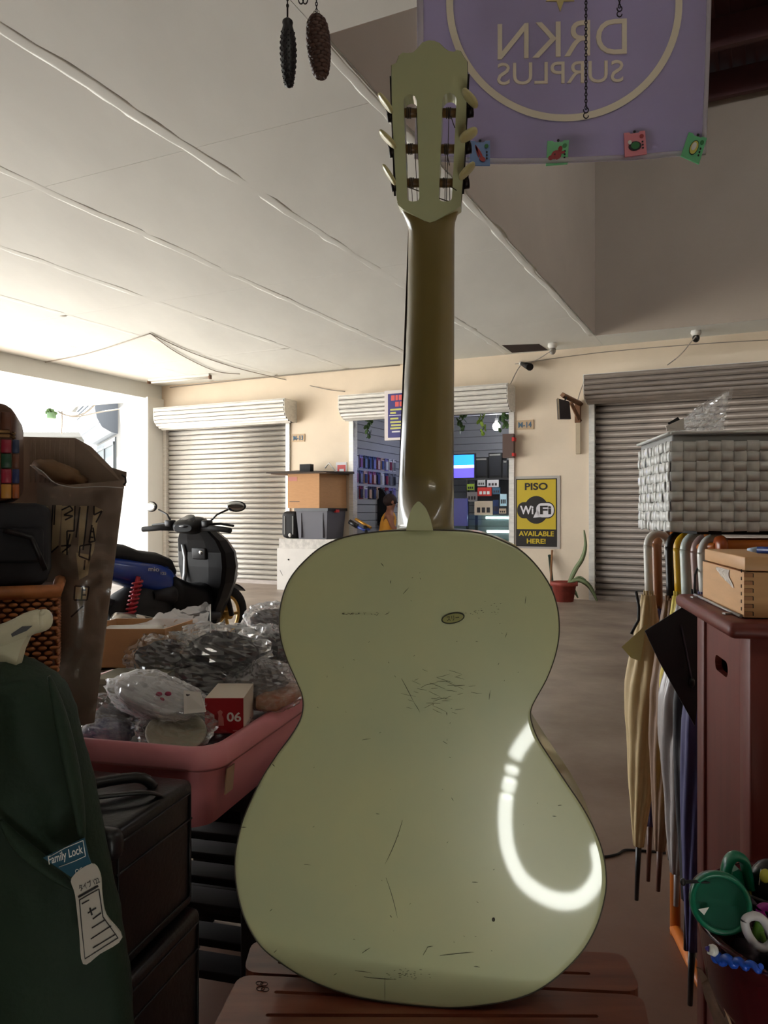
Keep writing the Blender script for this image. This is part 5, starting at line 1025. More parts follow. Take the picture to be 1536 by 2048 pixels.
# ------------------------------------------------------------------ stack at the far left: stand, wicker basket, black bag, patchwork case
Yw = 1.12; SKX = Matrix.Translation(Vector((P(100,1100,Yw).x if False else -0.49, 1.12, 0))) @ rz(math.radians(22)) @ Matrix.Translation(Vector((0.49, -1.12, 0)))
std = thing('corner_stand', 'dark plain wooden stand under the wicker basket', 'stand', (-0.66, 1.17, 0)); zs = P(50, 1345, Yw).z-0.004
MB().box((-0.69, 1.17, zs-0.015), (0.28, 0.22, 0.03), None, 0.003).build('top', m_dark_wood, std)
for x in (-0.80, -0.60):
    for y in (1.08, 1.26): MB().box((x, y, (zs-0.03)/2), (0.035,0.035,zs-0.03), None, 0.003).build('leg', m_dark_wood, std)
wk = thing('wicker_basket', 'orange brown woven wicker basket at the left edge', 'basket', SKX @ Vector((-0.60, 1.2, zs))); m_wick = mat('orange wicker', rgb(176,108,62), 0.5, var=0.3, vs=30)
wx0, wx1 = P(-120, 1300, Yw).x, P(112, 1300, Yw).x; wz1 = P(50, 1183, Yw).z
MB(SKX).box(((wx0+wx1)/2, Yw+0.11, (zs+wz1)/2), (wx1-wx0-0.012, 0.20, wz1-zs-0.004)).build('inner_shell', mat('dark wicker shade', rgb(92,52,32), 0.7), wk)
wkm = MB(SKX); nrow = 17; ncol = 22; ch = (wz1-zs)/nrow; cw = (wx1-wx0)/ncol
for j in range(nrow):
    for i in range(ncol):
        if (i+j) % 2 == 0:
            c = Vector((wx0+(i+0.5)*cw, Yw, zs+(j+0.5)*ch)); wkm.ell(c, (cw*0.82, 0.004, ch*0.42), None, 8, 5)
    for i in range(12):
        if (i+j) % 2 == 0: wkm.ell(Vector((wx1, Yw+0.01+(i+0.5)*0.017, zs+(j+0.5)*ch)), (0.004, 0.014, ch*0.42), None, 8, 5)
tag(wkm.build('woven_strands', m_wick, wk), kind='stuff')
MB(SKX).tube([(wx0, Yw-0.002, wz1), (wx1, Yw-0.002, wz1), (wx1+0.002, Yw+0.21, wz1)], 0.010, 8).build('rim', m_wick, wk)
bb = thing('black_bag', 'black bag squeezed between the wicker basket and patchwork case', 'bag', (-0.58, 1.2, wz1+0.01)); zb1 = P(20, 1006, Yw).z
MB(SKX).box(((wx0+P(96,1100,Yw).x)/2, Yw+0.10, (wz1+0.006+zb1)/2), (P(96,1100,Yw).x-wx0, 0.19, zb1-wz1-0.006), None, 0.018, 3).build('body', m_clothk, bb)
MB(SKX).box((P(40,1090,Yw).x, Yw+0.002, P(40,1090,Yw).z), (0.07,0.012,0.05), None, 0.006).build('front_pocket', m_clothk, bb); MB(SKX).tube([P(10,1060,Yw-0.01), P(60,1075,Yw-0.012), P(85,1140,Yw-0.01)], 0.004, 8).build('strap', m_black, bb)
pcs = thing('patchwork_case', 'patchwork leather case of coloured squares at the left edge', 'case', (-0.60, 1.2, zb1)); ztp = P(20, 805, Yw).z; xr = P(52, 920, Yw).x; xl = xr-0.26
MB(SKX).box(((xl+xr)/2-0.006, Yw+0.115, (zb1+ztp)/2+0.001), (xr-xl-0.01, 0.21, ztp-zb1-0.001), None, 0.025, 4).build('shell', mat('brown leather', rgb(92,56,38), 0.5, var=0.1, vs=20), pcs)
pcol = [rgb(36,74,50), rgb(150,28,52), rgb(190,132,52), rgb(34,44,92), rgb(160,84,36), rgb(46,58,88), rgb(104,60,40), rgb(30,36,70)]
zz = [P(0, v, Yw).z for v in (998, 968, 938, 908, 880)]; cols_ = [-100,-64,-28,10,30,44]
for j in range(4):
    for i in range(5):
        a = P(cols_[i], 900, Yw).x; b = P(cols_[i+1], 900, Yw).x; k = [[4,0,1,2,4],[3,2,5,1,3],[1,5,2,0,6],[0,3,4,1,5]][j][i]
        MB(SKX).box(((a+b)/2, Yw+0.008, (zz[j]+zz[j+1])/2), (b-a-0.0012, 0.004, zz[j+1]-zz[j]-0.0012), None, 0.001, 1).build('patch', mat('patch %d' % k, pcol[k], 0.45), pcs)
for i in range(3):
    a = P(cols_[i+1], 900, Yw).x; b = P(cols_[i+2], 900, Yw).x; MB(SKX).box(((a+b)/2, Yw+0.012, P(0,846,Yw).z), (b-a-0.001, 0.006, 0.030), None, 0.001, 1).build('patch', mat('patch %d' % (6 if i else 5), pcol[6 if i else 5]), pcs)
for v in (866, 874): MB(SKX).tube([P(-100, v, Yw+0.008), P(30, v, Yw+0.008), P(46, v+3, Yw+0.02), P(46, v+3, Yw+0.2)], 0.0026, 6).build('zip', mat('brass zip', rgb(150,116,76), 0.4, 0.5), pcs)
# ------------------------------------------------------------------ black cases stacked under the tub rim
m_case = mat('black leatherette', rgb(11,9,9), 0.3, bump=0.05, bs=120)
CA = math.radians(-14.6); cc0 = P(222, 1700, 1.0)
def attache(label, z0, z1, shift):
    o = thing('attache_case', label, 'case', (-0.42+shift, 1.12, z0)); X = Matrix.Translation((cc0.x+shift, cc0.y, 0)) @ rz(CA)
    MB(X).box((-0.10, 0.11, (z0+z1)/2), (0.20, 0.22, z1-z0-0.002), None, 0.012, 3).build('shell', m_case, o)
    for x in (-0.015, -0.185):
        for z in (z0+0.02, z1-0.02):
            c = MB(X).ell((x, 0.012, z), (0.022,0.016,0.022), None, 14, 10, boxy=0.7).build('corner_guard', m_black, o); MB(X).ell((x, -0.003, z), (0.004,0.003,0.004)).build('rivet', m_chrome, c)
    if z1 > 0.6:
        MB(X).tube(smooth_path([(-0.15,0.07,z1-0.002),(-0.13,0.08,z1+0.016),(-0.06,0.15,z1+0.018),(-0.04,0.17,z1-0.002)], 5), 0.008, 8).build('handle', m_black, o)
        MB(X).tube(smooth_path([(-0.17,0.03,z1-0.002),(-0.12,0.05,z1+0.01),(-0.03,0.11,z1+0.012),(-0.01,0.14,z1-0.002)], 5), 0.006, 8, flat=0.5).build('strap', m_case, o)
    else: MB(X).tube(smooth_path([(-0.15,-0.004,z1-0.05),(-0.14,-0.03,z1-0.045),(-0.07,-0.03,z1-0.045),(-0.06,-0.004,z1-0.05)], 5), 0.009, 8).build('handle', m_black, o)
    for x in (-0.16, -0.05): MB(X).box((x, -0.002, z1-0.05), (0.03,0.006,0.022), None, 0.002).build('latch', m_chrome, o)
    MB(X).tube([(0.0008,0.01,z1-0.06),(0.0008,0.21,z1-0.06)], 0.002, 6).build('seam', m_black, o)
    MB(X).tube([(0.0008,0.015,z0+0.02),(0.0008,0.205,z0+0.02),(0.0008,0.205,z1-0.02),(0.0008,0.015,z1-0.02),(0.0008,0.015,z0+0.02)], 0.002, 6).build('piping', m_black, o)
zA = 0.712
attache('upper black leather case stacked under the pink tub rim', zA-0.20, zA, 0.0)
attache('middle black leather case in the stack under the tub', zA-0.41, zA-0.201, 0.012)
attache('lowest black leather case standing on the floor beside the green bag', 0.001, zA-0.411, 0.004)
# ------------------------------------------------------------------ green carrying bag with label
Yg = 0.90
gbag = thing('green_bag', 'tall dark green canvas carrying bag with a sewn label', 'bag', (-0.42, Yg+0.05, 0))
prof_px = [(1338,-90,26),(1350,-110,62),(1368,-115,98),(1392,-120,126),(1420,-122,140),(1450,-125,150),(1529,-130,167),(1600,-135,186),(1700,-140,206),(1800,-145,226),(1900,-150,246),(2000,-155,258),(2200,-160,270),(2500,-165,275),(2700,-165,278),(2950,-165,280)]
rings = []
for v, ul, ur in prof_px:
    z = max(0.0, CH-(v-1024)/F*Yg); xl, xr = (ul-768)/F*(Yg+0.06), (ur-768)/F*(Yg+0.06); cx, hw = (xl+xr)/2, (xr-xl)/2; ring_ = []
    for j in range(48):
        t = 2*PI*j/48; x = cx+hw*math.copysign(abs(math.cos(t))**0.75, math.cos(t)); y = Yg+0.06+0.06*math.copysign(abs(math.sin(t))**0.8, math.sin(t))
        f_ = noise.noise(Vector((x*14+z*5, z*3.2, 1)))*0.016+0.008*noise.noise(Vector((x*38, z*7, 8))); ring_.append(Vector((x, y-abs(f_)*1.3, z)))
    rings.append(ring_)
fine = []
for i in range(len(rings)-1):
    for k in range(4): fine.append([a.lerp(b, k/4)+Vector((0, noise.noise(Vector((a.x*20, (i+k/4)*1.7, 3)))*0.006, 0)) for a, b in zip(rings[i], rings[i+1])])
fine.append(rings[-1]); MB().loft(fine).build('canvas_body', m_greenbag, gbag)
def fold(pts, w0, dep, nm='fold'):
    pp = smooth_path([P(u, v, Yg-0.022) for u, v in pts], 6); MB().tube(pp, [w0*(0.25+math.sin(PI*k/(len(pp)-1))) for k in range(len(pp))], 10, flat=0.45).build(nm, m_greenbag, gbag)
fold([(98,1352),(118,1420),(140,1520),(158,1620),(168,1700)], 0.012, 0.02)
fold([(0,1640),(40,1690),(100,1740),(150,1780)], 0.011, 0.02)
def lab(x, y, o=0.0): return P(x, y, Yg-0.036-o)
tl_ = [(96,1712),(166,1676),(172,1700),(182,1726),(140,1752),(104,1722)]
lb_ = MB().prism([lab(*p) for p in [(86,1716),(168,1676),(176,1712),(182,1728),(142,1754)]], (0,0.002,0)).build('blue_label', mat('teal blue label', rgb(26,78,98), 0.6), gbag)
lt = MB(); ca, sa = math.cos(0.33), math.sin(0.33); letters(lt, 'Family Lock', 22, lambda x, y, z: lab(131+x*ca+y*sa*-1, 1712-(x*sa+y*ca), 0.0006), width=74, ext=0.0, off=0.014, shear=0.3); lt.build('lettering', m_white, lb_)
lt = MB(); letters(lt, 'OGA', 9, lambda x, y, z: lab(162+x*ca-y*sa, 1740-(x*sa+y*ca), 0.0006), width=24, ext=0.0); lt.build('lettering', m_white, lb_)
for q in (((98,1714),(130,1696),(166,1681)), ((166,1681),(169,1700),(171,1712)), ((118,1734),(150,1722),(171,1712))): MB().tube([lab(u, v, 0.0006) for u, v in q], 0.0005, 5).build('label_border', m_white, lb_)
wl_pts = smooth_path([(143,1756),(182,1728),(200,1748),(204,1790),(212,1830),(244,1876),(200,1908),(166,1928),(158,1860),(150,1790)], 4, closed=True)
wl_ = MB().prism([lab(p.x, p.y, 0.001) for p in wl_pts], (0,0.002,0)).build('white_label', mat('white label cloth', rgb(190,184,172), 0.7), gbag)
m_ink = mat('dark label ink', rgb(44,40,42), 0.7)
lt = MB(); ca, sa = math.cos(0.42), math.sin(0.42); letters(lt, 'タイプ 122', 13, lambda x, y, z: lab(178+x*ca-y*sa, 1768-(x*sa+y*ca), 0.0018), width=44, ext=0.0, off=0.01); lt.build('lettering', m_ink, wl_)
for q, r0 in ((((157,1794),(196,1772)),0.0012), (((159,1800),(198,1778)),0.0005), (((159,1800),(163,1850),(170,1918),(236,1876),(206,1834),(198,1778)),0.0006), (((164,1808),(178,1800)),0.0006), (((186,1838),(202,1826)),0.0007), (((184,1856),(210,1840)),0.0006), (((182,1878),(222,1852)),0.0006), (((186,1896),(232,1868)),0.0006), (((180,1816),(184,1830)),0.001), (((176,1826),(192,1816)),0.0008)):
    MB().tube([lab(u, v, 0.0018) for u, v in q], r0, 5).build('label_print', m_ink, wl_)
# ------------------------------------------------------------------ cream handle on a chrome tube
hn = thing('walking_stick', 'cream plastic stick handle on a chrome tube above the green bag', 'walking stick', P(14, 1395, 0.95)); Yh = 0.95
MB().tube([P(14,1330,Yh), P(14,1520,Yh)], 0.0062, 14).build('tube', m_chrome, hn)
gpts = smooth_path([P(u, v, Yh) for u, v in ((-60,1262),(-20,1268),(0,1272),(30,1262),(62,1246),(88,1240))], 5)
MB().tube(gpts, [0.0145 if k < len(gpts)-2 else 0.0135 for k in range(len(gpts))], 16).build('grip', m_cream, hn)
MB().ell(gpts[-1], (0.010,0.0135,0.0135)).build('grip_end', m_cream, hn)
MB().prism([P(-4,1280,Yh-0.008), P(60,1256,Yh-0.008), P(40,1300,Yh-0.008), P(28,1345,Yh-0.008), P(26,1366,Yh-0.008), P(2,1366,Yh-0.008)], (0,0.016,0)).build('neck', m_cream, hn)
MB().prism([P(22,1268,Yh-0.0155), P(44,1253,Yh-0.0155), P(64,1252,Yh-0.0155), P(52,1262,Yh-0.0155), P(24,1274,Yh-0.0155)], (0,0.003,0)).build('grey_badge', mat('grey badge', rgb(90,92,94), 0.4), hn)
# ------------------------------------------------------------------ right foreground: umbrella rack, woven basket, cabinet, wooden box, bin
rk2 = thing('umbrella_rack', 'orange varnished pole rack holding the umbrellas', 'rack', (0.76, 1.9, 0))
rpA, rpB = Vector((0.757, 2.06, 0)), Vector((0.722, 1.76, 0)); rdir = (rpA-rpB).normalized(); ZRL = 1.069
RSH = Vector((0.022,0,0))
def pole(a, b, r_=0.0135, nm='pole'): return MB().tube([a+RSH, b+RSH], r_, 14).build(nm, m_orange, rk2)
pole(rpA+Vector((0,0,0.0)), rpA+Vector((0,0,1.081))); pole(rpB+Vector((0,0,0.0)), rpB+Vector((0,0,1.081)))
bR = Vector((0.45, -0.05, 0)); pole(rpA+bR, rpA+bR+Vector((0,0,1.081))); pole(rpB+bR, rpB+bR+Vector((0,0,1.081)))
pole(rpA+Vector((0,0,0.016)), rpB+Vector((0,0,0.016)), 0.0145, 'bottom_rail'); pole(rpA+Vector((0,0,ZRL-0.02)), rpB+Vector((0,0,ZRL-0.02)), 0.012, 'top_rail')
pole(rpA+bR+Vector((0,0,0.016)), rpB+bR+Vector((0,0,0.016)), 0.0145, 'bottom_rail'); pole(rpA+Vector((0,0,ZRL-0.02)), rpA+bR+Vector((0,0,ZRL-0.02)), 0.0125, 'top_rail')
a = P(1440, 1093, 1.66); MB().tube([a, a+Vector((0.36,-0.03,0))], 0.0145, 14).build('front_bar', m_orange, rk2)
MB().lathe([(0.0,-0.008),(0.021,-0.008),(0.024,-0.002),(0.024,0.006),(0.018,0.011),(0.0,0.012)], a, 20, axis=(1,-0.08,0)).build('bar_end', mat('dark orange knob', rgb(160,74,28), 0.3), rk2)
for k in (0.03, 0.15): MB().ell(a+Vector((k,-0.0145,0.001)), (0.003,0.002,0.003)).build('screw', m_chrome, rk2)
MB().tube([a+Vector((0,0.01,0)), rpB+Vector((0,0,ZRL-0.02))], 0.010, 10).build('side_bar', m_orange, rk2)
MB().box((0.985, 1.86, 1.0845), (0.56, 0.40, 0.007), rz(-0.1), 0.001).build('top_board', m_blackmatte, rk2)
# umbrellas: (label, u of the handle, Y, handle material, cloth material, top v, strap end v, length to tip, radius, style)
m_um = {'white': mat('white handle', rgb(224,222,214), 0.25), 'brown': mat('brown lacquer handle', rgb(150,98,64), 0.3), 'yellow': mat('yellow handle', rgb(214,166,30), 0.3), 'mint': mat('pale mint handle', rgb(206,216,208), 0.25), 'black': m_black, 'green': mat('green sleeve', rgb(70,150,60), 0.4), 'pinkg': mat('dusty pink handle', rgb(170,140,134), 0.3)}
m_cl = {'olive': mat('pale olive umbrella cloth', rgb(190,184,138), 0.6, var=0.06, vs=20), 'tan': mat('tan umbrella cloth', rgb(196,170,124), 0.6, var=0.08, vs=20), 'navy': mat('violet navy umbrella cloth', rgb(70,66,110), 0.6), 'yellow': mat('yellow umbrella cloth', rgb(206,184,74), 0.6, var=0.06, vs=20), 'clear': mat('frosted umbrella vinyl', rgb(168,160,158), 0.25, trans=0.0, var=0.06, vs=16), 'black': mat('black umbrella cloth', rgb(24,20,26), 0.6), 'brown': mat('brown umbrella cloth', rgb(130,100,78), 0.6, var=0.1, vs=18)}
def rail_pt(u):                                        # where the sight line of column u crosses the rail
    k = (u-768)/F; d = rpA-rpB; t = (k*rpB.y-rpB.x)/(d.x-k*d.y); p = rpB+d*t; return p
def umbrella(label, u, vtop, vend, hm, cm, utip, vtip, rad, vcl=None, seed=0, fer=None, yo=0.0):
    p = rail_pt(u)-Vector((0.008,0,0)); hr_ = 0.0135 if hm in (m_um['mint'], m_um['brown']) else 0.0112; Y = p.y+yo; S = F/Y
    p = Vector((p.x*Y/p.y, Y, 0)); top = Vector((p.x, Y, ZRL-0.006)); o = thing('umbrella', label, 'umbrella', P(utip, vtip, Y), 'umbrellas on the rack')
    hk = []
    for j in range(13): t = PI*j/12; hk.append(Vector((top.x+0.028-0.028*math.cos(t), Y, ZRL-0.034+0.034*math.sin(t)+0.002)))
    hend = P(u-3, vend, Y)
    path = [hend]+[Vector((hk[0].x, Y, hk[0].z-0.01))]+hk+[hk[-1]-Vector((0,0,0.03))]
    h = MB().tube(smooth_path(path, 3), hr_, 14).build('handle', hm, o)
    MB().tube([hend, hend+Vector((0,0,0.012))], 0.0098, 12).build('collar', m_chrome if cm is not m_cl['clear'] else hm, h)
    c0 = P(u-4, vend+4, Y); tip = P(utip, vtip, Y); n = 26; rings = []
    vclv = vcl if vcl else vtip-60
    cend = c0.lerp(tip, (vclv-vend)/(vtip-vend))
    for i in range(n+1):
        k = i/n; c = c0.lerp(cend, k); r_ = rad*1.3*(0.45+0.75*k/0.35 if k < 0.35 else (1.2-0.85*((k-0.35)/0.65)**1.3)); ring_ = []
        for j in range(48):
            t = 2*PI*j/48; f_ = 1+0.24*abs(math.sin(4*t+k*4+seed))-0.12+0.16*noise.noise(Vector((math.cos(t)*1.5, math.sin(t)*1.5+seed, k*6)))
            ring_.append(c+Vector((math.cos(t)*r_*f_, math.sin(t)*r_*f_, 0)))
        rings.append(ring_)
    MB().loft(rings).build('canopy', cm, o)
    for j in range(8):
        t = 2*PI*j/8; q = c0+Vector((math.cos(t)*0.011, math.sin(t)*0.011, 0)); MB().tube([q+Vector((0,0,0.012)), q-Vector((0,0,0.03))], 0.0028, 6).build('rib_tip', cm if cm is not m_cl['clear'] else hm, o)
    MB().tube([cend+(cend-tip).normalized()*0.03, tip], [0.0085,0.0055], 10).build('ferrule', fer or m_black, o)
    mid = c0.lerp(cend, 0.42); MB().lathe([(rad*1.24,-0.008),(rad*1.28,0.0),(rad*1.24,0.008)], mid, 20, cap=False).build('closing_strap', cm, o)
    return o
umbrella('umbrella with slim white handle and pale olive cloth at the rack end', 1301, 1062, 1186, m_um['white'], m_cl['tan'], 1273, 1800, 0.031, 1690, 1, m_black, -0.14)
umbrella('umbrella with brown lacquered handle and navy cloth', 1319, 1064, 1216, m_um['brown'], m_cl['navy'], 1296, 1762, 0.026, 1650, 2, mat('brown ferrule', rgb(90,56,44), 0.5))
umbrella('umbrella with dark handle wrapped in film', 1345, 1064, 1196, m_um['black'], m_cl['brown'], 1316, 1782, 0.026, 1700, 3, MATS['brown ferrule'])
umbrella('umbrella with yellow handle and yellow cloth', 1362, 1064, 1188, m_um['yellow'], m_cl['yellow'], 1340, 1720, 0.024, 1650, 4)
umbrella('umbrella with thick pale mint handle and frosted clear canopy', 1378, 1066, 1198, m_um['mint'], m_cl['clear'], 1352, 1812, 0.034, 1745, 5, mat('pale ferrule', rgb(150,140,140), 0.4))
umbrella('umbrella with dusty pink handle hanging behind the wooden box', 1398, 1070, 1185, m_um['pinkg'], m_cl['black'], 1372, 1900, 0.026, 1800, 6)
umbrella('umbrella with white elbow handle and green sleeve beside the wooden box', 1412, 1075, 1190, m_um['white'], m_cl['navy'], 1380, 2010, 0.024, 1900, 7)
for lb, pts, r_ in (('film sleeve around a dark umbrella handle', None, 0),): pass
# loose black cloth flap hanging before the umbrellas, and a loose pale flap
fp = thing('black_cloth', 'pointed black cloth hanging in front of the umbrellas', 'cloth', P(1392, 1460, 1.6)); Yf = 1.62
fpts = [(1380,1205),(1290,1262),(1318,1322),(1350,1380),(1378,1430),(1390,1452),(1396,1400),(1402,1330),(1408,1260),(1404,1205)]
def flapw(p): return P(p[0], p[1], Yf+0.012*noise.noise(Vector((p[0]*0.03, p[1]*0.03, 1))))
MB().prism([flapw(p) for p in fpts], (0.0,0.003,0)).build('cloth', m_cl['black'], fp)
MB().tube(smooth_path([P(u, v, Yf-0.006) for u, v in ((1362,1250),(1370,1290),(1380,1340),(1384,1362))], 4), 0.0018, 6).build('cord', mat('violet grey cord', rgb(70,60,76), 0.6), fp)
MB().tube([P(1388,1207,Yf+0.002), P(1390,1150,1.70), Vector((0.744,1.78,ZRL-0.02))], 0.0025, 6).build('hanging_loop', m_cl['black'], fp)
MB().ell(P(1384,1365,Yf-0.008), (0.006,0.005,0.010)).build('toggle', m_black, fp)
ff = thing('olive_flap', 'loose pale olive umbrella flap sticking out at the rack end', 'cloth', P(1275, 1330, 2.08))
MB().prism([P(u, v, 2.08) for u, v in ((1243,1294),(1276,1264),(1290,1250),(1286,1290),(1280,1322),(1262,1316))], (0.004,0.004,0)).build('cloth', m_cl['olive'], ff)
MB().tube([P(1272,1182,2.08), P(1278,1215,2.08), P(1277,1240,2.08), P(1262,1268,2.08)], 0.004, 6).build('strap', m_cl['black'], ff)
cd_ = thing('floor_cord', 'thin dark cord lying on the floor beside the umbrellas', 'cord', ZP(1240, 1707, 0.0)); MB().tube(smooth_path([ZP(u, v, 0.004) for u, v in ((1190,1712),(1212,1713),(1236,1708),(1250,1700),(1280,1701),(1320,1704))], 4), 0.004, 6).build('cord', m_blackmatte, cd_); MB().tube([ZP(1318,1704,0.005), ZP(1330,1704,0.005)], 0.008, 8).build('plug', m_black, cd_)
# ------------------------------------------------------------------ white woven basket
WA = -0.10; bc0 = P(1341, 1062, 1.66); BX = Matrix.Translation((bc0.x, bc0.y, 0)) @ rz(WA)
bz0, bw, bd, bh = 1.0885, 0.40, 0.30, 0.212
wbk = thing('woven_basket', 'white basket woven from plastic straps standing on the umbrella rack', 'basket', BX @ Vector((bw/2, bd/2, bz0)))
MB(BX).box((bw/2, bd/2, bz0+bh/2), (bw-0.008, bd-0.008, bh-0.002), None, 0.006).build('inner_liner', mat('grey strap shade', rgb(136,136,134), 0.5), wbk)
cwid, chgt = 0.0262, 0.0215
def strap_mesh(w_, h_, name):                          # one visible loop of a strap: a bulged tile
    mb = MB(); mb.grid(lambda a, b: ((a-0.5)*w_, -0.0028*math.sin(PI*a)**0.7, (b-0.5)*h_), 5, 1, thick=(0,0.002,0)); return mb.mesh(name, m_bskt)
sm_h = strap_mesh(cwid*1.12, chgt*0.93, 'strap')
mb = MB(); mb.grid(lambda a, b: ((a-0.5)*cwid*0.94, -0.0024*math.sin(PI*b)**0.7, (b-0.5)*chgt*1.14), 1, 5, thick=(0,0.002,0)); sm_v = mb.mesh('strap', m_bskt)
nr, nc, nd_ = int(bh/chgt), int(bw/cwid)+1, int(bd/cwid)
for j in range(nr):
    for i in range(nc):
        x, z = (i+0.5)*cwid, bz0+(j+0.5)*chgt
        if x < 0.33: place('strap', sm_h if (i+j) % 2 else sm_v, wbk, BX @ Vector((x, -0.0012+random.uniform(-0.0008,0.0004), z)), (random.uniform(-0.06,0.06),random.uniform(-0.04,0.04),WA+random.uniform(-0.05,0.05)))
    for i in range(nd_):
        y, z = (i+0.5)*cwid, bz0+(j+0.5)*chgt
        place('strap', sm_v if (i+j) % 2 else sm_h, wbk, BX @ Vector((-0.0012+random.uniform(-0.003,0.001), y, z)), (random.uniform(-0.1,0.1),random.uniform(-0.1,0.1),WA-PI/2+random.uniform(-0.1,0.1)))
MB(BX).tube([(0,0,bz0+bh), (bw,0,bz0+bh)], 0.006, 8, flat=0.6).build('rim', m_bskt, wbk); MB(BX).tube([(0,0,bz0+bh), (0,bd,bz0+bh)], 0.006, 8, flat=0.6).build('rim', m_bskt, wbk)
MB(BX).tube([(bw,0,bz0+bh), (bw,bd,bz0+bh)], 0.006, 8, flat=0.6).build('rim', m_bskt, wbk); MB(BX).tube([(0,bd,bz0+bh), (bw,bd,bz0+bh)], 0.006, 8, flat=0.6).build('rim', m_bskt, wbk)
# film bag sticking out of the basket
fb_ = thing('clear_film_bag', 'clear plastic film bag sticking up out of the white basket', 'plastic bag', P(1410, 860, 1.78))
fq = [P(1345,856,1.78), P(1455,856,1.78), P(1466,774,1.80), P(1396,810,1.80)]
def fbf(a, b):
    p = fq[0].lerp(fq[1], a).lerp(fq[3].lerp(fq[2], a), b); n_ = noise.noise(Vector((a*7, b*6, 2)))*0.014+noise.noise(Vector((a*19, b*17, 6)))*0.006; return p+Vector((0, n_, 0.3*n_))
MB().grid(fbf, 26, 22, smooth=False).build('film', m_crisp, fb_)
MB().grid(lambda a, b: fbf(a, b)+Vector((0.004, 0.03+0.02*math.sin(PI*a), -0.006)), 26, 22, smooth=False).build('film_back', m_crisp, fb_)
wt = thing('paper_wrapper', 'white and black wrapper peeping over the basket rim', 'wrapper', P(1345, 860, 1.76))
MB().prism([P(1332,852,1.74), P(1368,836,1.76), P(1368,860,1.74), P(1334,862,1.74)], (0,0.003,0)).build('paper', mat('white paper', rgb(216,208,200)), wt); MB().prism([P(1336,846,1.76), P(1356,834,1.77), P(1362,842,1.77), P(1340,852,1.76)], (0,0.003,0)).build('dark_corner', m_blackmatte, wt)
# ------------------------------------------------------------------ mahogany cabinet
CAn = -math.radians(10.3); zc_ = 0.986; cp = P(1488, 1240, 1.045); KX = Matrix.Translation((cp.x-0.012, cp.y-0.015, 0)) @ rz(CAn)
cab = thing('mahogany_cabinet', 'dark mahogany cabinet with a slotted side panel carrying the wooden box', 'cabinet', KX @ Vector((0.25, 0.18, 0)))
MB(KX).box((0.25, 0.16, zc_-0.012), (0.54, 0.37, 0.022), None, 0.009, 3).build('top_board', m_mahog, cab)
for y in (0.025, 0.295): MB(KX).box((0.028, y, (zc_-0.023)/2), (0.032, 0.05, zc_-0.023), None, 0.003).build('post', m_mahog, cab)
for z in (0.06, zc_-0.055): MB(KX).box((0.03, 0.16, z), (0.022, 0.22, 0.06), None, 0.002).build('side_rail', m_mahog, cab)
pts_h = [(0.03,0.085),(0.29,0.085),(0.29,zc_-0.024),(0.03,zc_-0.024)]
hole = []
for k in range(7): t = PI/2+PI*k/6; hole.append((0.145+0.012*math.cos(t), zc_-0.095+0.012*math.sin(t)))
for k in range(7): t = -PI/2+PI*k/6; hole.append((0.20+0.012*math.cos(t), zc_-0.095+0.012*math.sin(t)))
vs, fs = curve_fill([pts_h, hole], 0.005)
MB(KX).add([Vector((0.022+v.z, v.x, v.y)) for v in vs], fs).build('side_panel', m_mahog, cab)
MB(KX).box((0.06, 0.17, zc_-0.1), (0.02, 0.18, 0.06)).build('inner_lining', m_maple, cab)
MB(KX).box((0.26, 0.012, (zc_-0.023)/2+0.02), (0.42, 0.02, zc_-0.08), None, 0.003).build('front_door', mat('dark mahogany', rgb(64,28,26), 0.4, var=0.2, vs=5, stretch=(6,6,0.5)), cab)
MB(KX).box((0.12, 0.0, (zc_-0.023)/2), (0.012, 0.012, zc_-0.12), None, 0.003).build('front_moulding', MATS['dark mahogany'], cab)
MB(KX).box((0.49, 0.16, (zc_-0.023)/2), (0.03, 0.30, zc_-0.023), None, 0.003).build('far_side', m_mahog, cab)
MB(KX).box((0.26, 0.325, (zc_-0.023)/2), (0.46, 0.012, zc_-0.023)).build('back_panel', m_mahog, cab)
ls = thing('clip_strip', 'thin grey plastic strip lying on the cabinet edge before the wooden box', 'strip', KX @ Vector((0.0, 0.12, zc_))); MB(KX).tube([(0.006,0.02,zc_+0.002),(0.004,0.30,zc_+0.002)], 0.0022, 6).build('strip', mat('grey plastic strip', rgb(150,144,138), 0.3), ls)
for y in (0.06, 0.27): MB(KX).box((0.002, y, zc_+0.0012), (0.022,0.006,0.0024), rz(0.5)).build('clip', MATS['grey plastic strip'], ls)
# ------------------------------------------------------------------ finger jointed wooden box
XX = Matrix.Translation((cp.x, cp.y, zc_)) @ rz(CAn); BXw, BXd, BXh = 0.20, 0.245, 0.062
wbx = thing('wooden_box', 'light wooden box with finger joints and a lid on the cabinet', 'wooden box', XX @ Vector((BXw/2, BXd/2, 0)))
m_mdk = mat('end grain beech', rgb(176,122,80), 0.5, var=0.1, vs=14)
MB(XX).box((0.005, BXd/2, BXh/2+0.0005), (0.010, BXd, BXh-0.001)).build('side_board', m_maple, wbx); MB(XX).box((BXw-0.005, BXd/2, BXh/2+0.0005), (0.010, BXd, BXh-0.001)).build('side_board', m_maple, wbx)
MB(XX).box((BXw/2, 0.0055, BXh/2+0.0005), (BXw-0.002, 0.010, BXh-0.001)).build('front_board', m_maple, wbx); MB(XX).box((BXw/2, BXd-0.0055, BXh/2+0.0005), (BXw-0.002, 0.010, BXh-0.001)).build('back_board', m_maple, wbx)
MB(XX).box((BXw/2, BXd/2, 0.004), (BXw-0.02, BXd-0.02, 0.006)).build('bottom_board', m_maple, wbx)
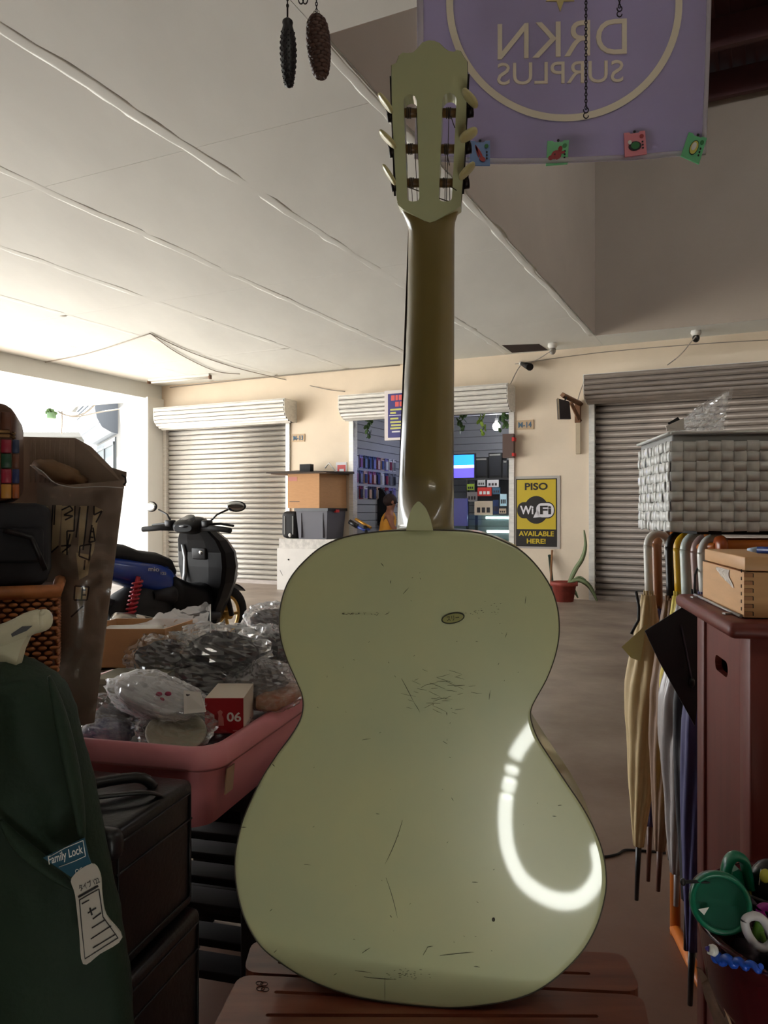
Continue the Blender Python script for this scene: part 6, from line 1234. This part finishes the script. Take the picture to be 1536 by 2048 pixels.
for k in range(6):
    z = 0.006+k*0.0104; MB(XX).box((0.0052, -0.0002, z), (0.0108, 0.0016, 0.0052)).build('finger_joint', m_mdk, wbx)
    MB(XX).box((0.0116, -0.0003, z), (0.0008, 0.0012, 0.0052)).build('joint_line', m_line, wbx); MB(XX).box((-0.0003, 0.0115, z+0.0052), (0.0012, 0.0012, 0.0046)).build('joint_line', m_line, wbx)
    MB(XX).box((0.006, -0.0003, z+0.0026), (0.0115, 0.0012, 0.0006)).build('joint_line', m_line, wbx)
MB(XX).box((BXw/2, BXd/2, BXh+0.0112), (BXw-0.004, BXd-0.008, 0.019), None, 0.0015).build('lid', m_maple, wbx)
tp_ = MB(XX); tp_.grid(lambda a, b: (-0.0012-0.002*abs(noise.noise(Vector((a*6,b*6,1)))), 0.07+0.075*a-0.012*b+0.01*math.sin(b*5), BXh-0.002-0.024*b*(1-0.5*a)), 10, 6, smooth=False); tp_.build('torn_tape', mat('shiny tape', rgb(206,196,184), 0.15), wbx)
pn = thing('blue_pen', 'blue pen lying on the lid of the wooden box', 'pen', XX @ Vector((0.1,0.03,BXh+0.021))); zp = BXh+0.0262
MB(XX).tube([(0.045,0.10,zp),(0.145,0.04,zp)], 0.0052, 10).build('barrel', mat('blue pen barrel', rgb(30,60,130), 0.25), pn); MB(XX).tube([(0.045,0.10,zp),(0.033,0.107,zp)], [0.005,0.002], 10).build('tip', mat('pale blue cap', rgb(170,190,214), 0.25), pn); MB(XX).box((0.13,0.045,zp+0.006),(0.04,0.004,0.002), rz(-0.54)).build('clip', m_chrome, pn)
kc = thing('key_chain', 'bunch of metal chain and keys heaped on the wooden box', 'chain', XX @ Vector((0.13,0.1,BXh+0.021)))
for k in range(26):
    c = XX @ Vector((0.10+random.uniform(0,0.09), 0.06+random.uniform(0,0.12), BXh+0.025+random.uniform(0,0.014))); a = random.uniform(0,6.28); b = random.uniform(-0.8,0.8); q = (rz(a) @ rx(b)).to_3x3()
    MB().tube([c+q @ Vector((0.008*math.cos(t), 0.005*math.sin(t), 0)) for t in [2*PI*j/12 for j in range(13)]], 0.0013, 5, cap=False).build('link', m_chrome if k % 3 else m_tuner, kc)
# ------------------------------------------------------------------ dark red bin with odds and ends
bin2 = thing('red_bin', 'dark red glossy bin crammed with odds and ends', 'bin', (0.44, 0.83, 0)); bcn = Vector((0.488, 0.80, 0)); m_bin = mat('dark red gloss plastic', rgb(70,20,26), 0.18, var=0.1, vs=5)
zr_ = 0.698
MB().lathe([(0.0,0.0),(0.115,0.0),(0.125,0.35),(0.132,zr_-0.10),(0.137,zr_-0.085),(0.143,zr_-0.07),(0.150,zr_-0.02),(0.155,zr_-0.004),(0.157,zr_),(0.152,zr_+0.003),(0.147,zr_-0.004),(0.143,zr_-0.03),(0.13,zr_-0.045),(0.0,zr_-0.045)], bcn, 56).build('body', m_bin, bin2)
MB().lathe([(0.1335,zr_-0.32),(0.1345,zr_-0.12),(0.1365,zr_-0.10)], bcn, 56, cap=False).build('lower_sleeve', mat('brown red sleeve', rgb(92,44,40), 0.6, var=0.3, vs=14), bin2)
def BW(u, v, r_):                                       # point of the bin's outer wall of radius r_ seen at a pixel
    k = (u-768)/F; A = k*k+1; B = -2*(k*bcn.x+bcn.y); Cc = bcn.x**2+bcn.y**2-r_*r_; D = max(0.0, B*B-4*A*Cc); return P(u, v, (-B-math.sqrt(D))/(2*A))
MB().prism([BW(u, v, 0.1385) for u, v in ((1394,1936),(1404,1940),(1416,1958),(1440,1984),(1456,2020),(1466,2070),(1440,2090),(1428,2040),(1412,2000),(1404,1966))], (0.0,0.003,0)).build('torn_paper', mat('torn brown paper', rgb(120,88,66), 0.7, var=0.4, vs=40), bin2)
MB().tube([BW(1416,1952,0.1395), BW(1440,1990,0.1395), BW(1462,2050,0.1395)], 0.0012, 5).build('paper_edge', mat('pale torn edge', rgb(190,156,124), 0.7), bin2)
gj = thing('green_jar', 'jar with a round green lid lying in the red bin', 'jar', P(1445, 1850, 0.80)); gm = mat('green plastic lid', rgb(10,112,82), 0.3, coat=0.2)
gc = P(1441, 1806, 0.79); gax = Vector((-0.30, -0.86, 0.34)).normalized()
MB().lathe([(0.0240,0.0011),(0.0251,0.0051),(0.0277,0.0054),(0.0296,0.0023),(0.0303,-0.0045),(0.0299,-0.0136),(0.0282,-0.0158)], gc, 40, axis=gax, cap=False).build('lid', gm, gj)
MB().lathe([(0.0,0.0),(0.0214,0.0),(0.0242,0.0018),(0.0,0.0016)], gc, 40, axis=gax, cap=False).build('lid_disc', mat('deep green disc', rgb(4,84,62), 0.35), gj)
for p_ in gj.children[-1].data.polygons: p_.use_smooth = False
MB().lathe([(0.0260,-0.0158),(0.0266,-0.0791),(0.0226,-0.0847),(0.0,-0.075)], gc, 32, axis=gax).build('glass', mat('dull jar', rgb(120,130,120), 0.2), gj)
st2 = MB(); st2.prism([gc+gax*0.003+Vector((x, 0, z)) for x, z in ((-0.023,-0.006),(-0.012,-0.004),(-0.017,-0.012))], gax*0.001); st2.build('sticker_scrap', m_white, gj)
gh = thing('green_mug', 'green plastic handle of a cup standing in the red bin', 'cup', P(1470, 1800, 0.86)); Yg2 = 0.86
hk = smooth_path([P(u, v, Yg2) for u, v in ((1452,1790),(1450,1755),(1456,1725),(1470,1712),(1487,1720),(1494,1745),(1500,1775))], 5); MB().tube(hk, 0.0092, 12, flat=0.55).build('handle', gm, gh)
MB().prism([P(u, v, Yg2) for u, v in ((1460,1800),(1466,1744),(1478,1738),(1498,1760),(1504,1792))], (0,0.02,0)).build('body', gm, gh)
MB().prism([P(u, v, Yg2-0.004) for u, v in ((1494,1748),(1500,1744),(1503,1760),(1502,1772),(1504,1792),(1500,1786),(1496,1768))], (0,0.003,0)).build('yellow_tag', mat('yellow tag', rgb(200,190,70), 0.4), gh)
bk_ = thing('black_bottle', 'black rounded bottle with a yellow mark in the red bin', 'bottle', P(1530, 1800, 0.78)); MB().ell(P(1540,1770,0.86), (0.022,0.022,0.028), None, 20, 14).build('body', m_black, bk_); MB().ell(P(1530,1752,0.838), (0.006,0.003,0.008)).build('yellow_mark', mat('yellow tag', rgb(200,190,70)), bk_); MB().tube([P(1522,1738,0.842), P(1518,1770,0.840)], 0.0006, 5).build('white_line', m_white, bk_)
bs_ = thing('black_strap', 'black flat strap lying over the green lid', 'strap', P(1450, 1790, 0.80)); MB().tube(smooth_path([P(u, v, 0.80) for u, v in ((1366,1764),(1400,1763),(1440,1766),(1480,1782),(1520,1800),(1560,1812))], 4), 0.0028, 8, flat=0.5).build('strap', m_blackmatte, bs_); MB().ell(P(1366,1764,0.80), (0.003,0.003,0.004)).build('end', m_black, bs_)
bcd = thing('barcode_tag', 'white barcode label beside the green lid', 'label', P(1490, 1820, 0.80)); MB().prism([P(1472,1792,0.80), P(1488,1800,0.80), P(1508,1824,0.80), P(1496,1830,0.80)], (0,0.001,0.0006)).build('paper', mat('white paper', rgb(216,208,200)), bcd)
for k in range(6): MB().tube([P(1476+k*5, 1796+k*5, 0.799), P(1486+k*4, 1800+k*5.4, 0.799)], 0.0005, 4).build('bar', m_ink, bcd)
def scissor(lb, pts, Y, m, bl):
    o = thing('scissors', lb, 'scissors', P(pts[0][0], pts[0][1]+30, Y), 'scissors in the bin'); pp = smooth_path([P(u, v, Y+0.0004*(u-1500)*0.2) for u, v in pts], 5, closed=True)
    MB().tube(pp+[pp[0]], 0.0042, 10, cap=False).build('handle_ring', m, o); MB().tube([P(*bl[0], Y), P(*bl[1], Y+0.06)], [0.004,0.002], 6, flat=0.4).build('blade', m_chrome, o)
scissor('scissors with white grey plastic ring handle in the red bin', [(1490,1842),(1505,1832),(1522,1836),(1534,1852),(1545,1880),(1530,1896),(1512,1890),(1496,1868)], 0.755, mat('pale grey plastic', rgb(196,192,194), 0.35), ((1540,1890),(1560,1960)))
scissor('scissors with purple ring handle at the right edge', [(1520,1818),(1534,1814),(1550,1830),(1555,1856),(1536,1848),(1526,1836)], 0.78, mat('purple plastic', rgb(150,30,130), 0.3), ((1550,1850),(1575,1930)))
lm = thing('green_clip', 'small lime green clip between the scissors', 'clip', P(1520, 1880, 0.77)); MB().box(P(1516,1862,0.775), (0.01,0.008,0.018), ry(0.3), 0.003).build('body', mat('lime plastic', rgb(100,150,50), 0.4), lm); MB().box(P(1524,1872,0.773), (0.006,0.006,0.012), ry(-0.3), 0.002).build('jaw', mat('lime plastic', rgb(100,150,50)), lm)
pe = thing('correction_pen', 'white pen with violet tip poking out of the bin rim', 'pen', BW(1424, 1905, 0.16)); MB().tube([BW(1418,1898,0.166), BW(1432,1904,0.160)], 0.0048, 14).build('cap', m_white, pe); MB().tube([BW(1411,1896,0.168), BW(1418,1898,0.166)], [0.0015,0.003], 8).build('tip', mat('violet tip', rgb(60,40,130), 0.4), pe); MB().lathe([(0.0048,0.0),(0.0056,0.002),(0.0048,0.004)], BW(1424,1900.5,0.164), 14, axis=(1,0.4,-0.2), cap=False).build('ring', m_white, pe)
bt_ = thing('blue_twist_rod', 'blue twisted plastic rod lying on the bin side', 'rod', BW(1470, 1935, 0.158)); tw = []
bwp = smooth_path([BW(u, v, 0.1585) for u, v in ((1432,1916),(1460,1923),(1492,1930),(1524,1938))], 20); q0 = bwp[0]
for j in range(61): k = j/60; tw.append(bwp[j]+Vector((0, 0.0022*math.cos(k*26), 0.0022*math.sin(k*26))))
MB().tube(tw, [0.005*(1-0.45*j/60) for j in range(61)], 8).build('rod', mat('bright blue plastic', rgb(30,80,190), 0.3), bt_); MB().ell(q0, (0.005,0.005,0.005)).build('end_ball', MATS['bright blue plastic'], bt_)

od = MB()                                               # small stuff that fills the bin
for k in range(46):
    a = random.uniform(0, 2*PI); r_ = 0.115*math.sqrt(random.random()); c = bcn+Vector((r_*math.cos(a), r_*math.sin(a), zr_-0.03+random.uniform(0, 0.012)))
    if k % 2: od.ell(c, (random.uniform(0.012,0.03), random.uniform(0.008,0.02), 0.010), rz(a), 10, 7)
    else: od.box(c, (random.uniform(0.02,0.05), random.uniform(0.012,0.03), 0.018), rz(a*2) @ rx(random.uniform(-0.4,0.4)), 0.002, 1)
tag(od.build('small_oddments', mat('mixed dark oddments', rgb(70,58,66), 0.5, vs=12, col2=rgb(28,22,30), var=0.2), None), 'small dark oddments filling the red bin under the scissors', 'oddments', kind='stuff')
# ------------------------------------------------------------------ banner with pegged cards
Yb = 1.62
ban = thing('shop_banner', 'violet grey shop banner with mirrored lettering in a ring behind the guitar head', 'banner', P(1120, 330, Yb)); m_ban = cloth_mat('violet grey banner cloth', rgb(186,178,202), 0.5)
def bxy(u, v):                                          # banner surface
    w_ = 0.010*math.sin((u-820)/600*9)+0.006*noise.noise(Vector((u*0.012, v*0.01, 2)))+0.004*math.sin(v*0.02+u*0.01); return P(u, v, Yb+w_)
bl_ = lambda v: 826+8*math.sin((v+250)/600*3)
br2 = lambda v: 1425+((v+250)/560)**2*(-14)
def bbot(a): return 318+16*math.sin(PI*min(1, a*1.1))*(1-a)+(-22 if a > 0.75 else 0)*(a-0.75)*4*0.4
def bf(a, b): 
    vb = bbot(a); v = -260+(vb+260)*b; u = bl_(v)+(br2(v)-bl_(v))*a; return bxy(u, v)
MB().grid(bf, 60, 40, thick=(0,0.0012,0)).build('cloth', m_ban, ban)
m_hem = cloth_mat('pale banner hem', rgb(244,240,242), 0.5)
MB().grid(lambda a, b: bf(a, 0.982+0.018*b)+Vector((0,-0.0015,0)), 60, 2, thick=(0,0.004,0)).build('hem', m_hem, ban)
MB().grid(lambda a, b: bf(0.0+0.022*a, b)+Vector((0,-0.0015,0)), 2, 40, thick=(0,0.004,0)).build('hem', m_hem, ban); MB().grid(lambda a, b: bf(0.985+0.015*a, b)+Vector((0,-0.0015,0)), 2, 40, thick=(0,0.004,0)).build('hem', m_hem, ban)
m_prt = mat('cream banner print', rgb(244,234,212), 0.8)
def onb(u, v, z): p = bxy(u, v); return p+Vector((0, -0.0025 if z <= 0 else 0.003, 0))
ringp = MB(); N_ = 96
cu, cv, ro, ri = 1128, 8, 236, 222
vs = []; fs = []
for j in range(N_):
    t = 2*PI*j/N_
    for r_ in (ro, ri): vs.append(onb(cu+r_*math.cos(t), cv+r_*math.sin(t), 0))
for j in range(N_): k = (j+1) % N_; fs.append((2*j, 2*j+1, 2*k+1, 2*k))
vs2 = [p+Vector((0,0.0055,0)) for p in vs]; ringp.add(vs, fs); ringp.add(vs2, [f[::-1] for f in fs]); ringp.build('ring_print', m_prt, ban)
def btext(txt, cu_, cv_, w_, h_, tilt, off):
    mb = MB(); vv, ff = text_mesh(txt, h_, ext=1.0, off=off, width=w_); ff2 = []
    mb.add([onb(cu_-p.x, cv_-p.y+tilt*(-p.x), p.z) for p in vv], ff); mb.build('lettering', m_prt, ban)
btext('DRKN', 1124, 79, 258, 70, -0.045, 0.0); btext('SURPLUS', 1120, 146, 252, 44, -0.025, 0.0)
star = [(1120+(30 if k % 2 == 0 else 12)*math.sin(PI*k/5+PI), -6-(30 if k % 2 == 0 else 12)*math.cos(PI*k/5+PI)) for k in range(10)]
MB().prism([onb(u, v, 0) for u, v in star], (0,0.0055,0)).build('star_print', mat('yellow star print', rgb(216,200,140), 0.8), ban)
MB().tube([P(815,-262,Yb), P(1440,-262,Yb)], 0.006, 8).build('top_rod', m_steel, ban)
for u in (840, 1410): MB().tube([P(u,-262,Yb), Vector((P(u,0,Yb).x, Yb, CEIL+0.002))], 0.0015, 6).build('cord', m_steel, ban)
# four plastic card pegs on the lower hem
def peg(label, pts, m, kind):
    o = thing('card_peg', label, 'clip', P(*pts[2], Yb-0.01), 'card pegs on the banner'); c = sum((Vector((p[0], p[1], 0)) for p in pts), Vector())/4
    def q(x, y, o_=0.0): # unit square -> card
        a = Vector(pts[0]).lerp(Vector(pts[1]), x); b = Vector(pts[3]).lerp(Vector(pts[2]), x); p = a.lerp(b, y); return P(p.x, p.y, Yb-0.014-o_)
    MB().prism([q(0,0), q(0.25,0), q(0.3,0.06), q(0.7,0.06), q(0.75,0), q(1,0), q(1,1), q(0,1)], (0,0.003,0)).build('card', m, o)
    MB().prism([P(p[0]+(c.x-p[0])*0.1, p[1]+(c.y-p[1])*0.1, Yb+0.016) for p in pts], (0,0.003,0)).build('back_card', m, o)
    MB().tube([q(0.5,-0.0), P((pts[0][0]+pts[1][0])/2, (pts[0][1]+pts[1][1])/2, Yb+0.018)], 0.003, 6).build('hinge', m_black, o)
    red, blk, grn, yel = mat('card red print', rgb(160,40,44), 0.5), m_ink, mat('card green print', rgb(40,120,60), 0.5), mat('card yellow print', rgb(206,200,90), 0.5)
    def blob(cx, cy, rx_, ry_, mm, o_=0.001, tilt=0): MB().prism([q(cx+rx_*math.cos(t)*math.cos(tilt)-ry_*math.sin(t)*math.sin(tilt), cy+rx_*math.cos(t)*math.sin(tilt)+ry_*math.sin(t)*math.cos(tilt), o_) for t in [2*PI*j/14 for j in range(14)]], (0,-0.0006,0)).build('print', mm, o)
    blob(0.82, 0.22, 0.1, 0.09, grn if kind != 2 else red)
    if kind == 0: blob(0.45,0.45,0.30,0.07,red,0.001,0.9); blob(0.36,0.42,0.28,0.05,red,0.001,1.25); blob(0.62,0.74,0.16,0.10,red,0.0016,0.3)
    elif kind == 1: blob(0.45,0.6,0.24,0.2,red); blob(0.2,0.7,0.12,0.1,red,0.0014); blob(0.62,0.35,0.1,0.12,red,0.0014); blob(0.75,0.5,0.1,0.06,red,0.0014); blob(0.38,0.56,0.03,0.03,blk,0.002)
    elif kind == 2: blob(0.48,0.6,0.3,0.2,blk); blob(0.5,0.58,0.2,0.15,grn,0.0018); blob(0.25,0.42,0.09,0.09,m_white,0.0018)
    else: blob(0.5,0.5,0.22,0.3,blk,0.001,0.25); blob(0.5,0.5,0.19,0.27,yel,0.0018,0.25); blob(0.48,0.46,0.12,0.17,m_white,0.0024,0.25)
    for k in range(3): MB().prism([q(0.80,0.42+k*0.13,0.001), q(0.88,0.42+k*0.13,0.001), q(0.88,0.49+k*0.13,0.001), q(0.80,0.49+k*0.13,0.001)], (0,-0.0005,0)).build('small_print', blk, o)
peg('blue card peg with a red scissor like print nearest the guitar head', [(940,282),(980,281),(980,331),(940,331)], mat('blue card', rgb(70,110,170), 0.35), 0)
peg('green card peg with a red fish print on the banner hem', [(1095,282),(1138,280),(1135,328),(1092,331)], mat('leaf green card', rgb(80,180,110), 0.35), 1)
peg('pink card peg with a green frog like print on the banner hem', [(1248,266),(1290,261),(1294,308),(1250,314)], mat('pink card', rgb(222,120,134), 0.35), 2)
peg('green card peg with an oval egg print at the banner corner', [(1378,264),(1414,276),(1398,328),(1362,312)], mat('mint green card', rgb(96,190,130), 0.35), 3)
# ------------------------------------------------------------------ chains with hooks
def chain(p_top, p_bot, r_, o, m, step):
    n_ = int((p_top-p_bot).length/step); lk = MB(); 
    for j in range(2):
        mb = MB(); q = rz(PI/2*j).to_3x3(); mb.tube([q @ Vector((r_*0.6*math.cos(t), 0, r_*1.15*math.sin(t))) for t in [2*PI*k/10 for k in range(11)]], r_*0.26, 5, cap=False)
        if j == 0: ma = mb.mesh('link', m)
        else: mb_ = mb.mesh('link', m)
    for k in range(n_): place('link', ma if k % 2 == 0 else mb_, o, p_bot.lerp(p_top, k/n_))
def hook(o, p, r_, m):
    pts = [p+Vector((r_*0.9*math.sin(t), 0, -r_+r_*math.cos(t))) for t in [PI*1.6*k/14 for k in range(15)]]; pts2 = [pts[-1]+Vector((-0.9*r_*math.sin(t)*-1, 0, -r_*0.9*(1-math.cos(t)))) for t in [PI*1.5*k/12 for k in range(13)]]
    MB().tube(pts, r_*0.22, 6).build('hook', m, o); MB().tube([p-Vector((0,0,2*r_))+Vector((r_*0.9*math.sin(t+PI), 0, -r_+r_*math.cos(t))) for t in [PI*1.5*k/14 for k in range(15)]], r_*0.22, 6).build('hook', m, o)
m_chn = mat('dark chain', rgb(36,30,32), 0.4, 0.5)
for lb, u, vb, Y in (('long dark chain with a hook hanging before the banner lettering', 1172, 215, 1.48), ('short dark chain with a hook at the top edge before the banner', 1239, 12, 1.48)):
    o = thing('hook_chain', lb, 'chain', P(u, vb+20, Y)); a = P(u, vb, Y); b = P(u, -60, Y)
    chain(b, a, 0.0036, o, m_chn, 0.0062); MB().tube([b, Vector((b.x, b.y, CEIL+0.002))], 0.0018, 6).build('upper_wire', m_chn, o); hook(o, a, 0.0052, m_chn)
# ------------------------------------------------------------------ two hanging cone weights
Yk = 1.30; m_cone = mat('dark brown cast weight', rgb(84,56,46), 0.5, var=0.3, vs=40); m_cone2 = mat('black cast weight', rgb(26,23,25), 0.45)
def weight(label, u0, vt, u1, vb, hw, m, scales, prof, lk):
    a, b = P(u0, vt, Yk), P(u1, vb, Yk); o = thing('cone_weight', label, 'weight', b, 'cone weights'); ax = (b-a); L = ax.length; rings = []
    def rad(k): 
        for i in range(len(prof)-1):
            if prof[i][0] <= k <= prof[i+1][0]: t = (k-prof[i][0])/(prof[i+1][0]-prof[i][0]); return (prof[i][1]*(1-t)+prof[i+1][1]*t)*hw/F*Yk
        return 0.001
    cone = MB(); n = 40
    for i in range(n+1):
        k = i/n; c = a.lerp(b, k); r_ = max(0.0008, rad(k))*(0.88 if scales else 1); rings.append([c+Vector((r_*math.cos(t), r_*math.sin(t), 0)) for t in [2*PI*j/20 for j in range(20)]])
    cone.loft(rings).build('core', m, o)
    if scales:                                          # overlapping cone scales, each its own piece
        mb = MB(); mb.ell((0,0,0), (0.0072,0.0032,0.0042), rx(0.5), 8, 6); me = mb.mesh('scale', m); me2 = None
        rows = 17
        for i in range(rows):
            k = 0.03+0.94*i/(rows-1); r_ = rad(k)*0.93+0.0012; cnt = max(5, int(2*PI*r_/0.0105))
            for j in range(cnt):
                t = 2*PI*(j+0.5*(i % 2))/cnt; place('scale', me, o, a.lerp(b, k)+Vector((r_*math.cos(t), r_*math.sin(t), 0)), (0,0,t+PI/2))
    else:
        mb = MB(); mb.ell((0,0,0), (0.0016,0.0016,0.0018), None, 6, 4); me = mb.mesh('stud', m)
        for i in range(19):
            k = 0.22+0.74*i/18; r_ = rad(k); cnt = 9
            for j in range(cnt): t = 2*PI*(j+0.5*(i % 2))/cnt; place('stud', me, o, a.lerp(b, k)+Vector((r_*math.cos(t), r_*math.sin(t), 0)))
    if lk:
        c = a+Vector((0,0,0.0045)); MB().tube([c+Vector((0.0055*math.cos(t), 0, 0.0055*math.sin(t))) for t in [2*PI*j/16 for j in range(17)]], 0.0013, 6, cap=False).build('eyelet', m_steel, o)
        top = a+Vector((0,0,0.010))
    else: MB().tube([a, a+Vector((0,0,0.022))], 0.0016, 6).build('hook_wire', m_chn, o); top = a+Vector((0,0,0.02))
    up = top+Vector((0,0,0.09)); chain(up, top, 0.0030, o, m_chn, 0.0056); MB().tube([up, Vector((up.x, up.y, CEIL+0.002))], 0.0012, 6).build('upper_wire', m_chn, o)
weight('smooth black studded cone weight hanging at the top', 575, 35, 578, 176, 16, m_cone2, False, [(0,0.12),(0.03,0.45),(0.06,0.72),(0.085,0.66),(0.11,0.58),(0.2,0.78),(0.35,0.95),(0.5,1.0),(0.65,0.92),(0.8,0.76),(0.92,0.58),(0.985,0.42),(1,0.1)], False)
weight('brown scaly pine cone weight hanging beside the black one', 633, 33, 642, 156, 21, m_cone, True, [(0,0.2),(0.05,0.55),(0.12,0.82),(0.3,0.97),(0.5,0.98),(0.65,0.92),(0.8,0.78),(0.92,0.6),(1,0.25)], True)
wh_ = thing('wire_hook', 'bent dark wire loops between the cone weights at the top edge', 'hook', P(606, 10, Yk)); lp = []
for j in range(40): t = 2*PI*2*j/39; lp.append(P(600+j*0.42+7*math.cos(t), -4+12*math.sin(t), Yk))
MB().tube(lp, 0.0011, 6).build('loops', m_chn, wh_); MB().tube([lp[0], Vector((lp[0].x, lp[0].y, CEIL+0.002))], 0.0011, 6).build('upper_wire', m_chn, wh_)
# ------------------------------------------------------------------ lamps of the stall the picture is taken from
m_ring = mat('lit ring tube', (0.97, 1.0, 0.93), 0.4, emit=12)
RLC = Vector((0.22, -0.25, 0.40))
rl = thing('ring_lamp', 'oval white loop lamp on a stand behind the camera', 'lamp', (RLC.x, RLC.y, 0))
lp_ = [(0.174,0.662),(0.135,0.615),(0.110,0.575),(0.095,0.513),(0.083,0.458),(0.080,0.390),(0.093,0.315),(0.135,0.242),(0.213,0.198),(0.289,0.193),(0.342,0.226),(0.368,0.282),(0.360,0.345)]
lpp = smooth_path([Vector((x, -0.25, z)) for x, z in lp_], 6)
for a, b in ((0, 12), (15, 16), (18, 21), (23, len(lpp)-1)):
    MB().tube(lpp[a:b+1], 0.021, 12).build('tube', m_ring, rl)
MB().tube([p+Vector((0,-0.035,0)) for p in lpp], 0.010, 8).build('holder', m_black, rl)
MB().tube([(0.25,-0.285,0.19), (0.25,-0.285,0.02)], 0.010, 8).build('stand', m_black, rl)
MB().lathe([(0.0,0.0),(0.11,0.0),(0.11,0.015),(0.02,0.03),(0.0,0.03)], (0.25,-0.285, 0), 20).build('base', m_black, rl)
m_bat = mat('lit batten tube', (1.0, 0.98, 0.88), 0.4, emit=12)
bl2 = thing('batten_lamp', 'lit fluorescent batten on the ceiling above the stall', 'lamp', (0.75, -0.9, CEIL-0.09))
MB().box((0.75, -0.9, CEIL-0.02), (1.3, 0.09, 0.04), None, 0.004).build('batten', m_white, bl2); MB().tube([(0.12,-0.9,CEIL-0.062), (1.38,-0.9,CEIL-0.062)], 0.018, 12).build('tube', m_bat, bl2)
for x in (0.11, 1.39): MB().box((x, -0.9, CEIL-0.055), (0.025, 0.05, 0.05), None, 0.003).build('socket', m_white, bl2)
